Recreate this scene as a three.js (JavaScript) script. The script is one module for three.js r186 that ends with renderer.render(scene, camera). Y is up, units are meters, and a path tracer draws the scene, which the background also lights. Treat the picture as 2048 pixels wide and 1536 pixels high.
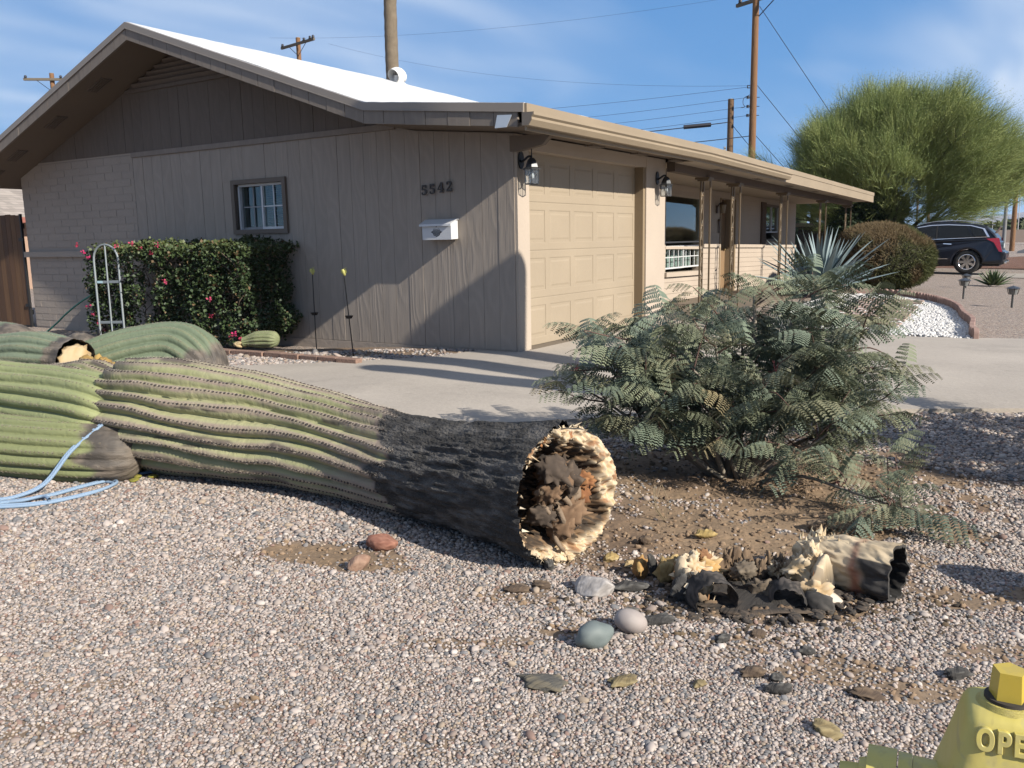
import * as THREE from 'three';
import { mergeGeometries, mergeVertices } from 'three/addons/utils/BufferGeometryUtils.js';
import { RoundedBoxGeometry } from 'three/addons/geometries/RoundedBoxGeometry.js';
import { TextGeometry } from 'three/addons/geometries/TextGeometry.js';
import { FontLoader } from 'three/addons/loaders/FontLoader.js';

// ---------------------------------------------------------------- camera, sky, sun, exposure
const scene = new THREE.Scene();
const camera = new THREE.PerspectiveCamera(48.03, 4 / 3, 0.05, 9000);
camera.rotation.order = 'YXZ';
camera.position.set(0, 1.18, 0);
camera.rotation.set(-0.165638, 0, -0.0182548);
const SUN = new THREE.Vector3(0.654, 0.495, 0.572).normalize();
const renderer = new THREE.WebGLRenderer({ antialias: true });
renderer.toneMapping = THREE.LinearToneMapping;
renderer.toneMappingExposure = 1.85;
renderer.shadowMap.enabled = true;
const sun = new THREE.DirectionalLight(new THREE.Color(1.0, 0.93, 0.82), 5.0);
sun.position.copy(SUN).multiplyScalar(60); sun.castShadow = true;
sun.shadow.mapSize.set(4096, 4096);
Object.assign(sun.shadow.camera, { left: -40, right: 40, top: 40, bottom: -40, near: 1, far: 160 });
scene.add(sun, sun.target);

// ---------------------------------------------------------------- random numbers and noise
let seed = 12345;
function srand(s) { seed = s >>> 0; }
function rnd() { seed = (seed + 0x6D2B79F5) >>> 0; let t = seed; t = Math.imul(t ^ (t >>> 15), t | 1); t ^= t + Math.imul(t ^ (t >>> 7), t | 61); return ((t ^ (t >>> 14)) >>> 0) / 4294967296; }
const rr = (a, b) => a + (b - a) * rnd();
function h3(x, y, z) { let h = Math.imul(x, 374761393) + Math.imul(y, 668265263) + Math.imul(z, 2147483647 ^ 1274126177); h = Math.imul(h ^ (h >>> 13), 1274126177); return ((h ^ (h >>> 16)) >>> 0) / 4294967296; }
function vn(x, y, z, per = 0) {
  const xi = Math.floor(x), yi = Math.floor(y), zi = Math.floor(z); let u = x - xi, v = y - yi, w = z - zi;
  u = u * u * (3 - 2 * u); v = v * v * (3 - 2 * v); w = w * w * (3 - 2 * w);
  const P = per ? (a) => ((a % per) + per) % per : (a) => a;
  const H = (i, j, k) => h3(P(xi + i), P(yi + j), zi + k);
  const a = H(0, 0, 0) * (1 - u) + H(1, 0, 0) * u, b = H(0, 1, 0) * (1 - u) + H(1, 1, 0) * u;
  const c = H(0, 0, 1) * (1 - u) + H(1, 0, 1) * u, d = H(0, 1, 1) * (1 - u) + H(1, 1, 1) * u;
  return (a * (1 - v) + b * v) * (1 - w) + (c * (1 - v) + d * v) * w;
}
const sn = (x, y, z) => vn(x, y, z) * 2 - 1;
function fbm(x, y, z, o = 4) { let s = 0, a = 0.5, t = 0; for (let i = 0; i < o; i++) { s += a * vn(x, y, z); t += a; x = x * 2.03 + 7.1; y = y * 2.03 + 3.7; z = z * 2.03 + 1.3; a *= 0.5; } return s / t; }
const clamp = (x, a = 0, b = 1) => Math.min(b, Math.max(a, x));
const sm = (a, b, x) => { const t = clamp((x - a) / (b - a)); return t * t * (3 - 2 * t); };
const mix = (a, b, t) => a + (b - a) * t;
const mixc = (a, b, t) => [mix(a[0], b[0], t), mix(a[1], b[1], t), mix(a[2], b[2], t)];
const V = (x, y, z) => new THREE.Vector3(x, y, z);

// ---------------------------------------------------------------- the sky: clear blue with thin cirrus
{
  const w = 2048, h = 1024, d = new Float32Array(w * h * 4);
  for (let j = 0; j < h; j++) for (let i = 0; i < w; i++) {
    const th = ((i + 0.5) / w - 0.5) * Math.PI * 2, ph = ((j + 0.5) / h - 0.5) * Math.PI;
    const dx = Math.cos(ph) * Math.cos(th), dy = Math.sin(ph), dz = Math.cos(ph) * Math.sin(th);
    const e = Math.max(dy, 0), t = 1 - Math.pow(1 - e, 1.5), t2 = Math.exp(-e * 16);
    let c = mixc([0.094, 0.228, 0.436], [0.024, 0.078, 0.24], t);
    c = mixc(c, [0.205, 0.325, 0.44], t2 * 0.7);
    if (dy > 0.005) {
      const k = 1 / (dy + 0.12), px = dx * k, pz = dz * k;
      const a = 0.9, rx = px * Math.cos(a) - pz * Math.sin(a), rz = px * Math.sin(a) + pz * Math.cos(a);
      const wx = fbm(rx * 0.7 + 5, rz * 0.7, 2.5, 3) * 1.6;
      const band = fbm(rx * 0.42 + 3.1, rz * 0.8 + wx, 11.3, 4);
      const fine = fbm(rx * 1.6 + wx, rz * 5.5 + wx * 2.4, 4.7, 5);
      let cl = sm(0.36, 0.74, band) * (0.55 + 0.6 * sm(0.25, 0.75, fine));
      cl = clamp(cl * 1.15) * sm(0.02, 0.16, dy);
      c = mixc(c, [0.49, 0.525, 0.575], cl * 0.62);
    }
    const o = (j * w + i) * 4; d[o] = c[0]; d[o + 1] = c[1]; d[o + 2] = c[2]; d[o + 3] = 1;
  }
  const sky = new THREE.DataTexture(d, w, h, THREE.RGBAFormat, THREE.FloatType);
  sky.mapping = THREE.EquirectangularReflectionMapping; sky.magFilter = THREE.LinearFilter; sky.minFilter = THREE.LinearFilter; sky.needsUpdate = true;
  scene.background = sky; scene.environment = sky;
}

// ---------------------------------------------------------------- textures
function tex(w, h, fn, mx, my, srgb) {
  const d = new Uint8Array(w * h * 4);
  for (let j = 0; j < h; j++) for (let i = 0; i < w; i++) {
    let v = fn(i / w, j / h, i, j); if (typeof v === 'number') v = [v, v, v];
    const o = (j * w + i) * 4;
    for (let k = 0; k < 3; k++) { let c = clamp(v[k]); if (srgb) c = c <= 0.0031308 ? c * 12.92 : 1.055 * Math.pow(c, 1 / 2.4) - 0.055; d[o + k] = Math.round(c * 255); }
    d[o + 3] = 255;
  }
  const t = new THREE.DataTexture(d, w, h); t.wrapS = t.wrapT = THREE.RepeatWrapping; t.magFilter = THREE.LinearFilter; t.minFilter = THREE.LinearMipmapLinearFilter; t.generateMipmaps = true;
  t.repeat.set(1 / mx, 1 / my); if (srgb) t.colorSpace = THREE.SRGBColorSpace; t.needsUpdate = true; return t;
}
// periodic fbm on the unit square
function pf(u, v, per, z = 0, o = 4) { let s = 0, a = 0.5, t = 0, p = per; for (let i = 0; i < o; i++) { s += a * vn(u * p, v * p, z + i * 9.7, p); t += a; p *= 2; a *= 0.55; } return s / t; }
const PEB = [[0.50, 0.43, 0.385], [0.45, 0.37, 0.32], [0.40, 0.325, 0.28], [0.33, 0.285, 0.26], [0.25, 0.23, 0.22], [0.17, 0.168, 0.17], [0.28, 0.185, 0.15], [0.39, 0.31, 0.235], [0.53, 0.475, 0.43], [0.22, 0.215, 0.215], [0.34, 0.27, 0.23], [0.44, 0.38, 0.34], [0.47, 0.405, 0.36], [0.42, 0.355, 0.31]];
function pebbleMaps(n, cells, mx) {
  // Voronoi pebbles
  const px = [], py = [], pc = []; srand(77);
  for (let k = 0; k < cells * cells; k++) { px.push(rnd()); py.push(rnd()); const c = PEB[Math.floor(rnd() * PEB.length)], f = rr(0.8, 1.15); pc.push([c[0] * f, c[1] * f, c[2] * f]); }
  const col = new Float32Array(n * n * 3), hgt = new Float32Array(n * n);
  for (let j = 0; j < n; j++) for (let i = 0; i < n; i++) {
    const x = i / n * cells, y = j / n * cells, xi = Math.floor(x), yi = Math.floor(y); let d1 = 9, d2 = 9, id = 0;
    for (let b = -1; b <= 1; b++) for (let a = -1; a <= 1; a++) {
      const cx = (xi + a + cells) % cells, cy = (yi + b + cells) % cells, k = cy * cells + cx;
      const dx = xi + a + px[k] - x, dy = yi + b + py[k] - y, d = Math.sqrt(dx * dx + dy * dy);
      if (d < d1) { d2 = d1; d1 = d; id = k; } else if (d < d2) d2 = d;
    }
    const e = sm(0.0, 0.3, d2 - d1), o = j * n + i; hgt[o] = e * (0.6 + 0.4 * h3(id, 3, 1));
    const f2 = 1.15, c = mixc([0.26, 0.20, 0.155], [pc[id][0] * f2, pc[id][1] * f2, pc[id][2] * f2], e); col[o * 3] = c[0]; col[o * 3 + 1] = c[1]; col[o * 3 + 2] = c[2];
  }
  return [tex(n, n, (u, v, i, j) => { const o = (j * n + i) * 3; return [col[o], col[o + 1], col[o + 2]]; }, mx, mx, true), tex(n, n, (u, v, i, j) => hgt[j * n + i], mx, mx)];
}
const [gravelC, gravelB] = pebbleMaps(1024, 110, 2.4);
const gritC = tex(512, 512, (u, v) => { const n = pf(u, v, 64, 1, 3), m = pf(u, v, 6, 5, 3); const k = 0.62 + 0.5 * n + 0.3 * (m - 0.5); return [k, k * 0.985, k * 0.96]; }, 0.9, 0.9, true);
const gritB = tex(512, 512, (u, v) => pf(u, v, 48, 3, 4), 0.9, 0.9);
const concC = tex(1024, 1024, (u, v) => { const n = pf(u, v, 5, 1, 6), f = pf(u, v, 180, 2, 2), s = sm(0.6, 0.72, pf(u, v, 9, 8, 4)); const k = 0.86 + 0.3 * (n - 0.5) + 0.14 * (f - 0.5) - 0.07 * s; return [0.57 * k, 0.505 * k, 0.43 * k]; }, 3.7, 3.7, true);
const concB = tex(512, 512, (u, v) => pf(u, v, 70, 4, 3), 1.1, 1.1);
// rough sawn plywood: stretched cathedral grain
function grainFn(u, v) { const wv = pf(u, v, 4, 2, 2) * 3.2 + v * 2.0; const g = Math.sin((u * 26 + wv * 6.28)) * 0.5 + 0.5; const st = vn(u * 190, v * 10, 3, 190 * 10) * 0.55 + vn(u * 90, v * 6, 8, 540) * 0.45; return clamp(0.45 * Math.pow(g, 2) + 0.6 * st); }
const grainB = tex(512, 1024, grainFn, 0.62, 2.1);
const grainC = tex(512, 1024, (u, v) => { const k = 0.9 + 0.16 * (grainFn(u, v) - 0.5) + 0.12 * (pf(u, v, 3, 6, 4) - 0.5); return [k, k, k]; }, 0.62, 2.1, true);
const blockB = tex(512, 512, (u, v) => 0.6 * pf(u, v, 10, 2, 5) + 0.4 * pf(u, v, 60, 7, 2), 0.8, 0.8);
const paintC = tex(512, 512, (u, v) => { const k = 0.95 + 0.14 * (pf(u, v, 4, 2, 5) - 0.5) + 0.05 * (pf(u, v, 90, 3, 2) - 0.5); return [k, k, k * 0.995]; }, 1.9, 1.9, true);
const woodC = tex(256, 1024, (u, v) => { const st = vn(u * 70, v * 5, 3, 350) * 0.6 + vn(u * 160, v * 11, 5, 1760) * 0.4; const k = 0.55 + 0.75 * st * (0.7 + 0.6 * pf(u, v, 3, 3, 3)); return [k, k * 0.97, k * 0.92]; }, 0.35, 1.6, true);
const woodB = tex(256, 1024, (u, v) => vn(u * 70, v * 5, 3, 350) * 0.6 + vn(u * 160, v * 11, 5, 1760) * 0.4, 0.35, 1.6);
const barkB = tex(512, 512, (u, v) => { const q = pf(u, v, 7, 3, 3); return clamp(0.5 * pf(u + q * 0.1, v, 24, 1, 4) + 0.5 * Math.abs(pf(u, v + q * 0.1, 14, 9, 4) - 0.5) * 3); }, 0.5, 0.5);
const asphC = tex(512, 512, (u, v) => { const k = 0.8 + 0.5 * (pf(u, v, 90, 1, 2) - 0.5) + 0.3 * (pf(u, v, 4, 2, 4) - 0.5); return [0.085 * k, 0.085 * k, 0.09 * k]; }, 2, 2, true);
const hydC = tex(512, 512, (u, v) => { const n = pf(u, v, 5, 3, 5), s = sm(0.60, 0.68, pf(u, v, 8, 12, 4)), c = sm(0.66, 0.74, pf(u, v, 16, 21, 3)); let k = mixc([0.70, 0.60, 0.19], [0.72, 0.60, 0.13], n); k = mixc(k, [0.58, 0.50, 0.22], s * 0.5); return mixc(k, [0.32, 0.25, 0.12], c * 0.2); }, 0.22, 0.22, true);

// ---------------------------------------------------------------- object helpers
const used = new Map();
function uname(n) { const k = used.get(n) || 0; used.set(n, k + 1); return k ? n + '_' + String(k).padStart(3, '0') : n; }
function mat(c, o = {}) { const m = new (o.physical ? THREE.MeshPhysicalMaterial : THREE.MeshStandardMaterial)(); const { physical, ...r } = o, k = (o.metalness > 0.4 || o.transmission > 0.4) ? 1 : 0.6; m.color.setRGB(c[0] * k, c[1] * k, c[2] * k); m.roughness = 0.85; m.metalness = 0; Object.assign(m, r); return m; }
function part(name, geo, m, parent) { const o = new THREE.Mesh(geo, m); o.name = name; o.castShadow = o.receiveShadow = true; parent.add(o); return o; }
function tag(o, label, category, group, kind) { if (label) o.userData.label = label; if (category) o.userData.category = category; if (group) o.userData.group = group; if (kind) o.userData.kind = kind; return o; }
function thing(name, label, category, pos = [0, 0, 0], turn = 0, group) { const o = new THREE.Group(); o.name = uname(name); o.position.set(...pos); o.rotation.y = turn; scene.add(o); return tag(o, label, category, group); }
function single(name, geo, m, label, category, pos, turn = 0, group) { const o = part(uname(name), geo, m, scene); if (pos) o.position.set(...pos); o.rotation.y = turn; return tag(o, label, category, group); }
function struct(name, geo, m) { const o = part(uname(name), geo, m, scene); o.userData.kind = 'structure'; return o; }
function copyOf(src, name, label, pos, turn, group) { const c = src.clone(); c.name = uname(name); c.userData = { ...src.userData }; scene.add(c); c.position.set(...pos); c.rotation.y = turn; return tag(c, label, null, group); }
const m4 = new THREE.Matrix4(), q4 = new THREE.Quaternion();
// planar uv in metres by the way each face points
function uvm(g, ox = 0, oy = 0) {
  if (g.index) g = g.toNonIndexed();
  const p = g.attributes.position, n = p.count, uv = new Float32Array(n * 2), a = V(), b = V(), c = V();
  for (let i = 0; i < n; i += 3) {
    a.fromBufferAttribute(p, i); b.fromBufferAttribute(p, i + 1); c.fromBufferAttribute(p, i + 2);
    const nx = (b.y - a.y) * (c.z - a.z) - (b.z - a.z) * (c.y - a.y), ny = (b.z - a.z) * (c.x - a.x) - (b.x - a.x) * (c.z - a.z), nz = (b.x - a.x) * (c.y - a.y) - (b.y - a.y) * (c.x - a.x);
    const ax = Math.abs(nx), ay = Math.abs(ny), az = Math.abs(nz);
    [a, b, c].forEach((q, k) => { let u, v; if (ax >= ay && ax >= az) { u = q.z; v = q.y; } else if (ay >= az) { u = q.x; v = q.z; } else { u = q.x; v = q.y; } uv[(i + k) * 2] = u + ox; uv[(i + k) * 2 + 1] = v + oy; });
  }
  g.setAttribute('uv', new THREE.BufferAttribute(uv, 2)); return g;
}
function box(x0, x1, y0, y1, z0, z1) { const g = new THREE.BoxGeometry(Math.abs(x1 - x0), Math.abs(y1 - y0), Math.abs(z1 - z0)); g.translate((x0 + x1) / 2, (y0 + y1) / 2, (z0 + z1) / 2); return uvm(g); }
function rbox(w, h, d, r, x = 0, y = 0, z = 0, s = 2) { const g = new RoundedBoxGeometry(w, h, d, s, r); g.translate(x, y, z); return uvm(g); }
function flat(gs) { return gs.map((g) => { let q = g.index ? g.toNonIndexed() : g.clone(); for (const k of Object.keys(q.attributes)) if (!['position', 'normal', 'uv', 'color'].includes(k)) q.deleteAttribute(k); if (!q.attributes.uv) q.setAttribute('uv', new THREE.BufferAttribute(new Float32Array(q.attributes.position.count * 2), 2)); if (!q.attributes.normal) q.computeVertexNormals(); return q; }); }
function merge(gs) { return mergeGeometries(flat(gs)); }
function rod(a, b, r0, r1 = r0, seg = 8) { const d = V().subVectors(b, a), l = d.length(); const g = new THREE.CylinderGeometry(r1, r0, l, seg); g.translate(0, l / 2, 0); g.applyQuaternion(q4.setFromUnitVectors(V(0, 1, 0), d.normalize())); g.translate(a.x, a.y, a.z); return g; }
function tube(pts, r, seg = 32, rs = 8, closed = false) { return new THREE.TubeGeometry(new THREE.CatmullRomCurve3(pts, closed), seg, r, rs, closed); }
// a tapering tube with its own radius function
function taper(pts, rf, seg = 20, rs = 7) {
  const cv = new THREE.CatmullRomCurve3(pts), fr = cv.computeFrenetFrames(seg, false), P = [], I = [], U = [];
  let L = cv.getLength();
  for (let i = 0; i <= seg; i++) { const t = i / seg, p = cv.getPointAt(t), R = rf(t); for (let j = 0; j <= rs; j++) { const a = j / rs * Math.PI * 2; P.push(p.x + R * (Math.cos(a) * fr.normals[i].x + Math.sin(a) * fr.binormals[i].x), p.y + R * (Math.cos(a) * fr.normals[i].y + Math.sin(a) * fr.binormals[i].y), p.z + R * (Math.cos(a) * fr.normals[i].z + Math.sin(a) * fr.binormals[i].z)); U.push(j / rs * R * 6.28, t * L); } }
  for (let i = 0; i < seg; i++) for (let j = 0; j < rs; j++) { const a = i * (rs + 1) + j, b = a + rs + 1; I.push(a, a + 1, b, b, a + 1, b + 1); }
  const g = new THREE.BufferGeometry(); g.setAttribute('position', new THREE.Float32BufferAttribute(P, 3)); g.setAttribute('uv', new THREE.Float32BufferAttribute(U, 2)); g.setIndex(I); g.computeVertexNormals(); return g;
}
// a lump: an icosphere pushed about by noise, coloured per vertex
function lump(rx, ry, rz, det, amp, freq, sd, colf, sharp = 0) {
  let g = new THREE.IcosahedronGeometry(1, det); g.deleteAttribute('uv'); g.deleteAttribute('normal'); g = mergeVertices(g, 1e-4);
  const p = g.attributes.position, C = new Float32Array(p.count * 3), U = new Float32Array(p.count * 2);
  for (let i = 0; i < p.count; i++) {
    let x = p.getX(i), y = p.getY(i), z = p.getZ(i); let n = fbm(x * freq + sd, y * freq + sd * 1.7, z * freq - sd, 4) * 2 - 1;
    if (sharp) n = (Math.abs(n) * 2 - 0.5) * sharp + n * (1 - sharp); const k = 1 + amp * n;
    p.setXYZ(i, x * rx * k, y * ry * k, z * rz * k); const c = colf(x, y, z, n); C.set(c, i * 3); U[i * 2] = x * rx * 1.3 + z * rz; U[i * 2 + 1] = y * ry + z * rz * 0.4;
  }
  g.setAttribute('color', new THREE.BufferAttribute(C, 3)); g.setAttribute('uv', new THREE.BufferAttribute(U, 2)); g.computeVertexNormals(); return g;
}
const VC = mat([1, 1, 1], { vertexColors: true, roughness: 0.95 });
const VCB = mat([1, 1, 1], { vertexColors: true, roughness: 0.95, bumpMap: barkB, bumpScale: 0.006 });
function stuffInst(name, geo, m, n, parent) { const o = new THREE.InstancedMesh(geo, m, n); o.name = name; o.castShadow = o.receiveShadow = true; o.userData.kind = 'stuff'; parent.add(o); return o; }
const tmpO = new THREE.Object3D(), tmpC = new THREE.Color();

// ---------------------------------------------------------------- the lie of the land (metres; 0 is the garage slab)
const O = V(0.09, 0, -9.036), D1 = V(0.53876, 0, -0.84246), ZH = V(0.84246, 0, 0.53876), TURN = 1.001825;
const hw = (x, y, z) => V(O.x + D1.x * x + ZH.x * z, y, O.z + D1.z * x + ZH.z * z);   // house frame to world
const toLoc = (x, z) => [(x - O.x) * D1.x + (z - O.z) * D1.z, (x - O.x) * ZH.x + (z - O.z) * ZH.z];
function g0(x, z) { const [t, s] = toLoc(x, z); return -0.03 * clamp(s, 0, 7) - 0.006 * clamp(t - 4, 0, 25) - 0.008 * clamp(-s, 0, 9); }
function gy(x, z) { return g0(x, z) - 0.055 * sm(7, 5.3, -z); }
const inPoly = (P, x, y) => { let r = false; for (let i = 0, j = P.length - 1; i < P.length; j = i++) if ((P[i][1] > y) !== (P[j][1] > y) && x < (P[j][0] - P[i][0]) * (y - P[i][1]) / (P[j][1] - P[i][1]) + P[i][0]) r = !r; return r; };
// ================================================================ the setting: ground, yard, driveway, road
const DRIVE = [[-2.13, -2.3], [-1.44, -1.36], [-0.66, -0.62], [-0.03, -0.5], [-0.03, 0.02], [3.9, 0.02], [4.0, 1.2], [3.93, 3.35], [4.4, 4.5], [6.2, 7.6], [7.0, 11], [0.8, 11], [0.9, 7.4], [-0.31, 4.62], [-0.98, 3.69], [-1.75, 2.85], [-2.37, 2.13], [-2.66, 1.9], [-2.97, 1.57], [-3.12, 1.15], [-3.02, 0.5], [-2.6, -0.9]];
{
  // the wide ground sheet
  const N = 90, xs = []; for (let i = -N; i <= N; i++) xs.push(Math.sinh(i / N * 7.6) * 6.2);
  const P = [], I = [], U = [];
  for (const z of xs) for (const x of xs) { const near = Math.hypot(x, z + 5); P.push(x, g0(x, z) - 0.06 * sm(13, 8, near) - 0.004 - 0.03 * sm(7, 5.3, -z) * sm(13, 8, near) + 0.02 * sn(x * 0.5, z * 0.5, 1) * sm(9, 14, near) * 0.5, z); U.push(x, z); }
  const n = xs.length; for (let j = 0; j < n - 1; j++) for (let i = 0; i < n - 1; i++) { const a = j * n + i; I.push(a, a + n, a + 1, a + 1, a + n, a + n + 1); }
  const g = new THREE.BufferGeometry(); g.setAttribute('position', new THREE.Float32BufferAttribute(P, 3)); g.setAttribute('uv', new THREE.Float32BufferAttribute(U, 2)); g.setIndex(I); g.computeVertexNormals();
  struct('ground', g, mat([1.15, 1.12, 1.08], { map: gravelC, bumpMap: gravelB, bumpScale: 0.012, roughness: 1 }));
}
// bare earth: [x, z, rx, rz, strength]
const DIRT = [[-0.87, -3.5, 0.3, 0.13, 1], [-0.62, -3.42, 0.2, 0.16, 0.9], [0.9, -3.82, 0.8, 0.36, 1], [1.4, -4.0, 1.0, 0.5, 1], [1.35, -4.75, 1.25, 0.75, 1], [0.75, -3.35, 0.4, 0.2, 0.9], [0.95, -2.98, 0.5, 0.12, 0.85], [0.62, -4.2, 0.3, 0.5, 0.9], [0.45, -3.5, 0.3, 0.22, 0.75], [1.0, -3.1, 0.62, 0.18, 0.6], [1.85, -3.1, 0.28, 0.12, 0.85], [1.6, -3.45, 0.35, 0.15, 0.6], [1.05, -2.55, 0.26, 0.1, 0.75], [1.2, -2.42, 0.17, 0.08, 0.8], [1.55, -2.66, 0.25, 0.1, 0.6], [0.15, -2.8, 0.1, 0.05, 0.9], [-0.2, -2.7, 0.22, 0.05, 0.85], [-0.02, -2.72, 0.14, 0.045, 0.7], [0.3, -2.88, 0.09, 0.06, 0.6], [0.35, -2.45, 0.14, 0.1, 0.35], [0.66, -2.7, 0.3, 0.09, 0.45], [-1.35, -2.42, 0.3, 0.04, 0.6], [-1.55, -2.15, 0.3, 0.07, 0.65], [-0.75, -2.3, 0.16, 0.05, 0.6], [-0.35, -2.12, 0.2, 0.05, 0.5], [-1.1, -3.45, 0.25, 0.1, 0.5], [-1.9, -2.9, 0.2, 0.05, 0.4], [0.05, -3.1, 0.2, 0.1, 0.5], [1.4, -2.15, 0.4, 0.07, 0.3], [-1.2, -1.95, 0.3, 0.06, 0.5], [-2.6, -9.75, 1.6, 0.35, 0.9], [-1.2, -9.25, 0.9, 0.3, 0.9]];
function dirt(x, z) { let m = 0; const n = fbm(x * 5, z * 5, 3, 4) - 0.5, n2 = fbm(x * 19, z * 19, 8, 3) - 0.5; for (const [cx, cz, rx, rz, s] of DIRT) { const d = Math.hypot((x - cx) / rx, (z - cz) / rz) + n * 1.5 + n2 * 0.7; m = Math.max(m, s * sm(1.15, 0.7, d)); } return m; }
function relief(x, z) { const d = dirt(x, z), far = sm(-9, -7, z); return (0.010 * (fbm(x * 1.6, z * 1.6, 2, 3) - 0.5) + 0.006 * (fbm(x * 9, z * 9, 5, 3) - 0.5) + d * (0.034 * (fbm(x * 5, z * 5, 6, 4) - 0.5) + 0.016 * (fbm(x * 24, z * 24, 9, 3) - 0.5) - 0.003)) * (0.25 + 0.75 * far); }
const yard = (x, z) => gy(x, z) + relief(x, z);
{
  const P = [], I = [], U = [], C = [], st = 0.03, nx = Math.round(13 / st), nz = Math.round(9.4 / st);
  for (let j = 0; j <= nz; j++) for (let i = 0; i <= nx; i++) {
    const x = -7 + i * st, z = -9.9 + j * st; P.push(x, yard(x, z), z); U.push(x, z); const d = dirt(x, z), k = 0.9 + 0.3 * (fbm(x * 3, z * 3, 7, 3) - 0.5);
    const c = mixc([0.30, 0.235, 0.19], mixc([0.36, 0.25, 0.155], [0.25, 0.165, 0.105], sm(0.4, 0.65, fbm(x * 2.2, z * 2.2, 4, 3))), d); C.push(c[0] * k, c[1] * k, c[2] * k);
  }
  for (let j = 0; j < nz; j++) for (let i = 0; i < nx; i++) {
    const a = j * (nx + 1) + i, x = -7 + (i + 0.5) * st, z = -9.9 + (j + 0.5) * st, [lx, lz] = toLoc(x, z);
    if (lx > 0.05 && lz < 0.3) continue; if (lx > 1 && lz > 0 && lz < 2.5) continue; I.push(a, a + nx + 1, a + 1, a + 1, a + nx + 1, a + nx + 2);
  }
  const g = new THREE.BufferGeometry(); g.setAttribute('position', new THREE.Float32BufferAttribute(P, 3)); g.setAttribute('uv', new THREE.Float32BufferAttribute(U, 2)); g.setAttribute('color', new THREE.Float32BufferAttribute(C, 3)); g.setIndex(I); g.computeVertexNormals();
  struct('gravel_yard', g, mat([1, 1, 1], { vertexColors: true, map: gritC, bumpMap: gritB, bumpScale: 0.006, roughness: 1 }));
}
{ // loose landscaping gravel lying on the yard: real stones
  srand(4242); const variants = [];
  for (let k = 0; k < 4; k++) { let g = new THREE.IcosahedronGeometry(1, k < 3 ? 0 : 1); g.deleteAttribute('uv'); g.deleteAttribute('normal'); g = mergeVertices(g, 1e-3); const p = g.attributes.position; for (let i = 0; i < p.count; i++) { const f = rr(0.78, 1.2); p.setXYZ(i, p.getX(i) * f * 1.1, p.getY(i) * f * 0.72, p.getZ(i) * f); } g.computeVertexNormals(); variants.push(g); }
  const list = [[], [], [], []];
  const put = (x, z, s) => { const c = PEB[Math.floor(rnd() * PEB.length)], f = rr(0.92, 1.3); list[Math.floor(rnd() * 3.4) & 3].push([x, z, s, c[0] * f, c[1] * f, c[2] * f, rnd() * 6.28, rr(-0.5, 0.5), rr(-0.5, 0.5), rr(0.8, 1.3), rr(0.75, 1.05)]); };
  for (let D = 1.5; D < 9.6;) {
    const sp = D < 2.6 ? 0.0089 : D < 3.6 ? 0.0105 : D < 4.8 ? 0.0138 : D < 6.3 ? 0.018 : 0.026, hwid = 0.625 * D + 0.35;
    for (let x = -hwid; x < hwid; x += sp) {
      const px = x + rr(-0.6, 0.6) * sp, pz = -D + rr(-0.6, 0.6) * sp, [lx, lz] = toLoc(px, pz);
      if (inPoly(DRIVE, lx, lz) || (lx > -0.02 && lz < 0.3) || (lx > 0 && D > 6.5)) continue;
      const d = dirt(px, pz); if (rnd() < (pz > -2.95 && px < 0.6 ? d * d * 0.8 : d * 0.975)) continue; if (px > 0.9 && rnd() < 0.12 * sm(0.9, 1.6, px)) continue;
      const big = rnd(); put(px, pz, sp * (big > 0.992 ? rr(1.1, 1.7) : big > 0.87 ? rr(0.7, 1.0) : rr(0.38, 0.72)));
    }
    D += sp * 0.92;
  }
  const gr = new THREE.Group(); gr.name = uname('loose_gravel'); scene.add(gr); tag(gr, 'multicoloured loose gravel covering the front yard', 'gravel', null, 'stuff');
  list.forEach((L, k) => {
    const im = stuffInst('gravel_stones', variants[k], mat([1, 1, 1], { roughness: 0.9 }), L.length, gr);
    L.forEach((a, i) => { tmpO.position.set(a[0], yard(a[0], a[1]) + a[2] * 0.25, a[1]); tmpO.rotation.set(a[7], a[6], a[8]); tmpO.scale.set(a[2] * a[9], a[2] * a[10], a[2]); tmpO.updateMatrix(); im.setMatrixAt(i, tmpO.matrix); im.setColorAt(i, tmpC.setRGB(a[3], a[4], a[5])); });
  });
}
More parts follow.
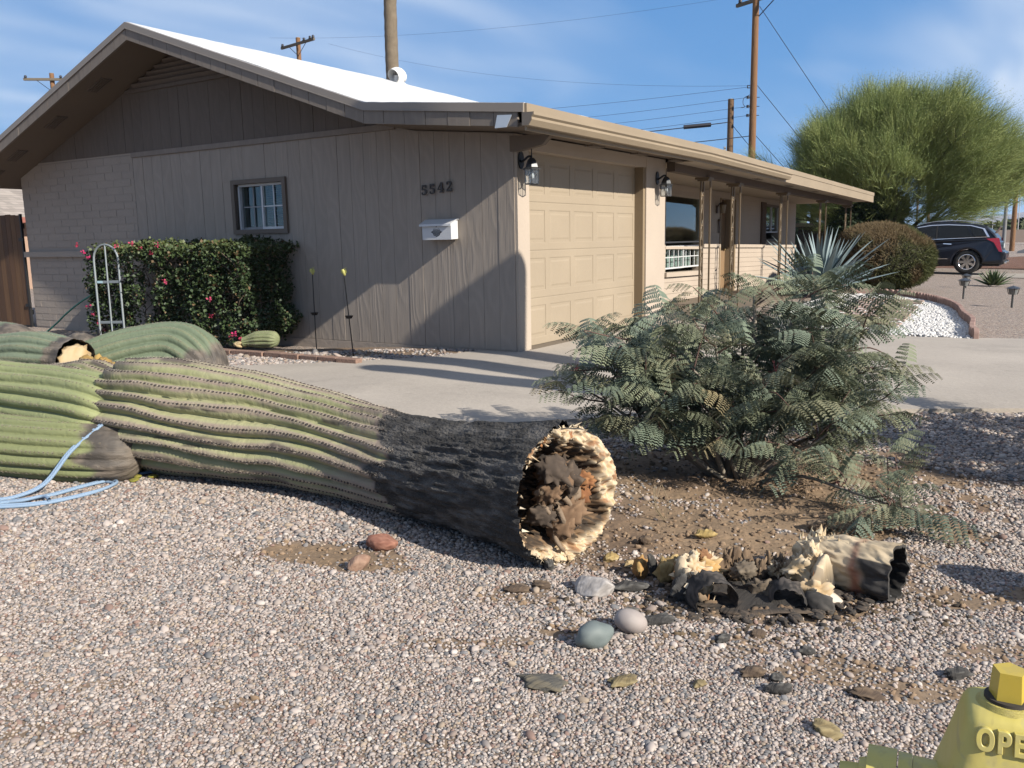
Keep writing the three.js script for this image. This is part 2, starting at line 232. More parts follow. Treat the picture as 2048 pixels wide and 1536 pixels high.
{ // concrete driveway with its parking pad
  const clipZ = (P, sgn) => { const R = []; for (let i = 0; i < P.length; i++) { const a = P[i], b = P[(i + 1) % P.length], ia = a[1] * sgn >= 0, ib = b[1] * sgn >= 0; if (ia) R.push(a); if (ia !== ib) { const t = a[1] / (a[1] - b[1]); R.push([a[0] + (b[0] - a[0]) * t, 0]); } } return R; };
  const gs = [];
  for (const sgn of [1, -1]) {
    const s = new THREE.Shape(clipZ(DRIVE, sgn).map(([a, b]) => new THREE.Vector2(a, -b))); const g = new THREE.ShapeGeometry(s); const p = g.attributes.position, uv = g.attributes.uv;
    for (let i = 0; i < p.count; i++) { const lx = p.getX(i), lz = -p.getY(i), w = hw(lx, 0, lz); p.setXYZ(i, w.x, g0(w.x, w.z) + 0.014, w.z); uv.setXY(i, lx, lz); } g.computeVertexNormals(); gs.push(g.toNonIndexed());
  }
  const pos = [], uv = []; // worn, slightly rounded rim
  for (let i = 0; i < DRIVE.length; i++) {
    const A = DRIVE[i], B = DRIVE[(i + 1) % DRIVE.length], n = 12;
    for (let k = 0; k < n; k++) { const a = hw(mix(A[0], B[0], k / n), 0, mix(A[1], B[1], k / n)), b = hw(mix(A[0], B[0], (k + 1) / n), 0, mix(A[1], B[1], (k + 1) / n)); const ya = g0(a.x, a.z) + 0.014, yb = g0(b.x, b.z) + 0.014; pos.push(a.x, ya, a.z, a.x, ya - 0.12, a.z, b.x, yb, b.z, b.x, yb, b.z, a.x, ya - 0.12, a.z, b.x, yb - 0.12, b.z); for (let q = 0; q < 6; q++) uv.push(pos[pos.length - 18 + q * 3] * 1.1, pos[pos.length - 18 + q * 3 + 1] + pos[pos.length - 18 + q * 3 + 2]); }
  }
  const sk = new THREE.BufferGeometry(); sk.setAttribute('position', new THREE.Float32BufferAttribute(pos, 3)); sk.setAttribute('uv', new THREE.Float32BufferAttribute(uv, 2)); sk.computeVertexNormals();
  const dr = struct('driveway', merge([...gs, sk]), mat([1, 1, 1], { map: concC, bumpMap: concB, bumpScale: 0.0018, roughness: 0.92 }));
  // hairline cracks in the slab
  srand(9); const crack = (pts, w) => { const P = [], I = []; pts.forEach(([x, z], i) => { const a = pts[Math.max(0, i - 1)], b = pts[Math.min(pts.length - 1, i + 1)], dx = b[0] - a[0], dz = b[1] - a[1], l = Math.hypot(dx, dz), ww = w * rr(0.5, 1.2), y = g0(x, z) + 0.018; P.push(x - dz / l * ww, y, z + dx / l * ww, x + dz / l * ww, y, z - dx / l * ww); if (i) { const k = i * 2; I.push(k - 2, k - 1, k, k, k - 1, k + 1); } }); const g = new THREE.BufferGeometry(); g.setAttribute('position', new THREE.Float32BufferAttribute(P, 3)); g.setIndex(I); g.computeVertexNormals(); return g; };
  const walk = (a, b, n, j) => { const r = []; for (let i = 0; i <= n; i++) r.push([mix(a[0], b[0], i / n) + rr(-j, j), mix(a[1], b[1], i / n) + rr(-j, j)]); return r; };
  const cm = mat([0.16, 0.14, 0.12], { roughness: 1 });
  part('crack', crack(walk([4.55, -8.9], [3.95, -6.5], 26, 0.05), 0.008), cm, dr); part('crack', crack(walk([4.0, -8.7], [4.75, -8.45], 9, 0.03), 0.007), cm, dr);
}
{ // street and red gravel lot far to the right, path of the next driveway
  const strip = (pts, y, m, name) => { const s = new THREE.Shape(pts.map(([a, b]) => new THREE.Vector2(a, -b))); const g = new THREE.ShapeGeometry(s); const p = g.attributes.position, uv = g.attributes.uv; for (let i = 0; i < p.count; i++) { const x = p.getX(i), z = -p.getY(i); p.setXYZ(i, x, g0(x, z) + y, z); uv.setXY(i, x, z); } g.computeVertexNormals(); return struct(name, g, m); };
  strip([[14, -33.5], [25, -31], [45, -52], [18, -56]], 0.03, mat([0.72, 0.42, 0.28], { map: gravelC, bumpMap: gravelB, bumpScale: 0.02, roughness: 1 }), 'red_gravel_lot');
  strip([[12, -56.2], [90, -50], [100, -83], [12, -89]], 0.045, mat([1, 1, 1], { map: asphC, roughness: 0.95 }), 'road');
  strip([[12, -89.2], [100, -83.2], [100, -85], [12, -91]], 0.16, mat([0.42, 0.39, 0.35], { roughness: 0.95 }), 'pavement');
  for (const sh of [0, 0.35]) strip([[12, -72 - sh], [95, -66 - sh], [95, -66.12 - sh], [12, -72.12 - sh]], 0.055, mat([0.55, 0.38, 0.05]), 'road_marking');
  const A = hw(22.2, 0, 9), B = hw(22.2, 0, -3), C2 = hw(25.6, 0, -3), D = hw(25.6, 0, 9);
  strip([[A.x, A.z], [B.x, B.z], [C2.x, C2.z], [D.x, D.z]], 0.035, mat([0.9, 0.9, 0.9], { map: concC, roughness: 0.95 }), 'neighbour_driveway');
}
{ // mountain ridge on the horizon
  const P = [], I = [], nx = 120, ny = 14; const prof = (u) => { const mesa = 96 * Math.exp(-Math.pow((u - 0.31) / 0.025, 2)) ; return 18 + 58 * sm(0.2, 0.32, u) * sm(1.05, 0.55, u) + mesa * 0.28 + 30 * sm(0.4, 0.7, u) * sm(1, 0.7, u) + 10 * fbm(u * 22, 1, 1, 4); };
  for (let j = 0; j <= ny; j++) for (let i = 0; i <= nx; i++) { const u = i / nx, v = j / ny, x = 2250 + u * 1150, h = prof(u); P.push(x + 30 * sn(u * 30, v * 6, 4), -20 + (h + 20) * Math.pow(v, 0.8) * (0.9 + 0.2 * fbm(u * 40, v * 7, 2, 3)), -4700 - v * 300 - 60 * fbm(u * 25, v * 4, 6, 3)); }
  for (let j = 0; j < ny; j++) for (let i = 0; i < nx; i++) { const a = j * (nx + 1) + i; I.push(a, a + 1, a + nx + 1, a + 1, a + nx + 2, a + nx + 1); }
  const g = new THREE.BufferGeometry(); g.setAttribute('position', new THREE.Float32BufferAttribute(P, 3)); g.setIndex(I); g.computeVertexNormals(); struct('mountain', g, mat([0.20, 0.16, 0.15], { roughness: 1, side: THREE.DoubleSide }));
}
// ================================================================ the house (local frame: x along the front, z out to the street)
const house = thing('ranch_house', 'tan single storey ranch house with white roof, garage and front porch', 'house', [O.x, 0, O.z], TURN);
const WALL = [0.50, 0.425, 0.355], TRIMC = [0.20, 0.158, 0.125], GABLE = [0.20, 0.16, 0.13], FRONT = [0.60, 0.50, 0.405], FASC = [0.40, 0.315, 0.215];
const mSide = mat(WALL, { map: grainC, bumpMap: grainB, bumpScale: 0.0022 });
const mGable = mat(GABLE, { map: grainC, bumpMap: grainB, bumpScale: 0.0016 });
const mBlock = mat(WALL, { map: paintC, bumpMap: blockB, bumpScale: 0.005 });
const mBlock2 = mat([0.49, 0.415, 0.348], { map: paintC, bumpMap: blockB, bumpScale: 0.005 });
const mMort = mat([0.488, 0.414, 0.347], { map: paintC });
const mFront = mat(FRONT, { map: paintC, bumpMap: blockB, bumpScale: 0.002 });
const mTrim = mat(TRIMC, { map: paintC, roughness: 0.7 });
const mRake = mat([0.30, 0.25, 0.205], { map: grainC, bumpMap: grainB, bumpScale: 0.001, roughness: 0.75 });
const mFasc = mat(FASC, { map: paintC, roughness: 0.6 });
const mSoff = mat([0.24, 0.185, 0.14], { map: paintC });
const mCeil = mat([0.55, 0.46, 0.36], { map: paintC });
const mWhite = mat([0.82, 0.82, 0.81], { map: paintC, bumpMap: blockB, bumpScale: 0.01, roughness: 0.7 });
const mVinyl = mat([0.80, 0.81, 0.82], { roughness: 0.4 });
const mGlass = mat([0.80, 0.88, 0.86], { physical: true, transmission: 1, roughness: 0.02, thickness: 0, ior: 1.6 });
const mDark = mat([0.03, 0.03, 0.033]);
const mIron = mat([0.018, 0.018, 0.02], { roughness: 0.5, metalness: 0.3 });
const Rz = (z) => z < -5.2 ? 3.91 - 0.352 * (-5.2 - z) : z < -1.38 ? 3.91 - 0.346 * (z + 5.2) : 2.588 - (z + 1.38) * 0.0985;   // top of the roof
const droop = (x) => -0.017 * Math.max(0, x - 3.9);
const drooped = (g) => { const p = g.attributes.position; for (let i = 0; i < p.count; i++) p.setY(i, p.getY(i) + droop(p.getX(i))); g.computeVertexNormals(); return g; };
// a prism whose outline lies in the (z, y) plane, from x0 to x1
function prismX(pts, x0, x1) { const s = new THREE.Shape(pts.map(([z, y]) => new THREE.Vector2(-z, y))); const g = new THREE.ExtrudeGeometry(s, { depth: x1 - x0, bevelEnabled: false }); g.rotateY(Math.PI / 2); g.translate(x0, 0, 0); return uvm(g); }
// --- side wall with grooved siding, window opening and slump block end
const WZ0 = -4.26, WZ1 = -3.39, WY0 = 1.37, WY1 = 1.94;
part('wall', merge([prismX([[-9.27, -0.3], [WZ0, -0.3], [WZ0, 2.45], [-9.27, 2.45]], 0.001, 0.16), prismX([[WZ1, -0.3], [-0.02, -0.3], [-0.02, 2.25], [-1.38, 2.385], [-1.6, 2.45], [WZ1, 2.45]], 0.001, 0.16), box(0.001, 0.16, -0.3, WY0, WZ0, WZ1), box(0.001, 0.16, WY1, 2.45, WZ0, WZ1)]), mMort, house);
srand(31);
{
  const W = 0.2032, gap = 0.0035; let i = 0;
  for (let z1 = -0.035; z1 > -6.3; z1 -= W, i++) {
    const z0 = Math.max(z1 - W + gap, -6.35), th = -0.0045 - (i % 6 === 0 ? 0.003 : 0), oy = rr(0, 2), ox = rr(0, 0.5);
    const top = (z) => Math.min(2.41, Rz(z) - 0.2 - 0.012);
    const piece = (a, b, full) => { const g = full ? prismX([[z0, a], [z1, a], [z1, Math.min(b, top(z1))], [z0, Math.min(b, top(z0))]], th, 0) : box(th, 0, a, b, z0, z1); part('siding_plank', uvm(g, ox, oy), mSide, house); };
    const inW = z0 < WZ1 + 0.05 && z1 > WZ0 - 0.05;
    if (inW) { piece(0.02, WY0 - 0.04, false); piece(WY1 + 0.04, 2.41, false); } else piece(0.02, 2.41, true);
  }
  part('base_board', box(-0.018, 0, -0.14, 0.012, -6.34, -0.035), mBlock2, house);
  part('trim_board', box(-0.03, -0.002, 2.412, 2.475, -6.35, -1.58), mat([0.36, 0.3, 0.25], { map: grainC }), house);
  // painted slump blocks
  const cH = 0.1045; let row = 0;
  for (let y = -0.06; y < 2.44; y += cH, row++) {
    if (y > 1.02 && y < 1.11) { continue; }
    for (let z = -9.27 + (row % 2 ? -0.2 : 0); z < -6.36; z += 0.405) {
      const z0 = Math.max(z + 0.002, -9.27), z1 = Math.min(z + 0.4025, -6.36), y1 = Math.min(y + cH - 0.007, 2.45); if (z1 - z0 < 0.05) continue;
      part('brick', box(-0.0025 - rr(0, 0.003), 0, y + rr(0, 0.003), y1 - rr(0, 0.003), z0 + rr(0, 0.002), z1 - rr(0, 0.002)), rnd() < 0.5 ? mBlock : mBlock2, house);
    }
  }
  part('top_course', box(-0.004, 0, 2.452, 2.4775, -8.75, -6.36), mBlock, house);
  part('brick_ledge', box(-0.055, 0, 1.045, 1.13, -9.33, -6.36), mBlock, house);
  part('wall_back', box(0.16, 15.9, -0.3, 2.4, -9.27, -9.1), mMort, house);
}
// --- gable end
{
  const W = 0.2032; let i = 0;
  for (let z1 = -1.6; z1 > -9.5; z1 -= W, i++) {
    const z0 = z1 - W + (i % 6 === 5 ? 0.008 : 0.003), y0 = 2.478, t1 = Rz(z1) - 0.2, t0 = Rz(z0) - 0.2; if (t1 < y0 + 0.01 && t0 < y0 + 0.01) continue;
    const P = [[z0, y0], [z1, y0], [z1, Math.max(t1, y0 + 0.002)]]; if (z0 < -5.2 && z1 > -5.2) P.push([-5.2, 3.71]); P.push([z0, Math.max(t0, y0 + 0.002)]);
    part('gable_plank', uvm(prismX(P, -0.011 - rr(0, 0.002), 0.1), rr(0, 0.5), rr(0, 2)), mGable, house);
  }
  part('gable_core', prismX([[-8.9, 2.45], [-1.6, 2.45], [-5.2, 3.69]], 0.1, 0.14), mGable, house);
  // louvred vent in the peak
  const vent = part('gable_vent', prismX([[-6.25, 3.3], [-4.15, 3.3], [-4.15, 3.325], [-5.2, 3.68], [-6.25, 3.325]], -0.016, -0.012), mGable, house);
  part('vent_frame', box(-0.045, -0.006, 3.26, 3.305, -6.35, -4.05), mGable, vent);
  for (let k = 0; k < 6; k++) { const y = 3.34 + k * 0.062, hz = (3.70 - y) / 0.35 - 0.06; if (hz < 0.1) continue; const g = new THREE.BoxGeometry(0.012, 0.075, hz * 2); g.rotateZ(0.7); g.translate(-0.035, y, -5.2); part('louver_slat', uvm(g), mGable, vent); }
}
// --- window in the side wall
// the unlit room behind a window: floor, ceiling and three walls
const mRoom = mat([0.50, 0.46, 0.41]);
function room(parent, x0, x1, y0, y1, z0, z1, side) { const t = 0.03, L = []; L.push(box(x0, x1, y0 - t, y0, z0, z1), box(x0, x1, y1, y1 + t, z0, z1)); if (side === 'x') L.push(box(x1, x1 + t, y0, y1, z0, z1), box(x0, x1, y0, y1, z0 - t, z0), box(x0, x1, y0, y1, z1, z1 + t)); else L.push(box(x0, x1, y0, y1, z0 - t, z0), box(x0 - t, x0, y0, y1, z0, z1), box(x1, x1 + t, y0, y1, z0, z1)); for (const g of L) part('room_wall', g, mRoom, parent); }
function sash(parent, x, z0, z1, y0, y1, nv, nh, mf, glassOff = 0.012, dir = 'x') { // frame, muntins, panes
  const f = 0.028, B = (a, b, c, d, t) => dir === 'x' ? box(x - t, x + t, c, d, a, b) : box(a, b, c, d, x - t, x + t);
  const fr = part('sash', merge([B(z0, z0 + f, y0, y1, 0.014), B(z1 - f, z1, y0, y1, 0.014), B(z0 + f, z1 - f, y0, y0 + f, 0.014), B(z0 + f, z1 - f, y1 - f, y1, 0.014)]), mf, parent);
  const ms = []; for (let k = 1; k < nv; k++) { const c = mix(z0 + f, z1 - f, k / nv); ms.push(B(c - 0.008, c + 0.008, y0 + f, y1 - f, 0.005)); } for (let k = 1; k < nh; k++) { const c = mix(y0 + f, y1 - f, k / nh); ms.push(B(z0 + f, z1 - f, c - 0.008, c + 0.008, 0.0045)); } for (const q of ms) part('muntin', q, mf, parent);
  part('pane', dir === 'x' ? box(x + glassOff, x + glassOff + 0.003, y0 + f * 0.6, y1 - f * 0.6, z0 + f * 0.6, z1 - f * 0.6) : box(z0 + f * 0.6, z1 - f * 0.6, y0 + f * 0.6, y1 - f * 0.6, x - glassOff - 0.003, x - glassOff), mGlass, parent);
}
{
  const w = part('window', merge([box(-0.035, 0.02, WY1, WY1 + 0.055, WZ0 - 0.06, WZ1 + 0.06), box(-0.035, 0.02, WY0 - 0.055, WY0, WZ0 - 0.06, WZ1 + 0.06), box(-0.035, 0.02, WY0, WY1, WZ0 - 0.06, WZ0), box(-0.035, 0.02, WY0, WY1, WZ1, WZ1 + 0.06)]), mTrim, house);
  part('reveal', merge([box(0.02, 0.12, WY0 + 0.002, WY1 - 0.002, WZ0, WZ0 + 0.012), box(0.02, 0.12, WY0 + 0.002, WY1 - 0.002, WZ1 - 0.012, WZ1)]), mTrim, w);
  const zm = (WZ0 + WZ1) / 2 + 0.01;
  sash(w, 0.075, WZ0 + 0.012, zm + 0.02, WY0 + 0.002, WY1 - 0.002, 2, 2, mat([0.34, 0.35, 0.36], { roughness: 0.5 }));
  sash(w, 0.045, zm - 0.02, WZ1 - 0.012, WY0 + 0.002, WY1 - 0.002, 2, 2, mVinyl);
  part('frame', merge([box(0.03, 0.1, WY1 - 0.03, WY1 - 0.001, WZ0 + 0.013, zm - 0.021), box(0.02, 0.1, WY0 + 0.002, WY1 - 0.031, WZ0 + 0.013, WZ0 + 0.04)]), mVinyl, w);
  for (let k = 0; k < 20; k++) { const g = new THREE.BoxGeometry(0.02, 0.002, (WZ1 - zm) - 0.04); g.rotateZ(0.5); g.translate(0.10, WY0 + 0.03 + k * 0.027, (zm + WZ1) / 2); part('blind_slat', uvm(g), mat([0.10, 0.105, 0.11]), w); }
  room(w, 0.165, 2.8, 0.0, 2.35, -5.2, -2.4, 'x');
}
// --- garage front
part('pilaster', box(0.0005, 0.235, -0.2, 2.24, -0.30, 0.0), mFront, house);
part('pilaster', box(3.25, 3.9, -0.2, 2.24, -0.30, 0.0), mFront, house);
part('header', box(0.235, 3.25, 2.1, 2.24, -0.30, -0.003), mFront, house);
part('jamb', box(3.19, 3.25, 0, 2.1, -0.28, -0.02), mat([0.33, 0.245, 0.15], { map: paintC }), house);
part('jamb', box(0.235, 0.262, 0, 2.1, -0.28, -0.02), mat([0.33, 0.245, 0.15], { map: paintC }), house);
part('garage_side_wall', box(3.75, 3.9, -0.2, 2.25, -1.3, -0.3), mFront, house);
part('threshold', box(0.2, 3.3, -0.1, 0.0135, -0.5, 0.03), mat([0.42, 0.38, 0.33], { map: concC }), house);
{ // sectional door, four sections of five raised panels
  const mDoor = mat([0.455, 0.37, 0.265], { map: paintC, roughness: 0.6 }), X0 = 0.262, X1 = 3.19, zf = -0.13, sh = 0.5225;
  const door = part('garage_door', box(X0, X1, 0.016, 2.098, zf - 0.05, zf - 0.017), mDoor, house);
  for (let r = 0; r < 4; r++) {
    const y0 = 0.018 + r * sh, y1 = y0 + sh - 0.005, pw = (X1 - X0) / 5;
    const s = new THREE.Shape([new THREE.Vector2(X0, y0), new THREE.Vector2(X1, y0), new THREE.Vector2(X1, y1), new THREE.Vector2(X0, y1)]);
    for (let c = 0; c < 5; c++) { const a = X0 + c * pw + 0.05, b = a + pw - 0.1, u = y0 + 0.085, v = y1 - 0.085; s.holes.push(new THREE.Path([new THREE.Vector2(a, u), new THREE.Vector2(a, v), new THREE.Vector2(b, v), new THREE.Vector2(b, u)])); }
    const g = new THREE.ExtrudeGeometry(s, { depth: 0.0015, bevelEnabled: true, bevelThickness: 0.0015, bevelSize: 0.008, bevelOffset: -0.008, bevelSegments: 1 }); g.translate(0, 0, zf - 0.015);
    const sec = part('door_section', uvm(g), mDoor, door);
    for (let c = 0; c < 5; c++) { const q = new THREE.BoxGeometry(pw - 0.118, sh - 0.195, 0.008, 1, 1, 1); const p = q.attributes.position; for (let i = 0; i < p.count; i++) if (p.getZ(i) > 0) { p.setX(i, p.getX(i) * 0.86); p.setY(i, p.getY(i) * 0.76); } q.computeVertexNormals(); q.translate(X0 + (c + 0.5) * pw, (y0 + y1) / 2, zf - 0.0168); part('panel', uvm(q), mDoor, sec); }
  }
}
// --- roof, eaves, gutter
{
  const lay = (x0, x1, nx, za, zb, nz, bump, thick, yo) => { // a roof plane with thickness
    const P = [], I = [], U = [], id = (s, i, j) => (s * (nx + 1) + i) * (nz + 1) + j;
    for (let s = 0; s < 2; s++) for (let i = 0; i <= nx; i++) for (let j = 0; j <= nz; j++) { const x = mix(x0, x1, i / nx), z = mix(za, zb, j / nz); const e = s ? 0 : bump * (fbm(x * 2.2, z * 2.2, 3, 3) - 0.5) * 2 + bump * 0.7 * (fbm(x * 9, z * 9, 5, 2) - 0.5); P.push(x, Rz(z) + yo + droop(x) - s * thick + e, z); U.push(x, z); }
    for (let i = 0; i < nx; i++) for (let j = 0; j < nz; j++) { I.push(id(0, i, j), id(0, i, j + 1), id(0, i + 1, j), id(0, i + 1, j), id(0, i, j + 1), id(0, i + 1, j + 1)); I.push(id(1, i, j), id(1, i + 1, j), id(1, i, j + 1), id(1, i + 1, j), id(1, i + 1, j + 1), id(1, i, j + 1)); }
    for (let i = 0; i < nx; i++) for (const j of [0, nz]) I.push(id(0, i, j), id(0, i + 1, j), id(1, i, j), id(0, i + 1, j), id(1, i + 1, j), id(1, i, j));
    for (let j = 0; j < nz; j++) for (const i of [0, nx]) I.push(id(0, i, j), id(0, i, j + 1), id(1, i, j), id(0, i, j + 1), id(1, i, j + 1), id(1, i, j));
    const g = new THREE.BufferGeometry(); g.setAttribute('position', new THREE.Float32BufferAttribute(P, 3)); g.setAttribute('uv', new THREE.Float32BufferAttribute(U, 2)); g.setIndex(I); const f = g.toNonIndexed(); f.computeVertexNormals(); return f;
  };
  const smooth = (g) => { let q = mergeVertices(g, 1e-4); q.deleteAttribute('normal'); q.computeVertexNormals(); return q.toNonIndexed(); };
  const roof = part('roof', merge([lay(-0.71, 16.2, 150, -5.2, -1.38, 30, 0.012, 0.05, 0.012), lay(-0.71, 16.2, 150, -1.38, 0.53, 16, 0.01, 0.05, 0.012), lay(-0.71, 16.2, 40, -9.7, -5.2, 16, 0.012, 0.05, 0.012)]), mWhite, house);
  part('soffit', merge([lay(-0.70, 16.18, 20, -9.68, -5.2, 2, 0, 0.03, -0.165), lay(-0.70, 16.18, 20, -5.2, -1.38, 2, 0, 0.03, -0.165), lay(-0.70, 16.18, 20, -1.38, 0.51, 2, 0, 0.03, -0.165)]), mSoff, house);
  // rake: metal drip edge over short boards
  const seg = (za, zb, x0, x1, a, b) => prismX([[za, Rz(za) + a], [zb, Rz(zb) + a], [zb, Rz(zb) + b], [za, Rz(za) + b]], x0, x1);
  const mEdge = mat([0.36, 0.31, 0.26], { roughness: 0.45 });
  for (const [a, b] of [[-9.71, -5.2], [-5.2, -1.38], [-1.38, 0.54]]) part('drip_edge', merge([seg(a, b, -0.742, -0.705, -0.075, 0.004), seg(a, b, -0.748, -0.7421, -0.075, -0.066)]), mEdge, house);
  srand(5);
  for (const [a, b, n] of [[-9.71, -5.2, 17], [-5.2, -1.38, 15], [-1.38, 0.48, 7]]) for (let k = 0; k < n; k++) { const za = mix(a, b, k / n), zb = mix(a, b, (k + 1) / n) - 0.006, o = rr(0, 0.004); part('fascia_board', uvm(seg(za, zb, -0.732 - o, -0.702, -0.203 - o, -0.074), rr(0, 0.4), rr(0, 1)), mRake, house); }
  // front eave boards
  const ye = Rz(0.53);
  const fb = (y0, y1, z0, z1, x0, x1) => { const gs = []; const xs = x1 <= 3.9 ? [x0, x1] : x0 >= 3.9 ? [x0, x1] : [x0, 3.9, x1]; for (let i = 0; i < xs.length - 1; i++) gs.push(drooped(box(xs[i], xs[i + 1], y0, y1, z0, z1))); return uvm(merge(gs)); };
  part('drip_edge', fb(ye - 0.075, ye + 0.004, 0.532, 0.566, -0.72, 16.22), mFasc, house);
  part('fascia_board', fb(ye - 0.235, ye - 0.0755, 0.53, 0.556, -0.70, 16.2), mFasc, house);
  part('end_fascia', merge([drooped(prismX([[-5.15, Rz(-5.15)], [-1.38, 2.588], [0.53, ye], [0.53, ye - 0.235], [-1.38, 2.353], [-5.15, Rz(-5.15) - 0.235]], 16.201, 16.225))]), mFasc, house);
  // K-style gutter
  const gz = 0.08, gp = [[0.478, ye - 0.085], [0.484, ye - 0.085], [0.484, ye - 0.195], [0.545, ye - 0.195], [0.575, ye - 0.15], [0.572, ye - 0.128], [0.596, ye - 0.108], [0.596, ye - 0.088], [0.602, ye - 0.088], [0.602, ye - 0.115], [0.58, ye - 0.133], [0.582, ye - 0.155], [0.549, ye - 0.203], [0.478, ye - 0.203]].map(([a, b]) => [a + gz, b]);
  const gutter = part('gutter', merge([prismX(gp, -0.79, 3.9), drooped(prismX(gp, 3.9, 7.97))]), mFasc, house);
  const cap = [[0.478, ye - 0.086], [0.601, ye - 0.09], [0.578, ye - 0.133], [0.58, ye - 0.155], [0.547, ye - 0.2025], [0.478, ye - 0.2025]].map(([a, b]) => [a + gz, b]);
  part('end_cap', prismX(cap, -0.794, -0.7905), mat([0.24, 0.2, 0.16], { roughness: 0.5 }), gutter); part('end_cap', drooped(prismX(cap, 7.9705, 7.974)), mFasc, gutter);
  const fl = prismX([[0.26, ye - 0.08], [0.42, ye - 0.09], [0.36, ye - 0.195], [0.23, ye - 0.195]], -0.745, -0.7385); part('bare_metal_flashing', fl, mat([0.55, 0.58, 0.60], { metalness: 0.55, roughness: 0.45 }), gutter);
  // rafter tails under the eave
  part('rafter_tail', prismX([[-0.02, 2.06], [0.06, 2.055], [0.36, 2.10], [0.46, 2.195], [-0.02, 2.215]], -0.10, -0.03), mSoff, house);
  for (const x of [1.1, 2.3, 3.5, 5.2, 7.2, 9.2, 11.2, 13.2]) for (let k = 0; k < 4; k++) part('soffit_vent_slat', drooped(box(x, x + 0.3, 2.186, 2.204, 0.2 + k * 0.03, 0.216 + k * 0.03)), mTrim, house);
  for (const z of [-6.3, -7.4, -8.5, -9.2]) for (let k = 0; k < 5; k++) part('soffit_vent_slat', seg(z - 0.18, z + 0.18, -0.52 + k * 0.034, -0.502 + k * 0.034, -0.212, -0.194), mTrim, house);
  // porch beam and ceiling
  part('porch_beam', drooped(box(3.9, 15.75, 2.075, 2.215, 0.02, 0.14)), mat([0.15, 0.105, 0.075], { map: grainC }), house);
  part('porch_ceiling', drooped(box(3.9, 16.15, 2.19, 2.205, -1.32, 0.5)), mCeil, house);
  part('porch_floor', box(3.9, 15.9, -0.22, 0.0, -1.3, 0.35), mat([0.45, 0.40, 0.34], { map: concC }), house);
}
{ // wrought iron porch posts
  const mPost = mat([0.20, 0.145, 0.085], { roughness: 0.5 });
  for (const x of [5.22, 6.66, 9.57, 12.77, 15.45]) {
    const top = 2.08, gs = []; const s = 0.055;
    for (const [a, b] of [[-s, 0.05], [s, 0.05], [s, 0.05 + 2 * s]]) gs.push(box(x + a - 0.011, x + a + 0.011, 0, top, b - 0.011, b + 0.011));
    gs.push(box(x - 0.1, x + 0.1, top - 0.03, top, -0.03, 0.2), box(x - 0.075, x + 0.075, top - 0.055, top - 0.03, 0, 0.17));
    const sc = []; for (const yb of [0.35, 0.75, 1.15, 1.55]) for (const k of [-1, 1]) { const pts = []; for (let t = 0; t <= 10; t++) { const a = t / 10 * Math.PI * 1.6; pts.push(V(x + k * s * 0.55 * Math.cos(a) * (1 - t / 14), yb + 0.17 * t / 10 + 0.03 * Math.sin(a), 0.055)); } sc.push(tube(pts, 0.0055, 14, 5)); }
    for (const yb of [0.55, 0.95, 1.35, 1.8]) sc.push(rod(V(x - s, yb, 0.05), V(x + s, yb + 0.02, 0.05), 0.012, 0.012, 6), rod(V(x - s, yb - 0.12, 0.05), V(x + s, yb + 0.12, 0.05), 0.005, 0.005, 5), rod(V(x + s, yb - 0.12, 0.05), V(x - s, yb + 0.12, 0.05), 0.005, 0.005, 5));
    const po = part('porch_post', drooped(merge(gs)), mPost, house); part('scrollwork', drooped(merge(sc)), mPost, po);
  }
}
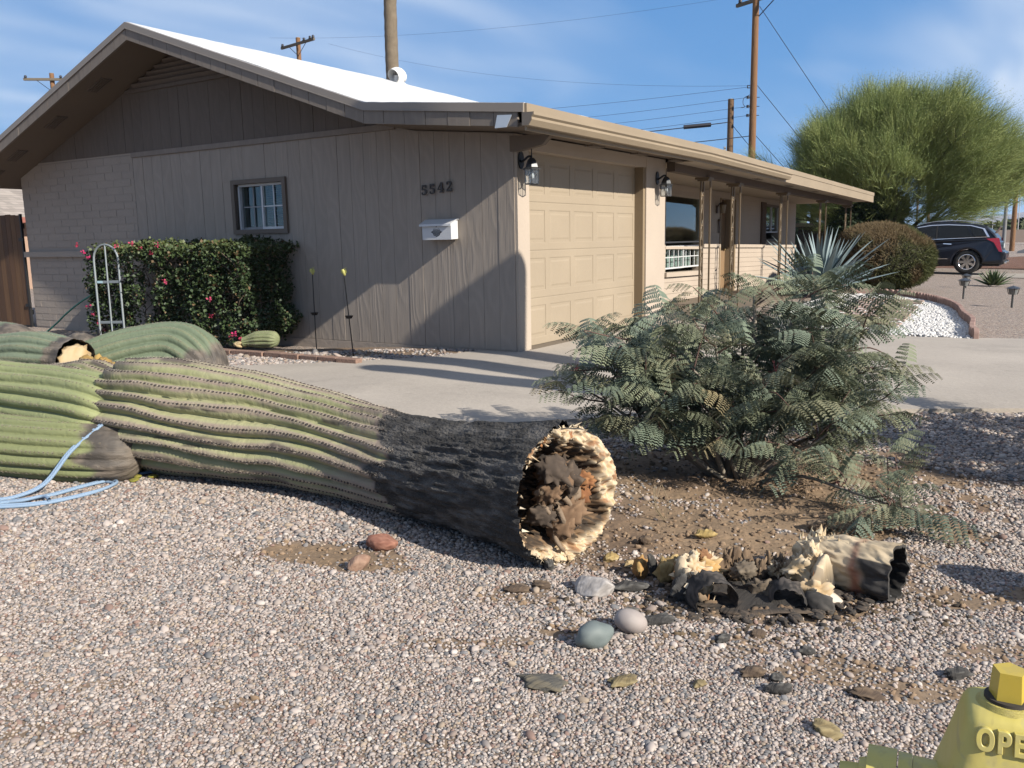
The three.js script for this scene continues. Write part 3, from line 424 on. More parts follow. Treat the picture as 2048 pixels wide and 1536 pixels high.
{ // recessed porch wall with picture window, entry and bedroom window
  const zw = -1.3, cH = 0.104; const B = (x0, x1, y0, y1, z0, z1) => drooped(box(x0, x1, y0, y1, z0, z1));
  const open = [[7.07, 8.94, 0.60, 2.02], [9.94, 10.95, 0.02, 2.06], [13.17, 14.42, 1.2, 2.07]];
  part('porch_wall', merge([B(3.9, 7.07, -0.2, 2.24, zw - 0.2, zw - 0.006), B(8.94, 9.94, -0.2, 2.24, zw - 0.2, zw - 0.006), B(10.95, 13.17, -0.2, 2.24, zw - 0.2, zw - 0.006), B(14.42, 15.9, -0.2, 2.24, zw - 0.2, zw - 0.006), B(7.07, 8.94, -0.2, 0.6, zw - 0.2, zw - 0.006), B(7.07, 8.94, 2.02, 2.24, zw - 0.2, zw - 0.006), B(9.94, 10.95, 2.06, 2.24, zw - 0.2, zw - 0.006), B(13.17, 14.42, -0.2, 1.2, zw - 0.2, zw - 0.006), B(13.17, 14.42, 2.07, 2.24, zw - 0.2, zw - 0.006)]), mFront, house);
  srand(8); let row = 0; const runs = [[5.5, 15.9]];
  for (let y = 0; y < 2.2; y += cH, row++) {
    let xs = [[5.5, 15.9]]; for (const [a, b, c, d] of open) if (y + cH > c - 0.02 && y < d + 0.02) xs = xs.flatMap(([p, q]) => (b < p || a > q) ? [[p, q]] : [[p, a], [b, q]]);
    for (const [p, q] of xs) if (q - p > 0.05) part('block_course', B(p, q, y + 0.003, Math.min(y + cH - 0.004, 2.232), zw - 0.01, zw + rr(0.002, 0.006)), mFront, house);
  }
  const sill = part('brick_ledge', merge([B(8.96, 9.92, 1.05, 1.12, zw, zw + 0.04), B(10.97, 13.1, 1.05, 1.12, zw, zw + 0.04), B(14.5, 15.9, 1.05, 1.12, zw, zw + 0.04)]), mFront, house);
  const w = part('picture_window', B(7.07, 8.94, 1.98, 2.02, zw - 0.08, zw + 0.01), mFront, house); part('sill', B(7.0, 9.0, 0.52, 0.6, zw - 0.02, zw + 0.06), mFront, w); part('transom_bar', B(7.07, 8.94, 1.02, 1.07, zw - 0.08, zw + 0.01), mFront, w);
  sash(w, zw - 0.05, 7.08, 8.93, 1.07, 1.98, 1, 1, mat([0.62, 0.6, 0.55]), 0.012, 'z'); sash(w, zw - 0.03, 7.08, 8.02, 0.6, 1.02, 4, 2, mVinyl, 0.012, 'z'); sash(w, zw - 0.06, 7.98, 8.93, 0.6, 1.02, 4, 2, mVinyl, 0.012, 'z');
  part('curtain', merge([0, 1, 2, 3, 4, 5, 6, 7, 8, 9].map((k) => box(7.1 + k * 0.18, 7.1 + k * 0.18 + 0.13, 0.62, 0.96, zw - 0.22, zw - 0.2))), mat([0.7, 0.7, 0.68]), w);
  room(w, 6.3, 9.6, 0.0, 2.15, zw - 3.2, zw - 0.205, 'z');
  part('door_jamb', B(9.94, 10.0, 0, 2.06, zw - 0.25, zw + 0.02), mat([0.40, 0.30, 0.19]), house); part('door_jamb', B(10.89, 10.95, 0, 2.06, zw - 0.25, zw + 0.02), mat([0.40, 0.30, 0.19]), house);
  const dr = part('front_door', B(10.0, 10.89, 0, 2.06, zw - 0.25, zw - 0.2), mat([0.34, 0.22, 0.12], { map: woodC }), house); part('door_knob', new THREE.SphereGeometry(0.03, 12, 8).translate(10.8, 0.9, zw - 0.17), mat([0.5, 0.4, 0.2], { metalness: 0.8, roughness: 0.35 }), dr);
  const w2 = part('bedroom_window', B(13.17, 14.42, 2.02, 2.07, zw - 0.06, zw + 0.02), mTrim, house); part('sill', B(13.17, 14.42, 1.2, 1.25, zw - 0.06, zw + 0.05), mTrim, w2);
  sash(w2, zw - 0.04, 13.2, 13.82, 1.24, 2.0, 1, 1, mVinyl, 0.012, 'z'); sash(w2, zw - 0.05, 13.78, 14.4, 1.24, 2.0, 1, 1, mVinyl, 0.012, 'z'); room(w2, 12.6, 15.2, -0.1, 2.0, zw - 3, zw - 0.205, 'z');
  const sh = part('shutter', B(12.78, 13.16, 1.12, 2.1, zw + 0.008, zw + 0.03), mat([0.13, 0.085, 0.06]), house); for (let k = 0; k < 14; k++) part('shutter_slat', B(12.82, 13.12, 1.17 + k * 0.064, 1.17 + k * 0.064 + 0.045, zw + 0.031, zw + 0.042), mat([0.15, 0.10, 0.07]), sh);
  part('end_wall', drooped(box(15.74, 15.9, -0.3, 2.4, -9.1, -1.5)), mFront, house);
}
const font = await new FontLoader().loadAsync('fonts/droid/droid_serif_bold.typeface.json');
const fontS = await new FontLoader().loadAsync('fonts/droid/droid_sans_bold.typeface.json');
{ // house number 5542 on the side wall
  const mN = mat([0.055, 0.045, 0.04], { roughness: 0.5 });
  const spots = [[-1.225, 1.683, '5'], [-1.115, 1.69, '5'], [-1.0, 1.70, '4'], [-0.885, 1.708, '2']];
  for (const [z, y, t] of spots) { const g = new TextGeometry(t, { font, size: 0.105, depth: 0.008, curveSegments: 6, bevelEnabled: true, bevelThickness: 0.002, bevelSize: 0.002, bevelSegments: 1 }); g.rotateY(-Math.PI / 2); const o = part('house_number', g, mN, house); o.position.set(-0.024, y, z); }
}
{ // roof vent: gooseneck with hood
  const v = thing('roof_vent', 'white hooded gooseneck vent on the white roof ridge', 'vent', [0, 0, 0], 0);
  const p = hw(4.25, Rz(-5.0), -5.0); v.position.copy(p); v.rotation.y = TURN; v.scale.setScalar(0.46);
  part('vent_pipe', new THREE.CylinderGeometry(0.17, 0.21, 0.34, 20).translate(0, 0.1, 0), mWhite, v);
  const hood = part('vent_hood', taper([V(0.22, 0.22, 0), V(0.1, 0.33, 0), V(-0.1, 0.34, 0), V(-0.3, 0.23, 0)], (t) => 0.19 + 0.05 * t, 16, 18), mat([0.82, 0.82, 0.81], { side: THREE.DoubleSide }), v);
  part('vent_cap', new THREE.SphereGeometry(0.19, 18, 12).scale(0.8, 1, 1).translate(0.2, 0.23, 0), mWhite, v);
  part('flashing', new THREE.CylinderGeometry(0.24, 0.4, 0.14, 20).translate(0, -0.06, 0), mWhite, v);
}
// ================================================================ the fallen saguaro
// a ribbed cactus limb along a curve; returns its skin and the places of its spine cushions
function limb({ pts, R, ribs, depth, seg, col, wob = 0.25, fade = () => 1, rough = () => 0, sd = 1, step = 0.024, up = V(0, 1, 0) }) {
  const cv = new THREE.CatmullRomCurve3(pts, false, 'centripetal'), L = cv.getLength(), na = ribs * 11, P = [], C = [], U = [], I = [], ar = [];
  let N = null; const fr = [];
  for (let i = 0; i <= seg; i++) { const t = i / seg, p = cv.getPointAt(t), T = cv.getTangentAt(t); if (!N) { N = V().crossVectors(T, up).normalize(); } else { N.addScaledVector(T, -N.dot(T)).normalize(); } fr.push([p, T, N.clone(), V().crossVectors(T, N)]); }
  const shape = (t, a) => { // radius and ridge height at an angle
    const w = wob * (sn(Math.cos(a) * 1.6 + sd, Math.sin(a) * 1.6 + sd, t * L * 1.7) + 0.5 * sn(Math.cos(a) * 3 + sd, Math.sin(a) * 3, t * L * 4.1 + 5)) ; const ph = a * ribs / 2 + w * 2.2; const c = Math.abs(Math.cos(ph)), rid = Math.pow(c, 0.55);
    const f = fade(t, a), r0 = R(t); const crease = 0.010 * sn(t * L * 34, a * 2.0, sd) * f * rid;
    return [r0 * (1 + depth * (rid - 0.62) * f + crease * 0.5 + 0.02 * sn(Math.cos(a) * 2 + sd * 3, Math.sin(a) * 2, t * L * 3)) + rough(t, a), rid, f];
  };
  for (let i = 0; i <= seg; i++) { const [p, T, Nn, B] = fr[i], t = i / seg; for (let j = 0; j <= na; j++) { const a = j / na * Math.PI * 2, [r, rid, f] = shape(t, a === Math.PI * 2 ? 0 : a), x = p.x + r * (Math.cos(a) * Nn.x + Math.sin(a) * B.x), y = p.y + r * (Math.cos(a) * Nn.y + Math.sin(a) * B.y), z = p.z + r * (Math.cos(a) * Nn.z + Math.sin(a) * B.z); P.push(x, y, z); U.push(a * 0.3, t * L); const c = col(t, a, rid, f, x, y, z); C.push(c[0], c[1], c[2]); } }
  for (let i = 0; i < seg; i++) for (let j = 0; j < na; j++) { const a = i * (na + 1) + j, b = a + na + 1; I.push(a, a + 1, b, b, a + 1, b + 1); }
  // spine cushions sit on the ridge lines
  for (let k = 0; k < ribs; k++) for (let s = 0.02; s < L - 0.02; s += step) {
    const t = s / L; let a = k / ribs * Math.PI * 2; for (let q = 0; q < 4; q++) { const w = wob * (sn(Math.cos(a) * 1.6 + sd, Math.sin(a) * 1.6 + sd, t * L * 1.7) + 0.5 * sn(Math.cos(a) * 3 + sd, Math.sin(a) * 3, t * L * 4.1 + 5)); a = (k * Math.PI - w * 2.2) * 2 / ribs; }
    const fi = t * seg, i0 = Math.min(seg - 1, Math.floor(fi)), [p, T, Nn, B] = fr[i0], p2 = cv.getPointAt(t), [r, rid, f] = shape(t, a); if (R(t) < 0.06) continue;
    const n = V().addScaledVector(Nn, Math.cos(a)).addScaledVector(B, Math.sin(a)); ar.push([p2.clone().addScaledVector(n, r), n, T, t, f]);
  }
  const g = new THREE.BufferGeometry(); g.setAttribute('position', new THREE.Float32BufferAttribute(P, 3)); g.setAttribute('color', new THREE.Float32BufferAttribute(C, 3)); g.setAttribute('uv', new THREE.Float32BufferAttribute(U, 2)); g.setIndex(I); g.computeVertexNormals();
  // heal the seam
  const nn = g.attributes.normal; for (let i = 0; i <= seg; i++) { const a = i * (na + 1), b = a + na, x = nn.getX(a) + nn.getX(b), y = nn.getY(a) + nn.getY(b), z = nn.getZ(a) + nn.getZ(b), l = Math.hypot(x, y, z) || 1; nn.setXYZ(a, x / l, y / l, z / l); nn.setXYZ(b, x / l, y / l, z / l); }
  return { g, ar, fr, L };
}
const mSkin = mat([1, 1, 1], { vertexColors: true, roughness: 0.7, bumpMap: barkB, bumpScale: 0.004 });
const cushion = new THREE.IcosahedronGeometry(1, 1).scale(1, 0.5, 0.75);
const mCush = mat([0.05, 0.04, 0.038], { roughness: 1 }), mSpine = mat([0.55, 0.48, 0.40], { roughness: 0.8 });
const spineStar = (() => { srand(3); const gs = []; for (let i = 0; i < 9; i++) { const a = i / 9 * 6.283 + rr(-0.2, 0.2), e = rr(0.1, 0.9), d = V(Math.cos(a) * Math.cos(e), Math.sin(e), Math.sin(a) * Math.cos(e)), g = new THREE.ConeGeometry(0.045, 1, 3, 1, true); g.translate(0, 0.5, 0); g.applyQuaternion(new THREE.Quaternion().setFromUnitVectors(V(0, 1, 0), d)); gs.push(g); } return merge(gs); })();
function spines(parent, ar, size, keep = 1, len = 1, tint = mCush) {
  const A = ar.filter((q) => q[4] > 0.25 && rnd() < keep); const a = stuffInst('spine_cushions', cushion, tint, A.length, parent), b = stuffInst('spines', spineStar, mSpine, A.length, parent);
  A.forEach(([p, n, T], i) => { const q = new THREE.Quaternion().setFromUnitVectors(V(0, 1, 0), n); const s = size * rr(0.75, 1.25); tmpO.quaternion.copy(q); tmpO.position.copy(p); tmpO.scale.setScalar(s); tmpO.updateMatrix(); a.setMatrixAt(i, tmpO.matrix); const l = len * rr(0.010, 0.019); tmpO.rotateY(rr(0, 6)); tmpO.scale.setScalar(l); tmpO.updateMatrix(); b.setMatrixAt(i, tmpO.matrix); });
}
const GRN = [0.36, 0.37, 0.185], GRN2 = [0.43, 0.425, 0.23], PALE = [0.50, 0.47, 0.31], CORK = [0.30, 0.235, 0.185], BLK = [0.032, 0.030, 0.028], GRYB = [0.15, 0.14, 0.13], ARM = [0.335, 0.38, 0.17], BLUEG = [0.20, 0.255, 0.165];
const gAt = (x, z) => yard(x, z);
const shade = (a, b, lo = -0.3, hi = 0.4) => (x, y, z, n) => mixc(a, b, sm(lo, hi, n));
{
  const trunk = thing('fallen_saguaro', 'thick fallen saguaro trunk with black charred base torn open', 'cactus');
  const base = V(0.205, gy(0.2, -3.43) + 0.287, -3.435), pts = [V(-3.05, 0.245, -5.32), V(-2.6, 0.25, -5.07), V(-2.187, 0.245, -4.873), V(-1.735, 0.228, -4.69), V(-1.22, 0.185, -4.5), V(-0.73, 0.13, -4.23), V(-0.3, 0.118, -3.87), V(-0.02, 0.13, -3.63), base];
  const Rt = (t) => { const k = [[0, 0.10], [0.03, 0.17], [0.09, 0.225], [0.17, 0.262], [0.232, 0.222], [0.256, 0.292], [0.33, 0.307], [0.46, 0.282], [0.58, 0.252], [0.68, 0.232], [0.76, 0.226], [0.84, 0.232], [0.92, 0.252], [1, 0.288]]; for (let i = 1; i < k.length; i++) if (t <= k[i][0]) return mix(k[i - 1][1], k[i][1], sm(0, 1, (t - k[i - 1][0]) / (k[i][0] - k[i - 1][0]))); return 0.288; };
  const burn = (t, a) => sm(0.722, 0.765, t + 0.05 * sn(Math.cos(a) * 2.2, Math.sin(a) * 2.2, 3) + 0.02 * sn(a * 5, t * 30, 1));
  const sc = (a, t, f, s2, th) => sm(th, th + 0.05, fbm(Math.cos(a) * f + s2, Math.sin(a) * f + s2, t * 9, 4));
  const T = limb({
    pts, R: Rt, ribs: 23, depth: 0.20, seg: 620, wob: 0.6, sd: 2.3, step: 0.0235,
    fade: (t, a) => 1 - 0.82 * burn(t, a), rough: (t, a) => { const b = burn(t, a); return b * (0.020 * (fbm(Math.cos(a) * 6, Math.sin(a) * 6, t * 18, 5) - 0.5) + 0.016 * Math.abs(sn(Math.cos(a) * 13 + 0.8 * sn(t * 20, a, 1), Math.sin(a) * 13, t * 17)) + 0.007 * sn(Math.cos(a) * 34, Math.sin(a) * 34, t * 60) + 0.004 * sn(Math.cos(a) * 70, Math.sin(a) * 70, t * 160)); },
    col: (t, a, rid, f, x, y, z) => {
      let c = mixc(GRN, GRN2, sm(0.35, 0.65, fbm(x * 4, y * 4, z * 4 + 7, 3))); c = mixc(c, PALE, 0.75 * sm(0.45, 0.7, fbm(x * 5, y * 5, z * 5, 3)) * sm(0.3, 0.8, t));
      c = mixc(c, [0.36, 0.275, 0.225], sm(0.80, 0.93, rid) * (0.5 + 0.6 * fbm(x * 16, y * 16, z * 16, 3)));             // corky band along each ridge
      c = mixc(c, [0.13, 0.10, 0.085], sc(a, t, 4.2, 4, 0.66) * 0.85 * sm(0.5, 0.9, rid));                                    // scars
      c = mixc(c, [0.09, 0.075, 0.06], sc(a, t, 9, 14, 0.72) * 0.9);
      c = mixc(c, [0.10, 0.09, 0.08], 0.9 * sm(0.31, 0.245, t) * sm(0.225, 0.25, t) * sm(0.42, 0.6, fbm(x * 14, y * 14, z * 14, 3)));   // bark in the fold
      const b = burn(t, a); c = mixc(c, CORK, clamp(sm(0.02, 0.28, b) + 0.75 * sm(0.60, 0.74, t) * sm(0.42, 0.62, fbm(x * 7 + 3, y * 7, z * 7, 4) + 0.12 * rid))); const ks = fbm(x * 10, y * 26, z * 10, 4), kk = fbm(x * 45, y * 45, z * 45, 2);
      return mixc(c, mixc(BLK, GRYB, sm(0.42, 0.66, ks) * 0.75 + 0.25 * kk), sm(0.18, 0.6, b));
    },
  });
  { // green skin and charred base are two parts of one surface
    const ix = T.g.index.array, na1 = 23 * 11 + 1, A = [], Bk = []; for (let i = 0; i < ix.length; i += 3) { const v = ix[i], t = Math.floor(v / na1) / 620, a = (v % na1) / (na1 - 1) * Math.PI * 2; (burn(t, a) > 0.45 ? Bk : A).push(ix[i], ix[i + 1], ix[i + 2]); }
    const g2 = T.g.clone(); T.g.setIndex(A); g2.setIndex(Bk); const bt = barkB.clone(); bt.repeat.set(1 / 0.16, 1 / 0.3); bt.needsUpdate = true;
    part('trunk_skin', T.g, mSkin, trunk); tag(part('charred_bark', g2, mat([1, 1, 1], { vertexColors: true, roughness: 0.95, bumpMap: bt, bumpScale: 0.014 }), trunk), 'black charred bark of the trunk base'); } srand(17); spines(trunk, T.ar, 0.0074, 1, 1.15);
  // torn end: bowl of rotten heartwood inside a rim of cream flesh
  const [p, Tn, N, B] = T.fr[T.fr.length - 1], na = 220, nr = 60, P = [], C = [], I = [];
  const n2 = V().copy(Tn).add(V(-0.10, 0, 0.22)).normalize(); // cut leans towards the lens a little
  for (let j = 0; j <= nr; j++) for (let i = 0; i <= na; i++) {
    const a = i / na * Math.PI * 2, q = j / nr, rr0 = 0.288 * (0.985 + 0.02 * sn(Math.cos(a) * 6, Math.sin(a) * 6, 2)), dir = V().addScaledVector(N, Math.cos(a)).addScaledVector(B, Math.sin(a)), up = dir.y, side = dir.dot(V(0.74, 0, -0.67));
    const thick = 0.035 + 0.20 * sm(-0.1, 0.8, up * 0.8 + side * 0.7) + 0.19 * sm(-0.6, -0.98, up - 0.1 * side) + 0.16 * sn(Math.cos(a) * 4, Math.sin(a) * 4, 7) * sm(-0.4, 0.5, up + side);   // flesh ring width
    const rad = 1 - q, inner = 1 - thick; const nz = fbm(dir.x * rad * 22 + 3, dir.y * rad * 22, dir.z * rad * 22, 4) - 0.5, spike = Math.pow(vn(dir.x * rad * 60, dir.y * rad * 60, dir.z * rad * 60), 2);
    const fl = sm(inner - 0.07, inner + 0.02, rad + 0.10 * nz); let out = fl * (0.012 + 0.05 * nz * sm(1, 0.96, rad) + 0.09 * (fbm(dir.x * rad * 6 + 8, dir.y * rad * 6, dir.z * rad * 6, 2) - 0.5) * sm(1, 0.9, rad) + 0.012 * spike) + (1 - fl) * (-0.13 * sm(inner, inner * 0.55, rad) + 0.12 * nz);
    out *= sm(1.0, 0.975, rad); out += (V().copy(dir).dot(n2) - dir.dot(Tn)) * rr0 * rad * -1; const r = rr0 * rad;
    P.push(p.x + dir.x * r + Tn.x * out, p.y + dir.y * r + Tn.y * out, p.z + dir.z * r + Tn.z * out);
    let c = mixc([0.74, 0.60, 0.42], [0.66, 0.46, 0.25], sm(0.45, 0.7, fbm(dir.x * rad * 30, dir.y * rad * 30, dir.z * rad * 30 + 9, 3))); c = mixc(c, [0.34, 0.14, 0.05], sm(0.58, 0.70, fbm(dir.x * rad * 12 + 2, dir.y * rad * 12, dir.z * rad * 12, 3)) * 0.8); c = mixc(c, [0.045, 0.04, 0.036], sm(0.968, 0.985, rad));
    const k = fbm(dir.x * rad * 16, dir.y * rad * 16 + 4, dir.z * rad * 16, 4); c = mixc(mixc([0.06, 0.042, 0.028], [0.26, 0.16, 0.085], sm(0.40, 0.66, k)), c, fl); C.push(...c);
  }
  for (let j = 0; j < nr; j++) for (let i = 0; i < na; i++) { const a = j * (na + 1) + i, b = a + na + 1; I.push(a, a + 1, b, b, a + 1, b + 1); }
  const g = new THREE.BufferGeometry(); g.setAttribute('position', new THREE.Float32BufferAttribute(P, 3)); g.setAttribute('color', new THREE.Float32BufferAttribute(C, 3)); g.setIndex(I); g.computeVertexNormals();
  part('torn_end', g, VC, trunk);
  // splinters of flesh standing off the rim
  srand(23); const sg = [];
  for (let i = 0; i < 760; i++) {
    const a = rnd() * 6.283, dir = V().addScaledVector(N, Math.cos(a)).addScaledVector(B, Math.sin(a)), w = clamp(sm(-0.15, 0.8, dir.y * 0.8 + dir.dot(V(0.74, 0, -0.67)) * 0.75) + 0.8 * sm(-0.55, -0.95, dir.y)); if (rnd() > w * (0.35 + 1.1 * vn(Math.cos(a) * 6, Math.sin(a) * 6, 4)) + 0.02) continue;
    const rad = 0.288 * (1.03 - rnd() * (0.04 + 0.17 * w * rnd())) * 0.97, l = rr(0.010, 0.026) * (rnd() < 0.10 ? 2.2 : 1), ww = rr(0.003, 0.010), gq = new THREE.ConeGeometry(ww, l, 3 + Math.floor(rnd() * 3), 1); gq.scale(1, 1, rr(0.2, 0.5)); gq.rotateY(rr(0, 6)); gq.translate(0, l * 0.38, 0);
    const d = V().copy(Tn).multiplyScalar(0.35).addScaledVector(dir, rr(-0.4, 0.7)).add(V(rr(-1, 1), rr(-1, 1), rr(-1, 1))).normalize(); gq.applyQuaternion(new THREE.Quaternion().setFromUnitVectors(V(0, 1, 0), d)); gq.translate(p.x + dir.x * rad + Tn.x * 0.004, p.y + dir.y * rad + Tn.y * 0.004, p.z + dir.z * rad + Tn.z * 0.004);
    const f = gq.toNonIndexed(); f.computeVertexNormals(); const c = vn(dir.x * 9 + 4, dir.y * 9, rad * 30) > 0.74 ? mixc([0.36, 0.15, 0.05], [0.5, 0.3, 0.13], rnd()) : mixc([0.80, 0.69, 0.52], [0.66, 0.50, 0.31], rnd()); const cc = new Float32Array(f.attributes.position.count * 3); for (let k = 0; k < cc.length; k += 3) cc.set(c, k); f.setAttribute('color', new THREE.BufferAttribute(cc, 3)); sg.push(f);
  }
  const sp = part('flesh_splinters', mergeGeometries(flat(sg)), VC, trunk); sp.userData.kind = 'stuff';
  srand(29); for (let i = 0; i < 22; i++) { const a = rnd() * 6.283, dir = V().addScaledVector(N, Math.cos(a)).addScaledVector(B, Math.sin(a)), w = clamp(sm(-0.15, 0.8, dir.y * 0.8 + dir.dot(V(0.74, 0, -0.67)) * 0.75) + 0.8 * sm(-0.55, -0.95, dir.y)); if (rnd() > w) continue; const q = 0.288 * (0.95 - rnd() * 0.17 * w), s = rr(0.014, 0.032), br = rnd() < 0.22; const m = part('flesh_chunk', lump(s, s * rr(0.6, 1), s * rr(0.5, 0.9), 3, 0.7, 2.4, rr(0, 99), shade(br ? [0.30, 0.12, 0.05] : [0.60, 0.43, 0.24], br ? [0.50, 0.27, 0.12] : [0.80, 0.67, 0.48]), 0.6), VC, trunk); m.position.set(p.x + dir.x * q + Tn.x * rr(0, 0.03), p.y + dir.y * q + Tn.y * rr(0, 0.03), p.z + dir.z * q + Tn.z * rr(0, 0.03)); m.rotation.set(rr(0, 6), rr(0, 6), 0); }
  // rotten lumps and twisted fibre inside the hollow
  const at = (u, v, o) => V(p.x + N.x * u + B.x * v + Tn.x * o, p.y + N.y * u + B.y * v + Tn.y * o, p.z + N.z * u + B.z * v + Tn.z * o);
  const aN = N, right = V(0.67, 0, -0.74); const uv = (rx, uy) => { const d = V().addScaledVector(right, rx).add(V(0, uy, 0)); return [d.dot(N), d.dot(B)]; };
  srand(41);
  const rot = [[-0.07, 0.12, 0.055, 0.03, 0], [-0.02, 0.08, 0.06, 0, 1], [0.05, 0.05, 0.065, 0, 0], [-0.09, 0.03, 0.045, 0.02, 1], [0.0, -0.09, 0.06, 0.03, 1], [-0.03, -0.13, 0.045, 0.03, 1], [0.05, -0.06, 0.04, 0.02, 1], [0.12, -0.04, 0.05, 0.0, 2], [0.14, 0.03, 0.035, 0.02, 2], [-0.13, -0.06, 0.04, 0.01, 0], [0.09, -0.13, 0.05, 0.0, 0]];
  for (const [rx, uy, s, o, k] of rot) { const [u, v] = uv(rx, uy); const m = part('rotten_heartwood', lump(s * 1.5, s * rr(1.05, 1.45), s * rr(0.9, 1.2), 5, 0.75, 3.6, rr(0, 50), (x, y, z, n) => mixc([[0.07, 0.05, 0.036], [0.17, 0.10, 0.055], [0.24, 0.095, 0.035]][k], [[0.14, 0.10, 0.07], [0.32, 0.20, 0.115], [0.42, 0.20, 0.08]][k], sm(-0.3, 0.5, n)), 0.5), VC, trunk); m.position.copy(at(u, v, o - 0.03)); m.rotation.set(rr(0, 3), rr(0, 3), 0); }
  for (let k = 0; k < 12; k++) { const x0 = rr(-0.16, 0.02), y0 = rr(-0.08, 0.06), q = []; let x = x0, y = y0; for (let i = 0; i < 5; i++) { const [u, v] = uv(x, y); q.push(at(u, v, rr(-0.04, 0.035))); x += rr(-0.02, 0.055); y += rr(-0.055, 0.025); } part('twisted_fibre', taper(q, (t) => rr(0.009, 0.013) * (1 - 0.5 * t) + 0.003, 18, 7), mat([0.27, 0.195, 0.13], { bumpMap: barkB, bumpScale: 0.006 }), trunk); }
}
// ---- arms broken off or folded beneath the trunk
function arm(name, label, o, tip, cork, cl) {
  const t = thing(name, label, 'cactus', [0, 0, 0], 0, 'broken arms of the fallen saguaro'); const dome = (k) => o.r * Math.sqrt(Math.max(0.0, 1 - Math.pow(1 - k, 2)));
  const Lr = new THREE.CatmullRomCurve3(o.pts).getLength();
  const A = limb({ pts: o.pts, ribs: o.ribs, depth: o.depth || 0.175, seg: o.seg || 130, sd: o.sd, wob: o.wob || 0.16, step: 0.026, up: o.up || V(0, 1, 0),
    R: (t2) => { const s0 = t2 * Lr / o.r, s1 = (1 - t2) * Lr / o.r; let r = o.rf ? o.rf(t2) : o.r; if (s0 < 1) r *= tip[0] ? Math.sqrt(Math.max(0.0004, 1 - (1 - s0) ** 2)) : 1; if (s1 < 1) r *= tip[1] ? Math.sqrt(Math.max(0.0004, 1 - (1 - s1) ** 2)) : 1; return r; },
    fade: (t2, a) => 1 - 0.85 * cork(t2, a), rough: (t2, a) => cork(t2, a) * 0.02 * (fbm(Math.cos(a) * 4, Math.sin(a) * 4, t2 * 12, 4) - 0.5),
    col: (t2, a, rid, f, x, y, z) => { let c = mixc(cl, [cl[0] * 1.22, cl[1] * 1.12, cl[2] * 1.1], 0.6); c = mixc(c, [0.30, 0.28, 0.14], 0.4 * sm(0.93, 1, rid)); c = mixc(c, [cl[0] * 0.75, cl[1] * 0.78, cl[2] * 0.9], 0.5 * fbm(x * 3, y * 3, z * 3, 3)); const k = fbm(x * 13, y * 13, z * 13, 4); return mixc(c, mixc([0.085, 0.072, 0.06], [0.22, 0.18, 0.14], sm(0.35, 0.7, k)), sm(0.25, 0.6, cork(t2, a) + 0.35 * (k - 0.5) * (cork(t2, a) > 0.02 ? 1 : 0))); } });
  part('arm_skin', A.g, mSkin, t); spines(t, A.ar, o.cs || 0.0036, 0.9, o.sl || 0.75, mat([0.13, 0.105, 0.06], { roughness: 1 })); return [t, A];
}
srand(51);
arm('broken_saguaro', 'large yellow-green saguaro arm lying on top, folded back beside the trunk joint', { pts: [V(-2.10, 0.225, -4.69), V(-2.35, 0.27, -4.80), V(-2.85, 0.285, -5.08), V(-3.4, 0.29, -5.36), V(-4.0, 0.25, -5.7)], r: 0.205, ribs: 17, sd: 5 }, [1, 1], (t, a) => sm(0.045, 0.0, t) * 0.8, ARM);
arm('broken_saguaro', 'lower saguaro arm on the gravel crossed by the blue rope', { pts: [V(-2.02, 0.055, -4.62), V(-2.2, 0.07, -4.58), V(-2.7, 0.085, -4.68), V(-3.3, 0.10, -4.9), V(-3.8, 0.1, -5.1)], r: 0.168, ribs: 17, sd: 9 }, [1, 1], (t, a) => sm(0.17, 0.07, t + 0.035 * sn(Math.cos(a) * 3, Math.sin(a) * 3, 1)), [0.265, 0.30, 0.13]);
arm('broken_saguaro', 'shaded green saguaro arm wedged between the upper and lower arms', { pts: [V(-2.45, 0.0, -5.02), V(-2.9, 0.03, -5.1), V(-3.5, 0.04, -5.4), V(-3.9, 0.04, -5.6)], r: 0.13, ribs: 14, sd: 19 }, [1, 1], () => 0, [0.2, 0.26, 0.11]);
{
  const [t, A] = arm('broken_saguaro', 'grey-green saguaro arm snapped open to cream flesh behind the trunk', { pts: [V(-3.05, 0.385, -6.0), V(-3.45, 0.375, -6.2), V(-3.98, 0.31, -6.4), V(-4.6, 0.22, -6.7)], r: 0.20, ribs: 15, sd: 13, rf: (q) => 0.165 + 0.045 * sm(0, 0.3, q) }, [0, 1], (q, a) => sm(0.13, 0.02, q) * 0.9, BLUEG);
  const f = A.fr[0]; srand(61); const fl = part('broken_flesh', lump(0.06, 0.13, 0.13, 5, 0.45, 3.0, 4, (x, y, z, n) => mixc([0.62, 0.48, 0.29], [0.50, 0.33, 0.14], sm(-0.2, 0.5, n)), 0.4), VC, t); fl.position.copy(f[0]).addScaledVector(f[1], 0.015); fl.rotation.y = -0.47;
}
arm('broken_saguaro', 'arched dark green saguaro arm with deep curved ribs before the hedge', { pts: [V(-3.95, 0.08, -6.95), V(-3.4, 0.19, -6.98), V(-3.05, 0.275, -7.05), V(-2.76, 0.295, -7.08), V(-2.52, 0.19, -6.98), V(-2.44, 0.06, -6.9)], r: 0.255, ribs: 18, depth: 0.15, sd: 15, seg: 170, rf: (q) => 0.21 + 0.045 * sm(0.1, 0.5, q) - 0.05 * sm(0.75, 1, q) }, [1, 1], (q, a) => sm(0.84, 0.95, q + 0.03 * sn(Math.cos(a) * 2, Math.sin(a) * 2, 5)), [0.155, 0.205, 0.125]);
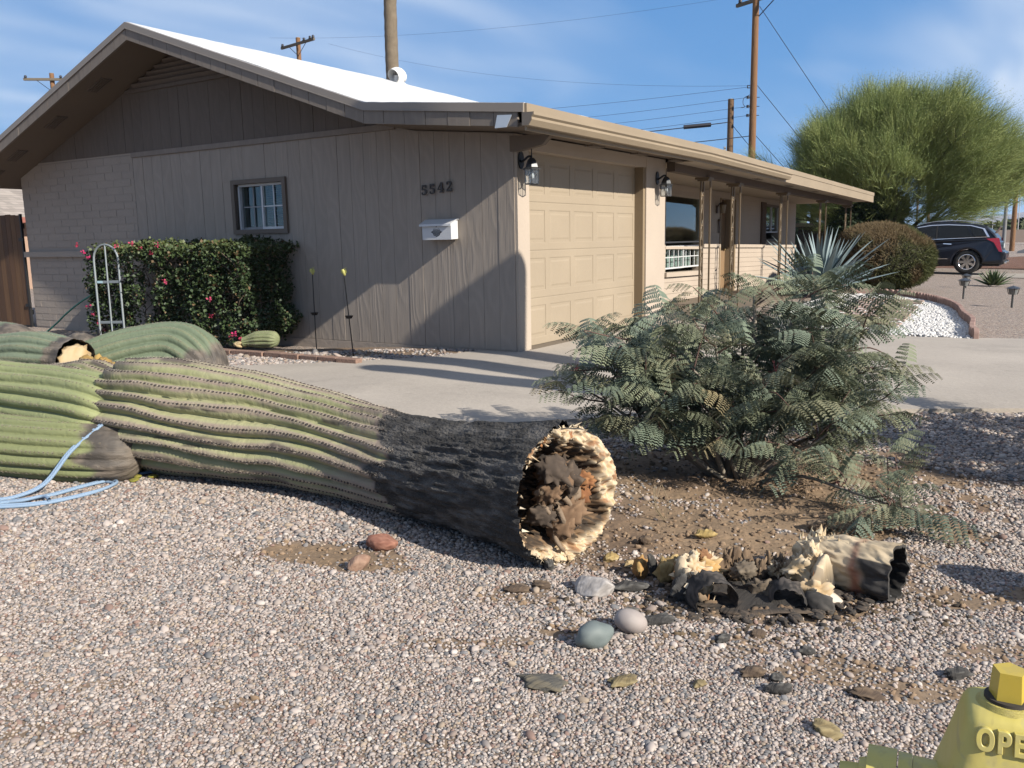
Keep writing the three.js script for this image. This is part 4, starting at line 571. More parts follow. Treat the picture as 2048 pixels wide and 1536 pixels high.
arm('broken_saguaro', 'short corky grey saguaro arm end poking up near the metal frame', { pts: [V(-3.52, 0.36, -6.95), V(-3.6, 0.32, -7.2), V(-3.8, 0.2, -7.5), V(-4.0, 0.13, -7.7)], r: 0.15, ribs: 14, sd: 25, seg: 60 }, [1, 1], (q) => sm(0.55, 0.2, q), BLUEG);
arm('broken_saguaro', 'striped saguaro arm with corky end at the left edge of the photo', { pts: [V(-4.12, 0.27, -7.35), V(-4.4, 0.3, -7.5), V(-4.8, 0.3, -7.65), V(-5.4, 0.2, -7.9)], r: 0.24, ribs: 16, sd: 29, seg: 90 }, [1, 1], (q, a) => sm(0.3, 0.1, q + 0.05 * sn(Math.cos(a) * 2, Math.sin(a) * 2, 7)), [0.17, 0.22, 0.14]);
{ // torn tissue on the joint and wet pulp on the gravel
  srand(71); const j = thing('saguaro_pulp', 'yellow green crushed cactus pulp on the gravel under the lower arm', 'cactus pulp', [-2.13, gAt(-2.13, -4.64), -4.62]);
  for (let i = 0; i < 26; i++) { const m = part('pulp_shred', lump(rr(0.02, 0.05), rr(0.006, 0.014), rr(0.015, 0.03), 2, 0.5, 2, rr(0, 90), () => mixc([0.20, 0.22, 0.03], [0.36, 0.30, 0.05], rnd()), 0.3), VC, j); m.position.set(rr(-0.2, 0.16), 0.012, rr(-0.06, 0.12)); m.rotation.y = rr(0, 6); }
  const k = thing('saguaro_tissue', 'ochre torn strip of cactus tissue atop the broken joint', 'cactus pulp', [-2.84, 0.45, -5.6]);
  for (let i = 0; i < 20; i++) { const u = i / 19; const m = part('tissue_shred', lump(rr(0.03, 0.045), rr(0.02, 0.04), 0.03, 2, 0.5, 2.2, rr(0, 90), () => mixc([0.50, 0.33, 0.10], [0.24, 0.14, 0.04], rnd()), 0.3), VC, k); m.position.set(mix(-0.08, 0.36, u) + rr(-0.03, 0.03), 0.05 * Math.sin(u * 3) + rr(-0.02, 0.02) - 0.06, mix(-0.15, 0.2, u)); }
  for (let i = 0; i < 10; i++) { const m = part('tissue_lump', lump(rr(0.05, 0.09), rr(0.03, 0.05), rr(0.05, 0.09), 3, 0.4, 2.2, rr(0, 90), (x, y, z, n) => mixc([0.23, 0.22, 0.13], [0.12, 0.10, 0.085], sm(-0.2, 0.4, n))), VC, k); m.position.set(rr(0.0, 0.5), rr(-0.12, -0.02), rr(-0.1, 0.35)); }
  const s = arm('cactus_tip', 'small ribbed saguaro tip lying on the red brick edging', { pts: [V(-3.02, 0.10, -9.66), V(-2.9, 0.12, -9.66), V(-2.72, 0.13, -9.63), V(-2.60, 0.12, -9.60)], r: 0.088, ribs: 13, sd: 35, seg: 60, rf: (q) => 0.05 + 0.04 * sm(0, 0.45, q), cs: 0.003 }, [0, 1], (q) => 0, [0.25, 0.29, 0.14])[0];
  for (let i = 0; i < 7; i++) { const m = part('torn_fibre', lump(0.05, 0.02, 0.025, 2, 0.5, 2.2, rr(0, 60), () => [0.52, 0.40, 0.22]), VC, s); m.position.set(-3.04 + rr(-0.06, 0.03), 0.10 + rr(-0.035, 0.035), -9.66 + rr(-0.04, 0.04)); m.rotation.z = rr(-0.6, 0.6); }
}
{ // blue rope, doubled
  const rope = thing('blue_rope', 'light blue doubled rope looped over the lower saguaro arm', 'rope'); const Y = (x, z, h = 0.014) => V(x, gAt(x, z) + h, z);
  const rb = tex(64, 64, (u, v) => { const d = Math.sin((u + v * 2) * 6.283 * 2); const w = Math.sin((u * 2 - v * 3) * 6.283); return d > 0.7 ? [0.55, 0.62, 0.70] : w > 0.82 ? [0.06, 0.10, 0.22] : [0.20, 0.36, 0.56]; }, 0.05, 0.05, true); rb.repeat.set(60, 2);
  const mR = mat([1, 1, 1], { map: rb, roughness: 0.8 });
  const strand = (q, off) => part('strand', tube(q.map((p) => V(p.x + off[0], p.y + off[1], p.z + off[2])), 0.0085, 120, 8), mR, rope);
  const a = [V(-2.16, 0.29, -4.66), V(-2.235, 0.225, -4.53), V(-2.33, 0.13, -4.42), Y(-2.43, -4.30, 0.05), Y(-2.53, -4.20), Y(-2.60, -4.15), Y(-2.60, -4.09), Y(-2.52, -4.12), Y(-2.38, -4.22), Y(-2.27, -4.40), Y(-2.2, -4.50), Y(-2.05, -4.66), Y(-1.93, -4.80)];
  strand(a, [0, 0, 0]); strand(a, [0.017, 0.002, 0.014]);
  const b = [Y(-2.75, -4.02), Y(-2.5, -4.04), Y(-2.33, -4.10), Y(-2.22, -4.20), Y(-2.14, -4.33), Y(-2.13, -4.44), Y(-2.19, -4.48)]; strand(b, [0, 0, 0]); strand(b, [0.01, 0.003, -0.022]);
  const c = [Y(-2.30, -4.12, 0.03), Y(-2.36, -4.17, 0.03), Y(-2.45, -4.12, 0.02), Y(-2.7, -4.10)]; strand(c, [0, 0, 0]);
}
// ================================================================ stump remains, rocks, debris
{
  srand(81);
  // hollow ring of the root crown still in the soil
  const cx = 0.90, cz = -3.10, gyv = gAt(cx, cz), t = thing('saguaro_stump', 'hollow torn saguaro stump with black cavities and cream splinters', 'stump', [cx, gyv, cz]);
  const na = 200, P = [], C = [], I = []; const rx = 0.275, rz = 0.165;
  const Hh = (a) => { const s = Math.sin(a), c = Math.cos(a); let h = 0.108 + 0.03 * sn(c * 3, s * 3, 4) + 0.03 * Math.pow(vn(c * 10, s * 10, 2), 2) + 0.03 * vn(c * 44, s * 44, 5) - 0.035; if (s > 0.1) h *= mix(1, 0.07, sm(-0.1, 0.45, s) * sm(1.0, 0.75, Math.abs(c))); return h + 0.05 * sm(0.6, 0.95, c) * (s < 0.5 ? 1 : 0.3) + 0.03 * sm(-0.6, -0.95, c); };
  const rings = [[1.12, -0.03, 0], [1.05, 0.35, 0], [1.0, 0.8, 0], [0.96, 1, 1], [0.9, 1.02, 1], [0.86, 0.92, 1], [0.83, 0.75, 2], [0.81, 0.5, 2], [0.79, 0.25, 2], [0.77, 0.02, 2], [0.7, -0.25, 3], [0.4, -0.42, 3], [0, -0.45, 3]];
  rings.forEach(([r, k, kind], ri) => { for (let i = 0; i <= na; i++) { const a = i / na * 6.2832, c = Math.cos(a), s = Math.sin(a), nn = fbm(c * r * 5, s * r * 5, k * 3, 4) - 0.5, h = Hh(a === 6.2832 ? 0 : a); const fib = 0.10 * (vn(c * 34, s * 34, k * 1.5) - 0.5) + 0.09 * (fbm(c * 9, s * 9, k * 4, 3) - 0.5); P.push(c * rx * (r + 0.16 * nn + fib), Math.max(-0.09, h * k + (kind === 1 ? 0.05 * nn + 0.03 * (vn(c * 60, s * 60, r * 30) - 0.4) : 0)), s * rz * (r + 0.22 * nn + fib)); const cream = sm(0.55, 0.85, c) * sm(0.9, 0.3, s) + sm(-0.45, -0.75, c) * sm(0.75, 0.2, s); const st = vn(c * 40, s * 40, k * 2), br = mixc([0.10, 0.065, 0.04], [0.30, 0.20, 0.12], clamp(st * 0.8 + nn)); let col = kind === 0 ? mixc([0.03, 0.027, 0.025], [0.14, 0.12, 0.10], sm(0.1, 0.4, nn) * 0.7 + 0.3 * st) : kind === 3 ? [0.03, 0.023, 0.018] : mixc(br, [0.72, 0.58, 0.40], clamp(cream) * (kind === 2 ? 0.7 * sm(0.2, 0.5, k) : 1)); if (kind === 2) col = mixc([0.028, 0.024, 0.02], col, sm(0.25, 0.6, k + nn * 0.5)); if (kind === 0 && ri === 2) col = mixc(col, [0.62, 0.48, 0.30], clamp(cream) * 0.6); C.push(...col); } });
  for (let j = 0; j < rings.length - 1; j++) for (let i = 0; i < na; i++) { const a = j * (na + 1) + i, b = a + na + 1; I.push(a, b, a + 1, a + 1, b, b + 1); }
  const g = new THREE.BufferGeometry(); g.setAttribute('position', new THREE.Float32BufferAttribute(P, 3)); g.setAttribute('color', new THREE.Float32BufferAttribute(C, 3)); g.setIndex(I); g.computeVertexNormals(); part('stump_shell', g, mat([1, 1, 1], { vertexColors: true, roughness: 0.95, side: THREE.DoubleSide }), t);
  { const md = part('char_mound', lump(0.36, 0.032, 0.15, 6, 0.55, 5.5, 7, (x, y, z, n) => mixc([0.035, 0.03, 0.026], [0.17, 0.12, 0.08], sm(0.0, 0.5, n)), 0.4), VCB, t); md.position.set(-0.02, 0.0, 0.03); }
  for (let i = 0; i < 30; i++) { const left = i % 2, a = left ? rr(2.5, 4.1) : rr(-1.2, 0.4), c0 = Math.cos(a), s0 = Math.sin(a), r = rr(0.018, 0.042); const m = part('torn_flesh', lump(r * rr(0.7, 1.3), r * rr(0.8, 1.5), r * rr(0.5, 0.9), 4, 1.0, 3.2, rr(0, 99), rnd() < 0.2 ? shade([0.24, 0.11, 0.05], [0.48, 0.28, 0.13]) : shade([0.56, 0.40, 0.22], [0.80, 0.68, 0.50]), 0.7), VC, t); m.position.set(c0 * rx * rr(0.82, 1.02), Hh((a + 6.2832) % 6.2832) * rr(0.5, 1.05), s0 * rz * rr(0.8, 1)); m.rotation.set(rr(-0.5, 0.5), rr(0, 6), rr(-0.5, 0.5)); }
  const shard = (x, y, z, h, w, c, lx, lz, th = 0.4) => { const q = new THREE.ConeGeometry(w, h, 5, 3); const p = q.attributes.position; for (let i = 0; i < p.count; i++) p.setXYZ(i, p.getX(i) * (1 + 0.5 * sn(p.getY(i) * 40, x * 90, i)), p.getY(i), p.getZ(i) * th); q.translate(0, h / 2, 0); const f = q.toNonIndexed(); f.computeVertexNormals(); const o = part('splinter', f, mat(c, { roughness: 0.9 }), t); o.position.set(x, y, z); o.rotation.set(lz, rr(0, 6), lx); };
  for (let i = 0; i < 34; i++) { const left = i % 2, a = left ? rr(2.3, 4.0) : rr(-1.1, 0.55), c = Math.cos(a), s = Math.sin(a); shard(c * rx * rr(0.8, 1), Hh((a + 6.2832) % 6.2832) * rr(0.45, 0.9), s * rz * rr(0.8, 1), rr(0.015, 0.045), rr(0.003, 0.008), rnd() < 0.15 ? [0.34, 0.17, 0.07] : mixc([0.78, 0.66, 0.47], [0.62, 0.44, 0.24], rnd()), rr(-0.4, 0.4), rr(-0.4, 0.4)); }
  for (let i = 0; i < 14; i++) { const m = part('rotten_fibre', lump(rr(0.018, 0.035), rr(0.03, 0.06), rr(0.015, 0.03), 4, 1.1, 3.6, rr(0, 99), shade([0.10, 0.068, 0.042], [0.30, 0.205, 0.125]), 0.6), VC, t); m.position.set(-0.15 + 0.3 * i / 13, rr(0.03, 0.07), rr(-0.16, -0.10)); m.rotation.set(rr(-0.3, 0.3), rr(0, 6), rr(-0.3, 0.3)); }
  for (const [x, y, z, r, c1, c2] of [[0.2, 0.085, -0.02, 0.06, [0.74, 0.62, 0.44], [0.58, 0.41, 0.22]], [0.215, 0.035, 0.06, 0.055, [0.70, 0.56, 0.38], [0.55, 0.38, 0.2]], [-0.22, 0.07, -0.03, 0.055, [0.72, 0.57, 0.38], [0.55, 0.33, 0.15]], [-0.16, 0.075, -0.08, 0.05, [0.70, 0.50, 0.26], [0.5, 0.3, 0.1]], [0.03, 0.03, 0.03, 0.045, [0.22, 0.17, 0.12], [0.12, 0.09, 0.06]], [-0.03, 0.09, -0.02, 0.04, [0.25, 0.20, 0.14], [0.13, 0.1, 0.07]]]) { const m = part('torn_flesh', lump(r * 1.2, r * 0.95, r * 0.9, 5, 0.85, 3.2, rr(0, 40), shade(c2, c1), 0.6), VC, t); m.position.set(x, y, z); }
  for (let i = 0; i < 90; i++) { const a = rr(0.1, 3.1), q = rr(0.95, 1.6), x = Math.cos(a) * rx * q, z = Math.sin(a) * rz * q; const m = part('char_crumb', lump(rr(0.008, 0.03), rr(0.004, 0.012), rr(0.008, 0.022), 2, 0.9, 2.6, rr(0, 99), shade([0.04, 0.035, 0.03], [0.15, 0.11, 0.08]), 0.6), VC, t); m.position.set(x, 0.006, z); m.rotation.y = rr(0, 6); }
}
{ // two charred hollow ribs of bark facing the lens at the foot of the stump
  srand(86); for (const [x, z, r, l, yaw, lb] of [[0.715, -2.985, 0.075, 0.11, 0.15, 'black hollow bark arch at the left foot of the stump'], [1.0, -3.0, 0.06, 0.09, -0.2, 'smaller black bark arch at the right foot of the stump']]) { const g = new THREE.CylinderGeometry(r, r * 1.1, l, 40, 8, true); const p = g.attributes.position, C = []; for (let i = 0; i < p.count; i++) { const a = Math.atan2(p.getZ(i), p.getX(i)), k = 1 + 0.35 * (fbm(Math.cos(a) * 3 + x * 9, Math.sin(a) * 3, p.getY(i) * 20, 4) - 0.5); p.setXYZ(i, p.getX(i) * k, p.getY(i) + 0.02 * sn(Math.cos(a) * 5, Math.sin(a) * 5, x), p.getZ(i) * k); C.push(...mixc([0.025, 0.022, 0.02], [0.12, 0.10, 0.085], sm(0.4, 0.75, fbm(a * 5, p.getY(i) * 60, 3, 3)))); } g.setAttribute('color', new THREE.Float32BufferAttribute(C, 3)); g.rotateX(Math.PI / 2); g.computeVertexNormals(); single('bark_arch', g, mat([1, 1, 1], { vertexColors: true, roughness: 0.95, side: THREE.DoubleSide }), lb, 'bark', [x, gAt(x, z) + r * 0.55, z], yaw, 'cactus debris scattered on the gravel'); }
}
{ // hollow charred section of trunk lying beside the stump
  srand(91); const a0 = V(1.15, gAt(1.18, -3.2) + 0.095, -3.34), a1 = V(1.43, gAt(1.43, -3.07) + 0.105, -3.06), t = thing('hollow_log', 'short hollow saguaro log, cream at left and charred black inside at right', 'log');
  const ax = V().subVectors(a1, a0).normalize(), N = V().crossVectors(ax, V(0, 1, 0)).normalize(), B = V().crossVectors(N, ax), P = [], C = [], I = [], na = 120, prof = []; const Lg = a1.distanceTo(a0);
  for (let i = 0; i <= 40; i++) prof.push([i / 40, 0]); for (let i = 0; i <= 6; i++) prof.push([1, i / 6]); for (let i = 40; i >= 0; i--) prof.push([0.15 + 0.85 * i / 40, 1]);
  for (const [s, k] of prof) for (let i = 0; i <= na; i++) { const a = i / na * 6.2832, c = Math.cos(a), d = Math.sin(a), nn = fbm(c * 2.4, d * 2.4, s * 5, 4) - 0.5, edge = 0.012 * sn(c * 4, d * 4, 8); const ro = (0.100 + 0.008 * sm(0, 0.4, s)) * (1 + 0.5 * nn + 0.10 * (fbm(c * 7, d * 7, s * 12, 3) - 0.5)) * (0.5 + 0.5 * sm(-0.05, 0.3, s)) * (1 - 0.22 * sm(0.5, 1, d) * sm(0.55, 0.2, s)), ri = ro * (0.87 - 0.5 * sm(0.4, 0.0, s)); const r = mix(ro, ri, k), l = s * Lg + edge * sm(0.5, 1, s), p = V().copy(a0).addScaledVector(ax, l).addScaledVector(N, c * r).addScaledVector(B, d * r); P.push(p.x, p.y, p.z);
    const bl = sm(0.68, 0.78, s + 0.07 * nn * 2 + 0.06 * d); let col = mixc([0.72, 0.58, 0.39], [0.60, 0.45, 0.27], sm(-0.1, 0.3, nn)); col = mixc(col, [0.36, 0.16, 0.10], sm(0.58, 0.68, s + 0.1 * nn) * (1 - bl)); col = mixc(col, mixc([0.028, 0.026, 0.025], [0.07, 0.062, 0.055], fbm(c * 9, d * 9, s * 20, 3)), bl * (k > 0.05 ? 1 : d > 0.55 ? 0.15 : 1)); if (k > 0.8) col = [0.02, 0.018, 0.016]; C.push(...col); }
  const m = na + 1; for (let j = 0; j < prof.length - 1; j++) for (let i = 0; i < na; i++) { const a = j * m + i, b = a + m; I.push(a, a + 1, b, b, a + 1, b + 1); }
  const g = new THREE.BufferGeometry(); g.setAttribute('position', new THREE.Float32BufferAttribute(P, 3)); g.setAttribute('color', new THREE.Float32BufferAttribute(C, 3)); g.setIndex(I); g.computeVertexNormals(); part('log_shell', g, mat([1, 1, 1], { vertexColors: true, roughness: 0.9, side: THREE.DoubleSide }), t);
  for (let i = 0; i < 60; i++) { const u = rr(0.0, 0.75), h = rr(0.015, 0.055), q = new THREE.ConeGeometry(rr(0.006, 0.018), h, 4, 1).toNonIndexed(); q.scale(1, 1, 0.4); q.computeVertexNormals(); const o = part('splinter', q, mat(mixc([0.80, 0.69, 0.50], [0.66, 0.5, 0.3], rnd()), { roughness: 0.9 }), t); o.position.copy(a0).addScaledVector(ax, u * Lg).addScaledVector(B, rr(0.06, 0.095)).addScaledVector(N, rr(-0.07, 0.05)); o.rotation.set(rr(-0.5, 0.5), rr(0, 6), rr(-0.5, 0.5)); }
  const fl = part('split_slab', lump(0.09, 0.02, 0.04, 3, 0.35, 2, 5, shade([0.74, 0.66, 0.55], [0.5, 0.36, 0.24]), 0.3), VC, t); fl.position.set(1.15, gAt(1.15, -3.02) + 0.035, -3.03); fl.rotation.set(0.1, -0.5, -0.45);
  const fk = part('char_block', lump(0.06, 0.04, 0.035, 3, 0.4, 2, 8, shade([0.03, 0.028, 0.026], [0.10, 0.09, 0.08]), 0.5), VC, t); fk.position.set(1.1, gAt(1.1, -2.98) + 0.03, -2.97); fk.rotation.set(0.1, -0.4, -0.3);
}
// an angular stone: hull-like facets cut by random planes
function facetRock(sx, sy, sz, sd, cuts, colA, colB) {
  srand(sd); let g = new THREE.IcosahedronGeometry(1, 5); const p = g.attributes.position, pl = []; for (let i = 0; i < cuts; i++) pl.push([V(rr(-1, 1), rr(-0.7, 1), rr(-1, 1)).normalize(), rr(0.62, 0.9)]); const C = new Float32Array(p.count * 3), U = new Float32Array(p.count * 2);
  for (let i = 0; i < p.count; i++) { const v = V(p.getX(i), p.getY(i), p.getZ(i)); for (const [n, d] of pl) { const q = v.dot(n); if (q > d) v.addScaledVector(n, d - q); } const nn = fbm(v.x * 5 + sd, v.y * 5, v.z * 5, 4) - 0.5; v.multiplyScalar(1 + 0.10 * nn); p.setXYZ(i, v.x * sx, v.y * sy, v.z * sz); C.set(mixc(colA, colB, sm(-0.2, 0.25, nn + 0.3 * (fbm(v.x * 2, v.y * 2 + sd, v.z * 2, 2) - 0.5))), i * 3); U[i * 2] = v.x * sx + v.z * sz; U[i * 2 + 1] = v.y * sy; }
  g.setAttribute('color', new THREE.BufferAttribute(C, 3)); g.setAttribute('uv', new THREE.BufferAttribute(U, 2)); g.deleteAttribute('normal'); const m = mergeVertices(g, 1e-5); m.computeVertexNormals(); return m;
}
function stone(name, label, x, z, s, sd, cuts, a, b, rot) { const o = single(name, facetRock(s[0], s[1], s[2], sd, cuts, a, b), mat([1, 1, 1], { vertexColors: true, roughness: 0.92, bumpMap: blockB, bumpScale: 0.006 }), label, 'rock', [x, gAt(x, z) + s[1] * 0.72, z]); o.rotation.set(...rot); return o; }
function rock(name, label, cat, x, z, s, det, amp, fq, sd, colf, m = VC, sink = 0.25, rot = [0, 0, 0], sharp = 0, group) { const o = single(name, lump(s[0], s[1], s[2], det, amp, fq, sd, colf, sharp), m, label, cat, [x, gAt(x, z) + s[1] * (1 - sink), z], 0, group); o.rotation.set(...rot); return o; }
srand(101);
const RK = mat([1, 1, 1], { vertexColors: true, roughness: 0.9, bumpMap: blockB, bumpScale: 0.006 });
stone('red_rock', 'blocky reddish brown rock on bare dirt before the trunk', -0.585, -3.58, [0.086, 0.04, 0.05], 303, 11, [0.25, 0.10, 0.065], [0.42, 0.20, 0.135], [0.05, -0.35, 0.08]);
stone('tan_rock', 'smaller tan stone below the reddish rock', -0.635, -3.34, [0.055, 0.034, 0.036], 309, 9, [0.30, 0.175, 0.12], [0.42, 0.27, 0.19], [0, 0.7, 0.25]);
stone('white_rock', 'pale jagged broken rock beside the stump', 0.305, -3.11, [0.085, 0.05, 0.065], 317, 13, [0.38, 0.35, 0.33], [0.62, 0.58, 0.55], [0.1, -0.3, 0.1]);
rock('green_grey_stone', 'smooth blue grey river stone on the gravel', 'stone', 0.258, -2.70, [0.068, 0.046, 0.05], 4, 0.42, 0.75, 21.7, shade([0.17, 0.205, 0.20], [0.215, 0.25, 0.24]), mat([1, 1, 1], { vertexColors: true, roughness: 0.7 }), 0.16, [0, 0.3, 0.12]);
rock('pale_river_stone', 'smooth pale grey oval stone behind the blue grey one', 'stone', 0.395, -2.80, [0.058, 0.042, 0.044], 4, 0.07, 0.8, 25, shade([0.42, 0.36, 0.33], [0.50, 0.44, 0.40]), mat([1, 1, 1], { vertexColors: true, roughness: 0.75 }), 0.14, [0, -0.4, -0.12]);
const CH = [[0.035, 0.032, 0.03], [0.13, 0.125, 0.115]], TN = [[0.20, 0.15, 0.07], [0.34, 0.27, 0.14]], BR = [[0.09, 0.06, 0.04], [0.20, 0.14, 0.09]];
for (const [nm, lb, x, z, s, k, rot, sd] of [
  ['bark_slab', 'grey black bark slab lying right of the jagged pale rock', 0.44, -3.14, [0.065, 0.022, 0.028], CH, [0.1, 0.1, -0.1], 2],
  ['bark_flake', 'upright black bark flake at the left end of the stump', 0.545, -3.24, [0.022, 0.07, 0.012], CH, [0.2, 0.4, 0.3], 4],
  ['flesh_chunk', 'orange torn flesh chunk leaning on the black bark flake', 0.50, -3.27, [0.04, 0.05, 0.03], [[0.36, 0.17, 0.05], [0.58, 0.38, 0.14]], [0, 0.6, 0.2], 6],
  ['flesh_chunk', 'yellow brown spongy flesh chunk left of the stump hollow', 0.60, -3.22, [0.05, 0.055, 0.035], [[0.34, 0.22, 0.08], [0.55, 0.40, 0.18]], [0, 0.2, 0.1], 8],
  ['bark_slab', 'tilted dark bark piece against the stump front left', 0.625, -3.05, [0.05, 0.055, 0.03], CH, [-0.3, 0.6, 0.4], 10],
  ['bark_slab', 'flat grey bark plate right of the pale oval stone', 0.50, -2.86, [0.06, 0.016, 0.03], CH, [0, 0.1, 0], 12],
  ['bark_slab', 'grey bark crumb behind the pale oval stone', 0.41, -2.93, [0.04, 0.015, 0.02], [[0.10, 0.095, 0.085], [0.2, 0.18, 0.16]], [0, 0.5, 0], 14],
  ['bark_plate', 'large flat grey bark plate with tan edge on foreground gravel', 0.08, -2.44, [0.07, 0.014, 0.045], [[0.10, 0.098, 0.09], [0.24, 0.20, 0.13]], [0.06, -0.5, 0.05], 16],
  ['flesh_scrap', 'tan fibrous scrap right of the large bark plate', 0.325, -2.45, [0.045, 0.012, 0.028], TN, [0, 0.2, 0], 18],
  ['flesh_scrap', 'small tan scrap in line with the bark plate', 0.555, -2.44, [0.025, 0.01, 0.018], TN, [0, 0.9, 0], 20],
  ['bark_crumb', 'round brown bark crumb above the black one', 0.735, -2.50, [0.04, 0.018, 0.026], BR, [0, 0, 0], 22],
  ['bark_crumb', 'black oblong bark crumb in the lower middle gravel', 0.785, -2.40, [0.042, 0.018, 0.022], CH, [0, -0.2, 0.1], 24],
  ['bark_crumb', 'tiny black bark crumb beside the brown one', 0.80, -2.47, [0.022, 0.014, 0.018], CH, [0, 0.4, 0], 26],
  ['bark_plate', 'curled tan bark plate casting a dark shadow near the hydrant', 0.855, -2.19, [0.045, 0.012, 0.03], TN, [0.2, -0.5, -0.25], 28],
  ['bark_plate', 'brown bark plate on bare dirt left of the hydrant', 1.045, -2.38, [0.05, 0.014, 0.03], BR, [0.1, -0.3, -0.15], 30],
  ['bark_plate', 'dark grey layered bark piece just behind the hydrant cap', 1.375, -2.50, [0.045, 0.018, 0.022], CH, [0, 0.3, 0], 32],
  ['bark_crumb', 'black char crumb below the stump middle', 0.95, -2.64, [0.028, 0.016, 0.02], CH, [0, 0, 0], 34],
  ['bark_crumb', 'black char crumb below the stump left', 0.70, -2.74, [0.035, 0.014, 0.022], CH, [0, 0.8, 0], 36],
  ['bark_crumb', 'dark crumb just under the stump shell', 0.83, -2.78, [0.03, 0.012, 0.02], BR, [0, 0.3, 0], 38],
  ['flesh_scrap', 'yellow crumbly scrap on dirt under the bush', 0.86, -3.72, [0.05, 0.02, 0.028], [[0.34, 0.24, 0.08], [0.52, 0.38, 0.16]], [0, 0.1, 0], 40],
  ['dirt_clod', 'round brown dirt clod under the bush', 1.41, -3.83, [0.05, 0.032, 0.04], [[0.20, 0.14, 0.09], [0.30, 0.22, 0.145]], [0, 0, 0], 42],
  ['dirt_clod', 'small reddish clod between trunk end and bush', 0.57, -3.62, [0.028, 0.02, 0.024], BR, [0, 0.6, 0], 44],
  ['bark_crumb', 'dark matted crumb left below the torn trunk end', -0.0, -3.13, [0.045, 0.014, 0.03], BR, [0, 0.2, 0], 46],
  ['bark_crumb', 'dark matted crumb below the torn trunk end', 0.10, -3.17, [0.04, 0.014, 0.026], BR, [0, -0.4, 0], 48],
  ['bark_crumb', 'black curl of bark under the lower rim of the torn end', 0.135, -3.33, [0.02, 0.03, 0.02], CH, [0.3, 0, 0.2], 50],
  ['flesh_scrap', 'ochre flesh crumbs between trunk end and stump', 0.40, -3.43, [0.035, 0.02, 0.025], [[0.36, 0.25, 0.09], [0.55, 0.42, 0.2]], [0, 0.5, 0], 52],
  ['flesh_scrap', 'pale flesh crumb left of the black bark flake', 0.47, -3.37, [0.024, 0.016, 0.02], [[0.5, 0.36, 0.17], [0.66, 0.5, 0.3]], [0, 0.2, 0], 54],
]) rock(nm, lb, nm.startsWith('flesh') ? 'cactus scrap' : nm.startsWith('dirt') ? 'clod' : 'bark', x, z, s, 4, 0.6, 2.1, sd * 3.7, shade(k[0], k[1]), VCB, 0.2, rot, 0.45, 'cactus debris scattered on the gravel');

{ // soil clods and charred litter trodden into the bare earth
  srand(131); const cl = new THREE.IcosahedronGeometry(1, 1); { const p = cl.attributes.position; for (let i = 0; i < p.count; i++) { const k = 0.5 + 1.0 * vn(p.getX(i) * 2.9 + 5, p.getY(i) * 2.9, p.getZ(i) * 2.9); p.setXYZ(i, p.getX(i) * k, p.getY(i) * k * 0.7, p.getZ(i) * k); } } const cg = mergeVertices((() => { cl.deleteAttribute('uv'); cl.deleteAttribute('normal'); return cl; })(), 1e-3); cg.computeVertexNormals();
  const mk = (name, label, n, pick, cols, s0, s1) => { const im = stuffInst(uname(name), cg, mat([1, 1, 1], { roughness: 1 }), n, scene); tag(im, label, 'debris'); let i = 0; while (i < n) { const q = pick(); if (!q) continue; const s = s0 + (s1 - s0) * Math.pow(rnd(), 3); tmpO.position.set(q[0], yard(q[0], q[1]) + s * 0.25, q[1]); tmpO.rotation.set(rr(0, 3), rr(0, 6), 0); tmpO.scale.set(s * rr(0.8, 1.4), s * rr(0.6, 1), s); tmpO.updateMatrix(); im.setMatrixAt(i, tmpO.matrix); im.setColorAt(i, tmpC.setRGB(...mixc(cols[0], cols[1], rnd()))); i++; } };
  mk('soil_clods', 'loose brown soil clods around the bush and stump', 3600, () => { const x = rr(-1.1, 2.6), z = rr(-5.6, -2.3); return rnd() < dirt(x, z) ? [x, z] : null; }, [[0.22, 0.15, 0.095], [0.36, 0.25, 0.16]], 0.003, 0.014);
  mk('charred_litter', 'black and ochre charred crumbs strewn around the stump', 900, () => { const a = rr(0, 6.283), q = Math.pow(rnd(), 0.7) * 0.62; return [0.9 + Math.cos(a) * q * 1.25, -3.02 + Math.sin(a) * q * 0.55]; }, [[0.03, 0.027, 0.024], [0.20, 0.14, 0.08]], 0.003, 0.014);
}
// ================================================================ plants
const mLeafA = mat([0.215, 0.245, 0.145], { physical: true, roughness: 0.75, transmission: 0.12, thickness: 0, side: THREE.DoubleSide });
const mLeafB = mat([0.27, 0.27, 0.16], { physical: true, roughness: 0.75, transmission: 0.12, thickness: 0, side: THREE.DoubleSide });
const mLeafC = mat([0.175, 0.225, 0.155], { physical: true, roughness: 0.75, transmission: 0.12, thickness: 0, side: THREE.DoubleSide });
const mLeafD = mat([0.31, 0.255, 0.13], { physical: true, roughness: 0.8, transmission: 0.12, thickness: 0, side: THREE.DoubleSide });
const mRachis = mat([0.15, 0.085, 0.06], { roughness: 0.8 });
